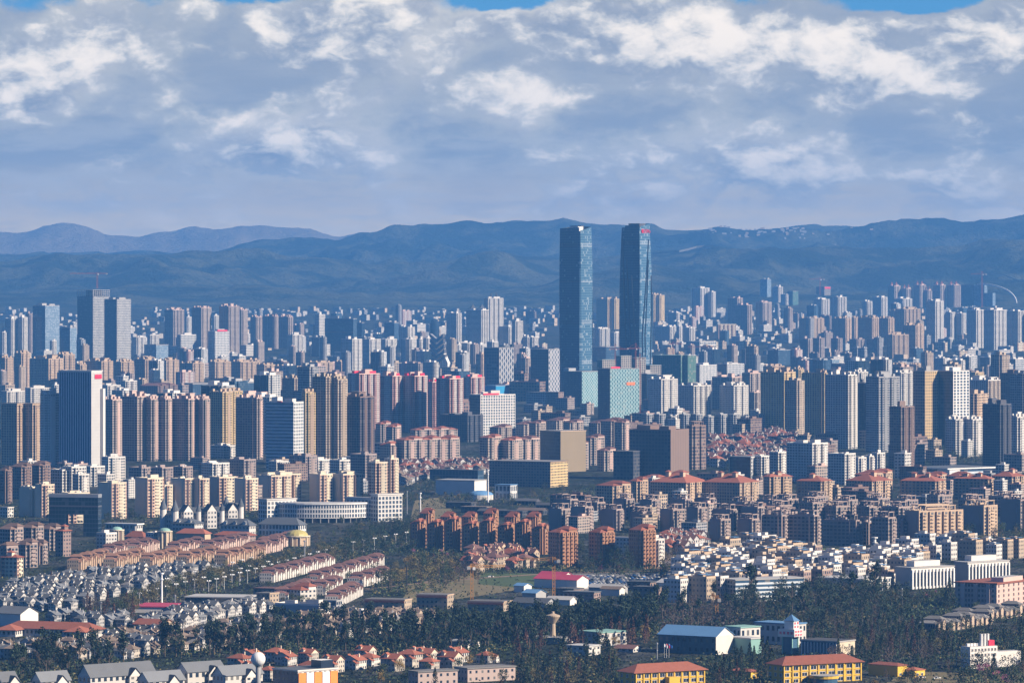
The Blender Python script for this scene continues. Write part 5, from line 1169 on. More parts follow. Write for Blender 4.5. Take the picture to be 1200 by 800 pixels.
def clock_tower():
    root, s = at_root('lookout_tower', 'tower', 926, 765, 35, 'teal tower with a white overhanging box, red windows and blue pyramid roof')
    mb = MB(); mb.box(0, 0, 0, 6.4, 6.4, 10.5, 'glass_blue', 'roof_teal'); mb.build('shaft', root)
    for sx, sy in ((-1, -1), (1, -1), (1, 1), (-1, 1)): mb = MB(); mb.box(sx * 3.3, sy * 3.3, 0, .8, .8, 10.5, 'roof_teal'); mb.build('post', root)
    mb = MB(); mb.box(0, 0, 10.51, 11.5, 9, 4.6, 'trim_white', 'roof_pale', bottom=True); mb.build('wide_storey', root)
    mb = MB(); mb.box(1, 0, 15.12, 6.6, 6, 5, 'trim_white', 'roof_pale'); mb.build('upper_storey', root)
    mb = MB(); mb.hip(1, 0, 20.14, 6.6, 6, 3.8, 'roof_blue', .5, 0); mb.build('pyramid_roof', root)
    window_parts(root, [(x, -4.55, z) for x in (-4, -1.4, 1.4, 4) for z in (12.0,)], 1.6, 1.6, 'y', 'trim_white', 'sign_red'); window_parts(root, [(5.8, y, z) for y in (-2.9, 0, 2.9) for z in (11.0, 13.0)], 1.7, 1.3, 'x', 'trim_white', 'sign_red'); window_parts(root, [(4.35, y, z) for y in (-1.5, 1.5) for z in (15.8, 17.9)], 1.6, 1.4, 'x', 'trim_white', 'sign_red')
    OCC.append((root.location.x, root.location.y, 7))
clock_tower()
shed(773, 839, 861, 739, 767, 'shed_wall', 'roof_blue', 'long blue-roofed workshop with a white gable end, right of the bare trees', th=33, endwall='white_plaster', name='workshop', cat='workshop', rh=5)
shed(850, 868, 892, 735, 763, 'village_white', 'roof_teal', 'white factory wing with pale green roof beside the blue-roofed workshop', gable=False, th=50, name='workshop', cat='workshop'); shed(856, 880, 892, 748, 766, 'roof_teal', 'roof_pale', 'low pale green annex in front of the white factory wing', gable=False, th=50, name='workshop', cat='workshop')
shed(886, 928, 946, 731, 756, 'village_white', 'roof_blue', 'blue-roofed block with white end behind the teal tower', gable=False, th=40, name='workshop', cat='workshop')
o = slab(940, 982, 1004, 751, 770, 'cream_plaster', 'mono', left='glass_blue', roof='roof_dark', label='low block with white fins and a blank cream end, behind the long yellow hall', bays=(0, 0), th=36, name='school_block', cat='school'); wl, wr, hh = o['dims']
for k in range(12): mb = MB(); mb.box(-wl / 2 + 1 + (wl - 2) * k / 11, -wr / 2 - .3, 0, .5, .6, hh - .5, 'trim_white'); mb.build('fin', o)
shed(679, 703, 735, 741, 757, 'village_white', 'roof_teal', 'white house with a pale green roof in front of the dark tree belt', gable=False, th=50, name='school_block', cat='school'); shed(614, 660, 672, 748, 754, 'white_plaster', 'roof_pale', 'low white wall-like shed at the foot of the mushroom tower', gable=False); shed(664, 690, 704, 757, 768, 'village_white', 'roof_pale', 'long pale shed below the green-roofed white house', gable=False); shed(720, 742, 752, 757, 764, 'village_white', 'roof_maroon', 'low red-roofed shed left of the flagpoles')
shed(520, 548, 562, 752, 762, 'white_plaster', 'roof_pale', 'pale flat shed among the trees left of the mushroom tower', gable=False)
# bottom edge
o = slab(318, 349, 394, 785, 812, 'village_white', 'mono', roof='roof_slate', left='brick_low', label='modern office in orange and white panels at the bottom edge', bays=(0, 0), th=48, name='office_block', cat='office block'); wl, wr, hh = o['dims']
for k, m in enumerate(('orange_panel', 'trim_white', 'orange_panel', 'trim_white', 'orange_panel')):
    if m not in MATS: plain(m, (.75, .24, .05) if m == 'orange_panel' else (.7, .7, .7))
    mb = MB(); mb.box(wl / 2 + .3, -wr / 2 + (k + .5) * wr / 5, hh * .22, .5, wr / 5 - .5, hh * .7, m, bottom=True); mb.build('panel', o)
mb = MB(); mb.box(wl * .2, wr * .3, hh + .82, wl * .4, wr * .3, 4.2, 'glass_dark', 'trim_white'); mb.build('plant_room', o)
shed(478, 490, 536, 787, 804, 'pink_wall', 'roof_grey', 'pale pink hall with flat grey roof at the bottom edge, left one', gable=False, th=58, name='hall', cat='hall'); shed(532, 548, 604, 783, 799, 'pink_wall', 'roof_grey', 'longer pale pink hall with flat grey roof, right one at the bottom edge', gable=False, th=58, name='hall', cat='hall')
for i, t in enumerate([(90, 106, 178, 784, 812), (205, 220, 262, 780, 808), (248, 262, 306, 784, 810), (160, 174, 214, 791, 812), (36, 48, 80, 791, 810), (-6, 2, 20, 791, 810)]):
    o = shed(*t, 'village_white', 'slate_light', None, name='slate_house', cat='house', rh=6 if i == 0 else 4.6, th=50, along='y'); later(o, 'large house under a steep grey slate roof', 'bottom left edge', t[1], t[4])
    wl, wr, hh = o['dims']; mb = MB(); mb.gable(wl * .5 + .5, wr * .15, hh - 4.4, 4, 8, 4.2, 'roof_slate', 'white_plaster', 'x', .6); mb.box(wl * .5 + .5, wr * .15, 0, 4, 8, hh - 4.4, 'village_white'); mb.build('gable_bay', o)
# water towers, masts, cranes
def ball_tower():
    root, s = at_root('water_tower', 'water tower', 302.5, 812, 0, 'round white-and-blue ball water tower on a pale blue column, bottom left')
    mb = MB(); mb.cyl(0, 0, 0, 15.2, 1.6, 1.3, 16, 'roof_pale'); mb.build('column', root)
    mb = MB(); mb.cyl(0, 0, 14.6, 16.4, 1.35, 2.6, 16, 'steel_grey'); mb.build('collar', root)
    mb = MB(); z, r = 19.0, 4.0; mb.dome(0, 0, z, r, r, 'steel_white', 24, 8); q = MB(); q.dome(0, 0, 0, r, r, 'steel_white', 24, 8)
    i0 = len(mb.v); mb.v += [(x, y, z - w) for x, y, w in q.v]; mb.f += [tuple(i0 + i for i in f[::-1]) for f in q.f]; mb.mi += q.mi; mb.uv += q.uv
    me = mb.build('tank', root); me.data.polygons.foreach_set('use_smooth', [True] * len(me.data.polygons))
    mb = MB(); mb.cyl(0, 0, z + r - .1, z + r + .8, .8, .3, 8, 'crane_yellow'); mb.build('vent', root); OCC.append((root.location.x, root.location.y, 5))
ball_tower()
def mushroom_tower():
    root, s = at_root('mushroom_tower', 'water tower', 648, 752, 0, 'beige concrete mushroom water tower rising in front of the dark trees')
    mb = MB(); mb.cyl(0, 0, 0, 12, 1.9, 1.5, 14, 'beige_plaster'); mb.build('stem', root)
    mb = MB(); mb.cyl(0, 0, 12, 16.2, 1.6, 4.4, 20, 'beige_plaster', False); mb.cyl(0, 0, 16.2, 17, 4.4, 4.4, 20, 'beige_plaster', False); mb.cyl(0, 0, 17, 18.2, 4.4, .8, 20, 'beige_plaster'); mb.build('bowl', root); mb = MB(); mb.cyl(0, 0, 18.1, 19.4, .9, .9, 10, 'beige_plaster'); mb.build('lantern', root); OCC.append((root.location.x, root.location.y, 5))
mushroom_tower()
def lattice(mb, p, q, w, n, mat, t):
    p, q = Vector(p), Vector(q); d = (q - p); L = d.length; d.normalize(); a = d.cross(Vector((0, 1, .01))).normalized() * w / 2; b = d.cross(a).normalized() * w / 2
    C = [a + b, a - b, -a - b, -a + b]
    for c in C: mb.bar(p + c, q + c, t, mat)
    for i in range(n):
        A, B = p + d * (L * i / n), p + d * (L * (i + 1) / n)
        for k in range(4): mb.bar(A + C[k], B + C[(k + 1) % 4], t * .8, mat)
def crane(x, ytop, yb, xl, xr, mat, label, D=None, z0=None, tilt=0.0, w=1.8):
    D = D or depth_of(yb); s = D / FPX; root = thing('tower_crane', 'crane', ((x - 600) * s, D, ground(D) if z0 is None else z0), 0, 'tower cranes on building sites', label)
    base = ground(D) if z0 is None else z0; H = zrow(ytop, D) - base; t = max(.3, .24 * s); w = max(w, 1.4 * s)
    mb = MB(); lattice(mb, (0, 0, 0), (0, 0, H), w, max(4, int(H / (w * 1.6))), mat, t); mb.build('mast', root)
    mb = MB(); z = H * .93 if H > 25 else H * .8; lattice(mb, (0, 0, z), ((xr - x) * s, 2, z + tilt), w * .7, max(4, int(abs(xr - x) * s / (w * 1.4))), mat, t * .8); mb.build('jib', root)
    mb = MB(); lattice(mb, (0, 0, z), ((xl - x) * s, -2, z), w * .7, 4, mat, t * .8); mb.build('counter_jib', root)
    mb = MB(); mb.box((xl - x) * s * .92, -2, z - w, w * 1.3, w, w * 1.2, 'concrete', bottom=True); mb.build('counterweight', root)
    mb = MB(); mb.bar((0, 0, H), ((xr - x) * s * .7, 1.4, z + tilt * .7), t * .6, mat); mb.bar((0, 0, H), ((xl - x) * s * .9, -1.8, z), t * .6, mat); mb.build('tie_rod', root)
    mb = MB(); mb.box(w * .8, -w * .4, z - w * 1.2, w, w, w * 1.1, 'trim_white', bottom=True); mb.build('cab', root)
crane(114, 319, 424, 126, 82, 'crane_red', 'red-orange crane on top of the tallest concrete tower, left', D=at(109, 424).y + 22, z0=zrow(338, at(109, 424).y + 22))
crane(721, 403, 447, 714, 735, 'crane_red', 'reddish crane left of the right skyscraper foot', D=7900); crane(745, 402, 447, 735, 751, 'crane_red', 'reddish crane right at the right skyscraper foot', D=7800)
crane(750, 414, 470, 756, 742, 'crane_red', 'tall reddish crane in front of the teal patterned pair', D=7300); crane(789, 400, 440, 783, 800, 'crane_red', 'orange crane over the fully netted dark block'); crane(829, 404, 436, 838, 806, 'crane_red', 'pale orange crane beside the white-framed shell'); crane(775, 416, 442, 782, 762, 'crane_red', 'small reddish crane beside the dark netted block')
crane(961, 325, 352, 966, 948, 'crane_red', 'hazy crane over the pink-topped unfinished tower'); crane(1151, 318, 350, 1156, 1138, 'crane_red', 'hazy crane beside the sail-shaped hotel', D=17000)
crane(649, 652, 706, 655, 613, 'crane_yellow', 'yellow crane standing by the bright red market roof, jib to the left', tilt=1.0); crane(553, 660, 712, 549, 592, 'crane_yellow', 'yellow crane by the school blocks, jib to the right', tilt=.5)
crane(840, 697, 719, 843, 834, 'crane_yellow', 'small yellow crane over the dark trees in front of the village', tilt=3)
def mast(x, yt, yb, mat, label, r=.6):
    root, s = at_root('mast', 'mast', x, yb, 0, label); H = (yb - yt) * s
    mb = MB(); mb.cyl(0, 0, 0, H, r, r * .7, 8, mat); mb.build('pole', root); mb = MB(); mb.cyl(0, 0, H, H + 1.0, r * 1.7, r * 1.7, 8, mat); mb.cyl(0, 0, H - 4, H - 3.3, r * 1.5, r * 1.5, 8, mat); mb.build('head', root)
for a in [(189.5, 672, 710, 'steel_white', 'tallest white mast beside the boulevard trees, left', .8), (357, 634, 664, 'steel_grey', 'grey mast between the boulevard and the low yellowish dome', .6), (423.5, 714, 742, 'steel_white', 'white chimney-like mast behind the dark tree belt', .9), (492.5, 578, 607, 'steel_white', 'white mast left of the market halls, centre gap', .8), (572, 551, 588, 'steel_white', 'white mast beside the blue domed sports hall', .7), (477, 576, 602, 'steel_grey', 'thin grey mast left of the white one in the centre gap', .5), (205, 698, 712, 'steel_grey', 'short grey mast right of the bright pink market roof', .5), (118, 706, 722, 'steel_grey', 'short grey mast among the grey villas', .5), (1025, 630, 642, 'trim_white', 'white stubby column at the edge of the brown estate', 1.6), (662, 752, 775, 'steel_grey', 'thin mast right below the mushroom tower', .4), (1057, 690, 716, 'steel_grey', 'thin pole in the right woods', .3), (1121, 763, 780, 'steel_grey', 'pole left of the white block with flues', .35), (770, 754, 772, 'steel_grey', 'grey pole carrying a small sign near the flags', .35)]: mast(a[0], a[1], a[2], a[3], a[4], a[5])
mast(476.5, 663, 690, 'black_metal', 'dark slender mast before the willow-yellow trees', .6)
for x, m, lb in ((778.5, 'steel_white', 'white flag on the left pole beside the workshop'), (781, 'sign_red', 'red flag on the middle pole beside the workshop'), (784, 'flag_blue', 'blue flag on the right pole beside the workshop')):
    root, s = at_root('flagpole', 'flag', x, 770, 0, lb); mb = MB(); mb.cyl(0, 0, 0, 8.6, .09, .06, 6, 'steel_white'); mb.build('pole', root)
    mb = MB(); P = [(.1 + .5 * i, .25 * math.sin(i * 1.4), 8.4 - .25 * i) for i in range(5)]
    for i in range(4):
        a, b = P[i], P[i + 1]; q = [a, b, (b[0], b[1], b[2] - 1.7), (a[0], a[1], a[2] - 1.7)]; mb.face(q[::-1], m); mb.face([(x_, y_ + .03, z_) for x_, y_, z_ in q], m)
    mb.build('flag', root)
# odd landmarks in the middle distance
def oval_tower():
    D = depth_of(404); s = D / FPX; p = at(509, 404); root = thing('oval_tower', 'office tower', p, 0, None, 'rounded dark glass tower with a domed top, above the chevron-fronted building'); H = 31 * s
    mb = MB(); prof = [(0, .86), (.3, .96), (.6, 1), (.8, .92), (.92, .7), (.98, .4), (1, .08)]; a, b = 6 * s, 6 * s
    for (t0, k0), (t1, k1) in zip(prof, prof[1:]):
        n = 18
        for i in range(n):
            c0, s0, c1, s1 = math.cos(2 * math.pi * i / n), math.sin(2 * math.pi * i / n), math.cos(2 * math.pi * (i + 1) / n), math.sin(2 * math.pi * (i + 1) / n)
            mb.face([(a * k0 * c0, b * k0 * s0, H * t0), (a * k0 * c1, b * k0 * s1, H * t0), (a * k1 * c1, b * k1 * s1, H * t1), (a * k1 * c0, b * k1 * s0, H * t1)], 'dark_glass', [(i, t0 * 20), (i + 1, t0 * 20), (i + 1, t1 * 20), (i, t1 * 20)])
    mb.build('wall', root)
oval_tower()
def chevron():
    root, s = at_root('chevron_building', 'theatre', 512, 437, 20, 'dark glass building with stacked chevrons and pale pointed wings, centre left'); k = s
    for i in range(5):
        mb = MB(); w = (10 - i * .5) * k; z = (10 + i * 6.4) * k; t = 4.2 * k; y = -i * .6 - 1
        for sx in (-1, 1):
            P = [(0, y, z), (sx * w, y, z + w * .8), (sx * w, y, z + w * .8 + t), (0, y, z + t)]; Q = [(p[0], p[1] + 14, p[2]) for p in P]
            if sx < 0: P = P[::-1]; Q = Q[::-1]
            mb.face(P, 'glass_blue'); mb.face(Q[::-1], 'glass_blue')
            for j in range(4): a, b = j, (j + 1) % 4; mb.face((P[b], P[a], Q[a], Q[b]), 'steel_grey' if j != 1 else 'dark_plaster')
        mb.build('chevron', root)
    for sx in (-1, 1):
        mb = MB(); x0, x1 = sx * 3 * k, sx * 13 * k; P = [(x0, 2, 0), (x1, 2, 0), (x1, 2, 12 * k), ((x0 + x1) / 2, 2, 23 * k), (x0, 2, 12 * k)]; Q = [(p[0], p[1] + 16, p[2]) for p in P]
        if sx < 0: P = P[::-1]; Q = Q[::-1]
        mb.face(P, 'white_grid' if sx > 0 else 'blue_glass', [(p[0] / 4, p[2] / 4) for p in P]); mb.face(Q[::-1], 'white_plaster')
        for j in range(5): a, b = j, (j + 1) % 5; mb.face((P[b], P[a], Q[a], Q[b]), 'white_plaster')
        mb.build('pointed_wing', root)
chevron()
def sail():
    D = 17200; s = D / FPX; p = at(1131, 0, D); root = thing('sail_hotel', 'hotel', p, -R(30), None, 'hazy hotel with a long white arc sweeping down like a sail, far right'); H = (348 - 323) * s; k = s
    z0 = zrow(349, D) - ground(D); root.location.z += min(0, z0)
    mb = MB(); mb.box(0, 0, 0, 26 * k, 8 * k, H, 'blue_glass', 'roof_grey', cell=6, fh=4); mb.build('wall', root); mb = MB(); mb.box(20 * k, 0, 0, 13 * k, 8.1 * k, H * .98, 'pale_glass', 'roof_grey', cell=6, fh=4); mb.build('glass_wing', root); mb = MB(); mb.box(32 * k, 0, 0, 10 * k, 8 * k, H * .62, 'pale_glass', 'roof_grey', cell=6, fh=4); mb.build('glass_wing', root)
    mb = MB(); pr = None
    for i in range(21):
        a = R(95 - 95 * i / 20); q = Vector(((22 + 46 * math.cos(a)) * k, -6 * k, (4 + 22 * math.sin(a)) * k))
        if pr is not None: mb.bar(pr, q, 1.5 * k, 'trim_white')
        pr = q
    mb.build('arc', root)
sail()
# ------------------------------------------------------------------ estates of small houses
estate(GREYV, [(0, 690), (70, 678), (150, 672), (300, 667), (262, 678), (190, 700), (150, 716), (60, 718), (0, 716)], 'grey-roofed villa', 'grey villa estate, left', 26, 10.6, 18.5, 1.0, .93, seed=3, turn=.06, clear=4.4, sc=(.64, .82))
estate(GREYV, [(60, 722), (150, 718), (150, 735), (115, 735), (60, 728)], 'grey-roofed villa', 'strip above the orange-red hall', 28, 11, 15, seed=8, clear=4.6, sc=(.64, .82))
estate(GREYV, [(165, 735), (205, 722), (300, 708), (318, 716), (250, 728), (205, 742)], 'grey-roofed house', 'below the pink market roofs', 28, 10, 13, seed=13, clear=4.6, sc=(.62, .8))
estate(TANV + GREYV[:2] + GREYV[4:], [(0, 774), (0, 762), (115, 758), (135, 750), (200, 747), (320, 732), (330, 748), (250, 760), (150, 772)], 'brown or grey roofed villa', 'villas above the dark trees', 22, 11.5, 14.5, 1.5, seed=4, clear=4.8, sc=(.68, .85))
estate(TANV + GREYV[4:], [(320, 750), (322, 734), (395, 722), (470, 724), (540, 728), (420, 748)], 'brown-roofed villa', 'around the white chimney-like mast', 22, 12, 15, seed=5, clear=4.8, sc=(.68, .85))
estate(REDV, [(268, 790), (275, 776), (400, 770), (500, 772), (600, 775), (560, 784), (400, 792), (310, 805)], 'red-roofed villa', 'bottom edge in front of the dark trees', 30, 24, 24, 4, .8, seed=6, sc=(.68, .92))
estate(REDT, [(548, 672), (550, 655), (578, 652), (600, 652), (626, 655), (626, 664), (590, 668)], 'maroon-roofed house', 'at the foot of the orange estate', 34, 12, 13, 1.5, seed=7)
estate(MIXV, [(830, 548), (832, 522), (905, 512), (935, 520), (925, 545), (860, 552)], 'white house with red roof', 'dense villas right of the navy-shaded block', 34, 22, 28, 4, .88, seed=9, sc=(1., 1.4))
estate(MIXV, [(468, 572), (470, 550), (520, 545), (600, 548), (560, 556), (500, 562)], 'white house with red roof', 'below the red-roofed estate, centre', 34, 17, 22, 3, .85, seed=10)
estate(MIXV, [(775, 650), (776, 636), (820, 632), (828, 642), (810, 650)], 'white gabled house', 'by the curved road below the brown estate', 34, 13, 14, 1.5, .95, seed=12)
# village of small flat-roofed houses
def make_village(wall, plaster, v, tank):
    def b():
        root = thing('village_house', 'village house', (0, 0, 0)); w, d, h = [(11, 9, 12.5), (9, 12, 9.4), (14, 10, 15.6), (10, 10, 12.4), (12, 9, 6.4)][v]
        mb = MB(); mb.box(0, 0, -1, w, d, h + 1, wall, 'roof_pale' if v % 2 else 'roof_grey', cell=2.8, fh=3.1); mb.build('wall', root)
        mb = MB(); t = .25
        for (cx, c2, sx, sy) in ((0, -d / 2 + t / 2, w, t), (0, d / 2 - t / 2, w, t), (-w / 2 + t / 2, 0, t, d - 2 * t), (w / 2 - t / 2, 0, t, d - 2 * t)): mb.box(cx, c2, h - .01, sx, sy, 1.0, plaster)
        mb.build('parapet', root)
        mb = MB(); mb.box(-w * .22, d * .2, h - .02, w * .4, d * .42, 2.7, plaster, 'roof_grey'); mb.build('stair_room', root)
        if tank == 1: mb = MB(); mb.cyl(w * .25, -d * .1, h, h + 1.6, .8, .8, 8, 'steel_white'); mb.build('water_tank', root)
        if tank == 2: mb = MB(); mb.box(w * .2, -d * .12, h + 1.9, w * .5, d * .6, .25, 'roof_blue', bottom=True); [mb.box(w * .2 + sx * w * .22, -d * .12 + sy * d * .26, h, .2, .2, 1.9, 'steel_grey') for sx in (-1, 1) for sy in (-1, 1)]; mb.build('roof_canopy', root)
        return root
    return b
VILL = [Proto(make_village(w_, p_, v, t_)) for v, (w_, p_, t_) in enumerate((('village_white', 'white_plaster', 1), ('village_flats', 'beige_plaster', 0), ('village_tan', 'tan_plaster', 2), ('village_white', 'white_plaster', 2), ('village_flats', 'white_plaster', 1)))] + [Proto(make_village('village_white', 'white_plaster', 2, 0)), Proto(make_village('brick_low', 'beige_plaster', 0, 1))]
estate(VILL, [(790, 706), (792, 672), (830, 655), (900, 650), (958, 660), (960, 676), (945, 690), (850, 704)], 'small flat-roofed village house', 'village beside the car park', 36, 14.2, 15, 1.8, .9, seed=21, clear=5.6)
estate(VILL, [(958, 690), (960, 672), (1000, 660), (1080, 656), (1082, 672), (1050, 688)], 'small flat-roofed village house', 'village left of the pillared hall', 36, 14, 15, 2, .92, seed=22, clear=5.8)
estate(VILL, [(1075, 660), (1080, 648), (1180, 645), (1200, 652), (1140, 660)], 'low pale house', 'behind the pillared hall', 36, 17, 19, 3, .75, seed=23)
# low city between the towers
def make_low(wall, roofm, plaster, v, nm='low_rise_block'):
    def b():
        root = thing(nm, 'low-rise block', (0, 0, 0)); w, d, h = [(26, 13, 19), (17, 15, 16), (40, 14, 22), (22, 20, 12), (14, 12, 25)][v % 5]
        mb = MB(); mb.box(0, 0, -4, w, d, h + 4, wall, roofm, cell=3.6, fh=3.1); mb.build('wall', root); mb = MB(); mb.box(w * .2, 0, h - .02, w * .25, d * .4, 3.4, plaster, roofm); mb.build('plant_room', root); mb = MB(); mb.box(0, 0, h - .01, w + .8, d + .8, .8, plaster, roofm, bottom=True); mb.build('roof', root)
        return root
    return b
LOWB = [Proto(make_low(w_, r_, p_, v)) for v, (w_, r_, p_) in enumerate((('white_flats', 'roof_pale', 'white_plaster'), ('beige_flats', 'roof_grey', 'beige_plaster'), ('white_flats', 'roof_pale', 'white_plaster'), ('village_white', 'roof_pale', 'white_plaster'), ('grey_flats', 'roof_grey', 'grey_plaster'), ('cream_flats', 'roof_tan', 'cream_plaster')))]
LOWM = [Proto(make_low(w_, r_, p_, v, 'mid_rise_block')) for v, (w_, r_, p_) in enumerate((('pink_flats', 'roof_maroon', 'pink_plaster'), ('beige_flats', 'roof_tan', 'beige_plaster'), ('brown_flats', 'roof_maroon', 'brown_plaster'), ('grey_flats', 'roof_grey', 'grey_plaster'), ('white_flats', 'roof_pale', 'white_plaster'), ('mauve_flats', 'roof_brown', 'mauve_plaster')))]
def scatter(protos, poly, n, desc, where, seed, clear=13, sc=(.8, 1.3), th=36, jit=12):
    rnd = random.Random(seed); xs = [p[0] for p in poly]; P = [(p.x, p.y) for p in (at(a, b) for a, b in poly)]
    y0, y1 = min(p[1] for p in P), max(p[1] for p in P); x0, x1 = min(p[0] for p in P), max(p[0] for p in P); k = t = 0
    while k < n and t < n * 40:
        t += 1; x, y = rnd.uniform(x0, x1), rnd.uniform(y0, y1)
        if not inpoly(x, y, P) or not free(x, y, clear): continue
        s_ = rnd.uniform(*sc); a = -R(th + rnd.uniform(-jit, jit)) + rnd.choice((0, math.pi / 2))
        o = rnd.choice(protos).place((x, y, ground(y)), a, s_); OCC.append((x, y, clear)); k += 1
        later(o, desc, where, 600 + x / y * FPX, np.interp(y, _D, _ROW))
scatter(LOWB, [(150, 425), (150, 392), (380, 385), (620, 380), (655, 400), (655, 430), (400, 440)], 75, 'small hazy white block', 'low city left of the skyscrapers', 31, 14)
scatter(LOWB, [(770, 425), (770, 378), (900, 362), (960, 370), (940, 420)], 60, 'small hazy white block', 'low city right of the skyscrapers', 32, 14)
scatter(LOWB, [(940, 440), (940, 405), (1210, 398), (1210, 440)], 60, 'small hazy white block', 'low city at the right below the hazy towers', 33, 13)
scatter(LOWB, [(150, 445), (0, 430), (0, 385), (160, 380), (190, 420)], 30, 'small hazy white block', 'low city at the far left', 34, 14)
scatter(LOWM, [(0, 545), (0, 470), (60, 480), (430, 470), (580, 490), (600, 510), (440, 540), (240, 536)], 45, 'mid-height plain block', 'between the tower rows, left half', 35, 15, (1.0, 1.6))
scatter(LOWM, [(440, 505), (520, 470), (760, 480), (905, 500), (900, 522), (640, 512)], 40, 'mid-height plain block', 'between the tower rows, centre', 36, 15, (.8, 1.2))
scatter(LOWM, [(890, 560), (890, 500), (1200, 510), (1200, 560)], 34, 'mid-height plain block', 'foot of the big right tower row', 37, 15, (.8, 1.2))
scatter(LOWM, [(0, 470), (0, 440), (440, 436), (640, 445), (640, 470), (300, 470)], 50, 'mid-height plain block', 'cream-roofed middle distance, left', 38, 15, (1.0, 1.7))
scatter(LOWM, [(760, 470), (760, 438), (1200, 440), (1200, 470)], 40, 'mid-height plain block', 'middle distance, right', 39, 15, (.8, 1.3))
scatter(LOWM, [(700, 640), (640, 600), (900, 566), (1200, 560), (1200, 600), (1000, 612)], 40, 'mid-height plain block', 'inside the brown estate', 40, 13, (.7, 1.0))
scatter(LOWM, [(0, 600), (0, 566), (330, 540), (470, 545), (470, 580), (250, 600)], 26, 'mid-height plain block', 'inside the white estate', 41, 13, (.7, 1.0))
# taller plain towers that thicken the far skyline
def make_tall(wall, left, roofm, plaster, v):
    def b():
        root = thing('flat_tower', 'apartment tower', (0, 0, 0)); w, d, h = [(28, 20, 62), (22, 18, 80), (34, 18, 54), (20, 20, 70), (30, 26, 58), (38, 16, 48), (26, 24, 66), (18, 18, 86), (44, 17, 52)][v % 9]
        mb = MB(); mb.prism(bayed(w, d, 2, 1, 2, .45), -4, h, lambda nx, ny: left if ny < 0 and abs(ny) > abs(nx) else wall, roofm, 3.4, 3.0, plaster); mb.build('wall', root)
        mb = MB(); mb.box(-w * .2, 0, h - .02, w * .3, d * .4, 4.6, plaster, roofm); mb.build('plant_room', root); mb = MB(); mb.box(w * .25, 0, h - .02, w * .25, d * .5, 3.2, plaster, roofm); mb.build('plant_room', root); return root
    return b
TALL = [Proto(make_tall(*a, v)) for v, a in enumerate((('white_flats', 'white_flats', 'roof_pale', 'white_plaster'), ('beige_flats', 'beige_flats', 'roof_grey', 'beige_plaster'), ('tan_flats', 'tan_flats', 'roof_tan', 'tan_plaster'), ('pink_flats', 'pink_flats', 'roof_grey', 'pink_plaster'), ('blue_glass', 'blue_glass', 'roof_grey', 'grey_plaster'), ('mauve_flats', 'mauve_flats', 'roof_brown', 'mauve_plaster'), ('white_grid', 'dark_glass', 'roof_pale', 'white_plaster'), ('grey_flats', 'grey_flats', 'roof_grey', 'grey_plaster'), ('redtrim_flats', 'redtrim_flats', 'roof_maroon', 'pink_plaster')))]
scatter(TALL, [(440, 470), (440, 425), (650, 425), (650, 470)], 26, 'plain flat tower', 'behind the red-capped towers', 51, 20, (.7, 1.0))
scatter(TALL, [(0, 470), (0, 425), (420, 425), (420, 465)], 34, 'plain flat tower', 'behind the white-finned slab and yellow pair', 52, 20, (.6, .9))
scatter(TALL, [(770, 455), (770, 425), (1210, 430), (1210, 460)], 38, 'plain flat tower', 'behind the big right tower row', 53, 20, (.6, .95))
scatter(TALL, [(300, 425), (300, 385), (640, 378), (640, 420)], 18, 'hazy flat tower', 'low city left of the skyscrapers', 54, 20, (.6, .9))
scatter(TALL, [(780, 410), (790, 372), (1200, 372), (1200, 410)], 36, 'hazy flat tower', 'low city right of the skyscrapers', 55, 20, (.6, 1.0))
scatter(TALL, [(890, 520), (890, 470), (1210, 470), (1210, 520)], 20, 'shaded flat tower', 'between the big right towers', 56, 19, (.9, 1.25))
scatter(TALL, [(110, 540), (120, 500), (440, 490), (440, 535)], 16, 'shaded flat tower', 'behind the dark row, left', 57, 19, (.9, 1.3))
def far_mass():
    rnd = random.Random(77); mb = MB(); ms = ['village_white', 'grey_flats', 'village_flats', 'white_flats', 'beige_plaster']
    for _ in range(1500):
        row = 364 + 62 * rnd.random() ** 1.6; x = rnd.uniform(-150, 1350)
        if row < 372 and 60 < x < 170: continue
        p = at(x, row); 
        if not free(p.x, p.y, 8): continue
        a = R(36 + rnd.uniform(-8, 8)); w, d, h = rnd.uniform(10, 34), rnd.uniform(9, 16), rnd.choice((5, 7, 9, 12, 16)) * rnd.uniform(.8, 1.2); ca, sa = math.cos(a), math.sin(a)
        C = [(p.x + x_ * ca + y_ * sa, p.y - x_ * sa + y_ * ca) for x_, y_ in ((-w / 2, -d / 2), (w / 2, -d / 2), (w / 2, d / 2), (-w / 2, d / 2))]
        mb.prism(C, p.z - 4, p.z + h, rnd.choice(ms), 'roof_pale' if rnd.random() < .7 else 'roof_grey')
    for _ in range(60):                                          # hamlet strung along the far ridge
        x = rnd.gauss(905, 42); D = 24798 - rnd.random() ** 2 * 200
        z = HC + (HOR - 272 - rnd.random() * 3) / FPX * D; X = (x - 600) / FPX * D
        ok, loc, nn, ii = TERRAIN.ray_cast(Vector((X, D, 3000)), Vector((0, 0, -1)))
        if not ok: continue
        w = rnd.uniform(12, 40); mb.box(X, D, loc.z - 3, w * .6, 12, rnd.uniform(7, 13), rnd.choice(('grey_plaster', 'grey_plaster', 'beige_plaster')))
    o = mb.build('distant_low_rises'); tag(o, 'houses', 'haze-pale low houses too many to count, spread to the foot of the hills', None, 'stuff')
far_mass()
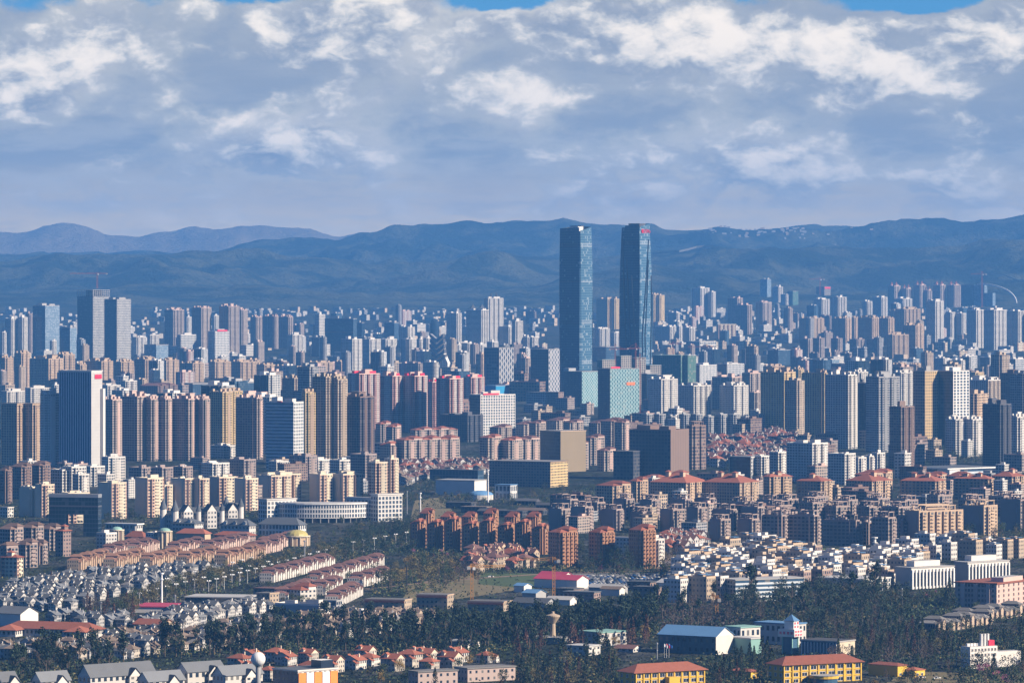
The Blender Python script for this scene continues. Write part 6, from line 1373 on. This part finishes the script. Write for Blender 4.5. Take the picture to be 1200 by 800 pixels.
# cars, street lamps
def make_car(v):
    def b():
        m = ['steel_white', 'black_metal', 'steel_grey', 'flag_blue', 'sign_red'][v]; root = thing('parked_car', 'car', (0, 0, 0))
        mb = MB(); mb.prism([(-2.2, -.9), (2.2, -.9), (2.2, .9), (-2.2, .9)], .35, .9, m, m, bottom=True); mb.build('body', root)
        mb = MB(); B, T = [(-1.5, -.82), (1.2, -.82), (1.2, .82), (-1.5, .82)], [(-1.0, -.68), (.5, -.68), (.5, .68), (-1.0, .68)]
        for i in range(4): j = (i + 1) % 4; mb.face([(*B[i], .9), (*B[j], .9), (*T[j], 1.45), (*T[i], 1.45)], 'glass_dark')
        mb.face([(*p, 1.45) for p in T], m); mb.build('cabin', root)
        for x in (-1.35, 1.35):
            for y in (-.85, .85):
                mb = MB(); A = [(x + .33 * math.cos(i * math.pi / 4), y - .1, .33 + .33 * math.sin(i * math.pi / 4)) for i in range(8)]; B_ = [(p[0], y + .1, p[2]) for p in A]; mb.face(A, 'black_metal'); mb.face(B_[::-1], 'black_metal')
                for i in range(8): j = (i + 1) % 8; mb.face((A[j], A[i], B_[i], B_[j]), 'black_metal')
                mb.build('wheel', root)
        return root
    return b
CARS = [Proto(make_car(v)) for v in (0, 0, 1, 2, 3, 0)]
rnd = random.Random(61); P0, P1, P2, P3 = at(685, 686), at(790, 686), at(786, 673), at(668, 675)
k = 0
for i in range(9):
    for j in range(26):
        f, g = (i + .5) / 9, (j + .5) / 26
        if rnd.random() > .86: continue
        p = (P0 * (1 - g) + P1 * g) * (1 - f) + (P3 * (1 - g) + P2 * g) * f
        if not free(p.x, p.y, 1.5): continue
        o = rnd.choice(CARS).place(p, R(62) + rnd.uniform(-.05, .05)); later(o, 'small parked car', 'car park above the red market roof', 600 + p.x / p.y * FPX, HOR + FPX * HC / p.y); k += 1
for x, r in ((575, 676), (1080, 794), (1098, 795), (1045, 792), (1062, 791)): later(CARS[0].place(at(x, r), R(20)), 'lone white car', 'open ground', x, r)
def make_lamp():
    root = thing('street_lamp', 'street lamp', (0, 0, 0)); mb = MB(); mb.cyl(0, 0, 0, 9.5, .16, .1, 6, 'steel_white'); mb.build('pole', root)
    for i in range(5):
        a = 2 * math.pi * i / 5; mb = MB(); mb.bar((0, 0, 8.6), (1.3 * math.cos(a), 1.3 * math.sin(a), 9.3), .1, 'steel_white'); mb.dome(1.3 * math.cos(a), 1.3 * math.sin(a), 9.3, .55, .8, 'steel_white', 7, 3); mb.build('lantern', root)
    return root
LAMP = Proto(make_lamp)
for a, b, n in (((158, 712), (330, 668), 16), ((240, 697), (395, 654), 17), ((168, 700), (300, 666), 12), ((395, 652), (520, 628), 10)):
    for i in range(n):
        p = at(a[0] + (b[0] - a[0]) * (i + .5) / n, a[1] + (b[1] - a[1]) * (i + .5) / n); later(LAMP.place(p, 0), 'white many-headed street lamp', 'boulevard trees', 600 + p.x / p.y * FPX, HOR + FPX * HC / p.y)
# roads, fields
road('boulevard', [(120, 722), (200, 696), (300, 671), (400, 650), (520, 630)], 26, 'asphalt', .12, True); road('side_road', [(760, 662), (830, 652), (880, 640), (960, 636), (1200, 634)], 9, 'pale_asphalt', .14)
road('estate_road', [(430, 690), (520, 680), (640, 672), (800, 668)], 8, 'bare_soil', .16); road('cross_road', [(470, 610), (560, 622), (700, 640)], 12, 'asphalt', .18)
sheet('lawn', [(560, 684), (564, 670), (640, 672), (625, 690)], 'lawn'); sheet('field', [(955, 648), (958, 642), (1010, 643), (1012, 650)], 'lawn', .2); sheet('dry_field', [(480, 612), (486, 586), (520, 582), (530, 598), (505, 612)], 'dry_field', .1); sheet('building_site', [(470, 706), (480, 684), (545, 672), (640, 674), (600, 692), (520, 704)], 'dry_field', .08)
sheet('car_park', [(664, 692), (668, 672), (795, 670), (800, 690)], 'yard', .12); sheet('tram_yard', [(1040, 800), (1060, 786), (1210, 790), (1210, 806)], 'dry_field', .1); sheet('site_yard', [(766, 668), (775, 650), (880, 640), (900, 650), (830, 662)], 'bare_soil', .1)

def drape(pts, width):
    """a pale road cut into the far hillside, laid along the slope where the view ray meets it"""
    mb = MB(); prev = None; o0 = Vector((0, 0, HC))
    for x, r in pts:
        d = Vector(((x - 600) / FPX, 1, -(r - HOR) / FPX)).normalized(); ok, loc, n, i = TERRAIN.ray_cast(o0, d)
        if not ok: continue
        up = Vector((0, -width * .35, width * .3)); a, b = loc - Vector((0, 3, -5)), loc - Vector((0, 3, -5)) + up
        if prev: mb.face((prev[0], a, b, prev[1]), 'pale_asphalt')
        prev = (a, b)
    o = mb.build('hill_road'); o['kind'] = 'structure'
drape([(764, 300), (774, 299), (786, 298), (796, 297), (806, 295), (816, 292), (826, 291), (836, 291)], 30); drape([(1160, 322), (1175, 324), (1190, 330), (1205, 336)], 18); drape([(943, 312), (950, 311), (958, 311), (966, 312)], 26)
# ------------------------------------------------------------------ trees : trunk with limbs, crown of leaf clumps
def make_tree(kind, mat, h, rad, v):
    def b():
        rnd = random.Random(hash((kind, v)) & 0xffff if False else sum(map(ord, kind)) * 7 + v); root = thing(kind, 'tree', (0, 0, 0))
        mb = MB(); mb.cyl(0, 0, -1, h * .55, h * .022, h * .012, 6, 'bark', False); tips = []
        for i in range(7):
            z = h * rnd.uniform(.25, .55); a = rnd.uniform(0, 6.3); q = (rad * .6 * math.cos(a), rad * .6 * math.sin(a), z + h * rnd.uniform(.1, .25)); mb.bar((0, 0, z), q, h * .012, 'bark'); tips.append(q)
        mb.bar((0, 0, h * .5), (rnd.uniform(-.3, .3), 0, h * .93), h * .014, 'bark'); mb.build('trunk', root)
        mb = MB(); bare = kind == 'bare_tree'
        if kind in ('cypress_tree', 'conifer_tree', 'redwood_tree'):
            n = 330 if kind != 'redwood_tree' else 260
            for _ in range(n):
                t = rnd.random() ** .75; z = h * (.10 + .9 * (1 - t) ** 1.0) if False else h * (.1 + .9 * t); rr = rad * ((1 - t) ** .8) * rnd.uniform(.35, 1.0) + .1; a = rnd.uniform(0, 6.3)
                clump(mb, Vector((rr * math.cos(a), rr * math.sin(a), z)), rnd, rnd.uniform(.5, 1.15) * h / 15, mat, .35)
        else:
            blobs = []
            for i in range(11 if not bare else 13):
                a = rnd.uniform(0, 6.3); t = rnd.uniform(.38, .92); k = math.sin(math.pi * min(1, max(.12, (t - .2) / .85))) ; r = rad * k * rnd.uniform(.35, .8)
                if kind == 'eucalyptus_tree': t = rnd.uniform(.3, .97); r = rad * rnd.uniform(.1, .7) * (1.15 - t * .6)
                blobs.append((Vector((r * math.cos(a), r * math.sin(a), h * t)), rad * rnd.uniform(.30, .52)))
            n = 420 if not bare else 190
            for _ in range(n):
                c, r = rnd.choice(blobs); d = Vector((rnd.gauss(0, 1), rnd.gauss(0, 1), rnd.gauss(0, .8))); d.normalize()
                clump(mb, c + d * r * rnd.random() ** .4, rnd, rnd.uniform(.45, 1.0) * h / 14 * (1 if not bare else .75), mat, 0)
        mb.build('crown', root); return root
    return b
def clump(mb, p, rnd, s, mat, droop):
    n = Vector((rnd.gauss(0, 1), rnd.gauss(0, 1), rnd.gauss(.3, .8) - droop)); n.normalize(); a = n.orthogonal().normalized(); b = n.cross(a); t = rnd.uniform(0, 6.3); a, b = a * math.cos(t) + b * math.sin(t), b * math.cos(t) - a * math.sin(t)
    a *= s * .62; b *= s * rnd.uniform(.3, .55)
    mb.face([p - a, p - b * .9 + a * .1, p + a, p + b], mat)
T = {}
def reg(key, kind, mat, h, rad, n=3): T[key] = [Proto(make_tree(kind, mat, h, rad, v)) for v in range(n)]
reg('dark', 'eucalyptus_tree', 'leaf_dark', 18.5, 4.4, 4); reg('pine', 'conifer_tree', 'leaf_dark', 14, 3.2); reg('cyp', 'cypress_tree', 'leaf_green', 11, 1.9, 2); reg('green', 'broadleaf_tree', 'leaf_green', 10, 4.4, 4); reg('olive', 'willow_tree', 'leaf_olive', 10, 4.2); reg('rust', 'redwood_tree', 'leaf_rust', 13, 2.2); reg('bare', 'bare_tree', 'leaf_bare', 11, 4.0); reg('pink', 'blossom_tree', 'leaf_pink', 6, 3.0, 2); reg('yellow', 'autumn_tree', 'leaf_yellow', 9, 3.6, 2); reg('deep', 'evergreen_tree', 'leaf_dark', 12, 5.4)
TD = {'dark': 'tall dark eucalyptus', 'pine': 'dark pointed conifer', 'cyp': 'slim dark green cypress', 'green': 'round green tree', 'olive': 'yellowish olive tree', 'rust': 'rust-brown pointed tree', 'bare': 'bare brown winter tree', 'pink': 'pink blossoming tree', 'yellow': 'golden autumn tree', 'deep': 'round very dark tree'}
def grove(poly, n, mix, where, seed, sc=(.75, 1.2), clear=1.9):
    rnd = random.Random(seed); P = [(p.x, p.y) for p in (at(a, b) for a, b in poly)]; keys = [k for k, w in mix for _ in range(w)]
    x0, x1, y0, y1 = min(p[0] for p in P), max(p[0] for p in P), min(p[1] for p in P), max(p[1] for p in P); k = t = 0; n = int(n * .76) if 'deep' in keys else n
    while k < n and t < n * 30:
        t += 1; x, y = rnd.uniform(x0, x1), rnd.uniform(y0, y1)
        if not inpoly(x, y, P) or not free(x, y, clear): continue
        key = rnd.choice(keys); s_ = rnd.uniform(*sc); o = rnd.choice(T[key]).place((x, y, ground(y)), rnd.uniform(0, 6.28), s_); OCC.append((x, y, clear)); k += 1
        later(o, TD[key], where, 600 + x / y * FPX, HOR + FPX * HC / y)
B = grove
for r_ in range(748, 782, 2): q_ = at(648, r_); OCC.append((q_.x, q_.y, 4.6))          # open strip before the mushroom tower
for r_ in range(758, 772, 3):
    for x_ in (690, 704, 718): q_ = at(x_, r_); OCC.append((q_.x, q_.y, 4.6))
B([(165, 772), (170, 758), (260, 752), (330, 744), (440, 738), (440, 762), (300, 770)], 88, [('dark', 5), ('pine', 2)], 'dark belt behind the ball water tower', 101)
B([(430, 770), (440, 750), (530, 746), (600, 742), (610, 762), (520, 771)], 84, [('dark', 6), ('pine', 1)], 'dark belt behind the red-roofed villas', 102)
B([(596, 758), (600, 743), (700, 737), (765, 731), (768, 746), (700, 753)], 84, [('dark', 6), ('pine', 1)], 'dark belt behind the mushroom tower', 103, (.85, 1.3))
B([(600, 770), (600, 757), (690, 751), (760, 746), (765, 756), (690, 764)], 34, [('rust', 4), ('dark', 1), ('yellow', 1)], 'front edge of the belt around the mushroom tower', 104)
B([(0, 806), (0, 778), (110, 776), (150, 782), (100, 800)], 34, [('dark', 4), ('pine', 2)], 'dark clump at the bottom left corner', 105)
B([(600, 812), (600, 772), (720, 768), (730, 800), (720, 812)], 60, [('pine', 4), ('olive', 2), ('rust', 1), ('cyp', 2)], 'grove left of the central yellow hall', 106)
B([(425, 806), (430, 780), (480, 776), (600, 776), (600, 806)], 22, [('green', 2), ('olive', 1), ('yellow', 1), ('pine', 1)], 'bottom edge left of the pale pink hall', 107, (.6, .95))
B([(765, 745), (766, 712), (850, 706), (880, 716), (860, 735)], 42, [('bare', 5), ('dark', 1), ('pink', 0)], 'bare grove left of the teal tower', 108)
B([(850, 724), (880, 705), (1000, 695), (1070, 705), (1060, 735), (950, 740)], 82, [('deep', 6), ('dark', 1), ('bare', 1)], 'dark wood below the white schools', 109, (1.1, 1.7))
B([(850, 728), (880, 702), (1000, 693), (1075, 705), (1060, 738), (950, 742)], 34, [('olive', 3), ('bare', 3), ('pine', 2)], 'between the dark crowns below the white schools', 140, (.8, 1.2))
B([(950, 775), (950, 740), (1060, 735), (1120, 750), (1125, 780), (1060, 786)], 120, [('bare', 4), ('pine', 4), ('cyp', 3), ('olive', 1), ('rust', 1)], 'mixed wood right of the teal tower', 110)
B([(1055, 730), (1062, 705), (1115, 690), (1125, 715), (1210, 722), (1210, 728), (1100, 724)], 34, [('green', 3), ('deep', 2), ('pink', 1), ('pine', 1)], 'around the pink hotel', 111, (.6, .95))
B([(1120, 808), (1124, 786), (1180, 782), (1210, 772), (1210, 808)], 26, [('deep', 3), ('pine', 1), ('pink', 1), ('bare', 1)], 'bottom right corner by the white block with flues', 112)
B([(1090, 760), (1110, 744), (1210, 740), (1210, 765), (1130, 765)], 30, [('deep', 3), ('pine', 2), ('bare', 1)], 'between the brick terrace and the white flued block', 113)
B([(835, 812), (830, 775), (905, 770), (905, 800)], 40, [('deep', 2), ('rust', 1), ('pine', 3), ('cyp', 2)], 'grove between the two yellow halls', 114)
B([(400, 660), (405, 636), (440, 622), (490, 612), (490, 640), (440, 655)], 52, [('deep', 5), ('green', 1)], 'dark clump left of the orange estate', 115, (.8, 1.2))
B([(360, 640), (365, 615), (480, 608), (485, 622), (420, 636)], 26, [('green', 2), ('deep', 1), ('bare', 1), ('olive', 1)], 'in front of the curved office', 116, (.6, .9))
B([(135, 724), (150, 708), (200, 692), (300, 667), (420, 643), (424, 650), (330, 674), (220, 700), (150, 722)], 150, [('green', 3), ('olive', 4)], 'lining the boulevard', 117, (.9, 1.35))
B([(480, 668), (482, 645), (600, 655), (640, 664), (770, 668), (770, 674), (640, 672), (540, 672)], 60, [('deep', 4), ('olive', 1), ('green', 1), ('pink', 1)], 'at the foot of the orange estate', 118, (.6, .95))
B([(440, 700), (455, 674), (510, 660), (540, 676), (500, 694)], 34, [('yellow', 1), ('olive', 4), ('green', 2)], 'willow-yellow clump in the centre', 119, (.9, 1.6))
B([(672, 664), (672, 652), (690, 650), (740, 655), (765, 662), (740, 668)], 30, [('deep', 5)], 'between the orange slabs', 120, (.9, 1.3))
B([(520, 690), (520, 676), (560, 668), (562, 684)], 14, [('bare', 3), ('olive', 1)], 'bare thicket left of the lawn', 121)
B([(770, 680), (775, 650), (800, 640), (812, 648), (792, 668)], 18, [('olive', 1), ('bare', 2), ('green', 1)], 'slope right of the orange slabs', 122, (.6, .9))
B([(1050, 645), (1060, 632), (1200, 622), (1200, 648), (1120, 650)], 48, [('deep', 3), ('green', 2), ('olive', 1)], 'below the long sunlit brown slab', 123, (.7, 1.1))
B([(1060, 546), (1060, 526), (1160, 528), (1180, 540), (1100, 546)], 34, [('deep', 2), ('green', 2)], 'park above the long white hall', 124, (.8, 1.2))
B([(0, 720), (0, 672), (150, 665), (280, 662), (180, 705), (60, 722)], 60, [('green', 2), ('rust', 1), ('bare', 2), ('pink', 1), ('deep', 1)], 'among the grey villas', 125, (.5, .85))
B([(0, 775), (0, 745), (320, 735), (400, 728), (330, 755), (150, 772)], 40, [('green', 2), ('bare', 2), ('deep', 1), ('yellow', 1)], 'among the brown villas', 126, (.45, .75))
B([(90, 722), (95, 708), (150, 712), (165, 722), (130, 728)], 16, [('rust', 1), ('bare', 3), ('pink', 1)], 'thicket above the orange-red hall', 127)
B([(470, 592), (475, 565), (520, 560), (600, 585), (640, 575), (700, 575), (690, 590), (560, 596)], 52, [('deep', 2), ('green', 2), ('bare', 2), ('olive', 1)], 'centre gap round the sheds', 128, (.6, 1.0))
B([(120, 620), (125, 606), (205, 602), (300, 598), (480, 600), (480, 608), (300, 606), (200, 614)], 50, [('deep', 2), ('green', 2), ('bare', 1)], 'avenue in front of the white estate', 129, (.6, .9))
B([(440, 720), (450, 700), (540, 692), (600, 706), (600, 722), (500, 730)], 22, [('deep', 2), ('green', 2), ('olive', 1)], 'round the school blocks', 130, (.35, .6))
B([(790, 560), (900, 545), (930, 552), (900, 566), (800, 566)], 20, [('green', 1), ('deep', 2)], 'above the right red roofs', 131, (.7, 1.0))
B([(280, 700), (330, 682), (420, 664), (470, 668), (440, 690), (400, 716), (330, 716)], 44, [('green', 3), ('deep', 2), ('olive', 1)], 'among the red terraces', 132, (.5, .8))
B([(1000, 810), (1010, 796), (1125, 788), (1125, 808)], 14, [('bare', 2), ('deep', 1), ('yellow', 1)], 'bottom edge right of the round lobby', 133, (.5, .9))
def scrub():
    """low ground cover round the near buildings, and the tangle of trees behind the ones that can be told apart"""
    rnd = random.Random(9); mb = MB()
    for _ in range(26000):
        r = 596 + 212 * rnd.random() ** .8; x = rnd.uniform(-20, 1220); n = mnoise.noise(Vector((x / 60, r / 25, 1.0)))
        if n < -.12: continue
        p = at(x, r)
        if not free(p.x, p.y, .3) or near_boulevard(p.x, p.y, 7, ROADS): continue
        p.z += rnd.uniform(.1, 1.8)
        clump(mb, p, rnd, rnd.uniform(.8, 1.8), rnd.choice(('leaf_green', 'leaf_dark', 'leaf_green', 'leaf_dark', 'leaf_dark', 'leaf_olive')), 0)
    o = mb.build('undergrowth'); tag(o, 'undergrowth', 'low scrub and hedges covering the open ground between the near buildings', None, 'stuff')
    mb = MB()
    for poly, mats, hmax, per in WOODS:
        P = [(p.x, p.y) for p in (at(a, b) for a, b in poly)]; x0, x1, y0, y1 = min(p[0] for p in P), max(p[0] for p in P), min(p[1] for p in P), max(p[1] for p in P); k = 0
        while k < per:
            x, y = rnd.uniform(x0, x1), rnd.uniform(y0, y1)
            if not inpoly(x, y, P): k += .2; continue
            h = .55 * hmax * (.5 + .8 * max(0, mnoise.noise(Vector((x / 9, y / 9, 4.0))) + .3)); k += 1; m = rnd.choice(mats)
            if any(abs(a - x) < c and abs(b - y) < c for a, b, c in OCC_BIG): continue
            for _ in range(9): clump(mb, Vector((x + rnd.gauss(0, 1.2), y + rnd.gauss(0, 1.2), ground(y) + h * rnd.uniform(.12, 1))), rnd, rnd.uniform(.7, 1.5), m, 0)
    o = mb.build('woodland'); tag(o, 'woodland', 'dense dark tangle of crowns filling the tree belts and woods in the foreground', None, 'stuff')
OCC_BIG = [q for q in OCC if q[2] > 4.5]
DK = ('leaf_dark', 'leaf_dark', 'leaf_dark', 'leaf_green', 'leaf_dark', 'leaf_olive')
WOODS = [([(165, 772), (170, 755), (260, 750), (330, 744), (440, 738), (440, 764), (300, 772)], DK, 11, 700), ([(430, 771), (440, 750), (530, 746), (600, 742), (610, 762), (520, 772)], DK, 12, 900), ([(596, 758), (600, 743), (700, 737), (768, 731), (770, 746), (700, 753)], DK, 13, 1100),
         ([(0, 806), (0, 778), (110, 776), (160, 780), (100, 806)], DK, 9, 400), ([(600, 812), (600, 768), (720, 766), (735, 806), (720, 812)], ('leaf_dark', 'leaf_dark', 'leaf_olive'), 6, 450), ([(765, 745), (766, 712), (850, 706), (880, 716), (860, 738)], ('leaf_bare', 'leaf_bare', 'leaf_dark'), 7, 500),
         ([(850, 726), (880, 705), (1000, 695), (1075, 705), (1060, 738), (950, 742)], DK, 11, 1100), ([(945, 778), (950, 740), (1060, 735), (1120, 745), (1130, 784), (1060, 788)], ('leaf_bare', 'leaf_dark', 'leaf_dark', 'leaf_dark'), 7, 1100), ([(1055, 732), (1062, 700), (1115, 690), (1125, 715), (1210, 722), (1210, 730), (1100, 726)], ('leaf_green', 'leaf_dark'), 6, 500),
         ([(1120, 812), (1124, 786), (1180, 782), (1210, 770), (1210, 812)], DK, 8, 400), ([(1090, 762), (1110, 744), (1210, 740), (1210, 768), (1130, 768)], DK, 8, 400), ([(830, 812), (830, 772), (905, 768), (905, 806)], DK, 6, 350), ([(400, 662), (405, 634), (440, 620), (492, 610), (492, 642), (440, 658)], DK, 9, 900),
         ([(480, 668), (482, 642), (600, 652), (640, 660), (770, 666), (770, 674), (640, 672), (540, 674)], DK, 6, 900), ([(1050, 648), (1060, 632), (1200, 622), (1200, 650), (1120, 652)], DK, 6, 600), ([(135, 724), (150, 706), (200, 690), (300, 665), (420, 641), (426, 650), (330, 676), (220, 702), (150, 723)], ('leaf_green', 'leaf_olive', 'leaf_green', 'leaf_dark'), 8, 900),
         ([(430, 700), (450, 672), (510, 656), (560, 668), (520, 690), (490, 696)], ('leaf_olive', 'leaf_green', 'leaf_dark', 'leaf_green'), 6, 500), ([(470, 594), (475, 562), (520, 558), (600, 585), (700, 572), (690, 592), (560, 598)], DK, 6, 700), ([(120, 622), (125, 604), (205, 600), (300, 596), (480, 598), (480, 610), (300, 608), (200, 616)], DK, 5, 700), ([(0, 602), (0, 590), (30, 588), (60, 600), (30, 625), (0, 626)], DK, 5, 200),
         ([(770, 682), (775, 648), (800, 640), (815, 648), (795, 670)], ('leaf_olive', 'leaf_bare', 'leaf_green'), 5, 250), ([(1060, 548), (1060, 524), (1160, 526), (1180, 540), (1100, 548)], DK, 9, 500), ([(440, 728), (450, 722), (540, 718), (610, 720), (610, 728), (500, 736)], DK, 5, 260)]
scrub()
SHORT = [('rank right behind the white-finned office slab', 'rank behind the white-finned slab'), ('dark row of towers right of the white-finned slab', 'dark row right of white-finned slab'), ('row of red-capped towers left of the blue-wrapped building', 'row left of blue-wrapped building'),
    ('green-netted building site at the skyscraper feet', 'site at the skyscraper feet'), ('office block, dark glass side and pale lit side', 'office block with dark glass side'), ('office rank right of the teal patterned pair', 'rank right of teal patterned pair'), ('front of the office rank right of the patterned pair', 'right of the teal patterned pair'),
    ('row of cream roofs in front of the low offices', 'in front of the low offices'), ('right end of the orange brick estate', 'right of orange brick estate'), ('pale terraces right of the green dome', 'right of the green dome'), ('low brick terraced house with pale roof edge', 'low brick terraced house'), ('dense villas right of the navy-shaded block', 'right of the navy-shaded block'),
    ('low city at the right below the hazy towers', 'far right below hazy towers'), ('front edge of the belt around the mushroom tower', 'before belt around mushroom tower'), ('bottom right corner by the white block with flues', 'below the white block with flues'), ('between the brick terrace and the white flued block', 'behind the white block with flues')]
# ------------------------------------------------------------------ one label for each thing that was left without
ORD = ['first', 'second', 'third', 'fourth', 'fifth', 'sixth', 'seventh', 'eighth', 'ninth', 'tenth', 'eleventh', 'twelfth', 'thirteenth', 'fourteenth', 'fifteenth', 'sixteenth', 'seventeenth', 'eighteenth', 'nineteenth', 'twentieth']
ROWW = ['front row', 'second row', 'third row', 'fourth row', 'fifth row', 'sixth row', 'seventh row', 'eighth row', 'ninth row', 'tenth row', 'eleventh row', 'twelfth row']
def finish_labels():
    groups = {}
    for o, d, w, x, r in THINGS: groups.setdefault((d, w), []).append((o, x, r))
    for (d, w), L in groups.items():
        for a, b in SHORT: d = d.replace(a, b); w = w.replace(a, b)
        lim = 11 if len(L) > 13 else 13
        if len(d.split()) + len(w.split()) > lim: print('LONGC', len(d.split()) + len(w.split()) - lim, '|', d, '|', w, len(L))
        d0 = d if d.split()[0] in () else d
        if len(L) == 1:
            L[0][0]['label'] = ('%s, %s' % (d, w)); continue
        for o, _, _ in L:
            if 'group' not in o: o['group'] = ('%ss, %s' % (d, w))[:110]
        if len(L) <= 13:
            for i, (o, x, r) in enumerate(sorted(L, key=lambda q: q[1])): o['label'] = '%s %s from left, %s' % (ORD[i], d, w)
            continue
        nrow = min(12, max(2, math.ceil(len(L) / 14))); L.sort(key=lambda q: -q[2]); per = math.ceil(len(L) / nrow)
        for k in range(nrow):
            for i, (o, x, r) in enumerate(sorted(L[k * per:(k + 1) * per], key=lambda q: q[1])):
                o['label'] = '%s %s from left, %s, %s' % (ORD[i] if i < 20 else '%dth' % (i + 1), d, ROWW[k], w)
finish_labels()
for o in bpy.data.objects:
    if o.parent is None and 'label' in o and len(o['label'].split()) > 16: print('LONG', o['label'])
import collections as _c
print('KINDS', sorted(_c.Counter(o.name.split('.')[0] for o in bpy.data.objects if o.parent is None).items(), key=lambda q: -q[1])[:20])
for o in bpy.data.objects:
    if 'dims' in o: del o['dims']
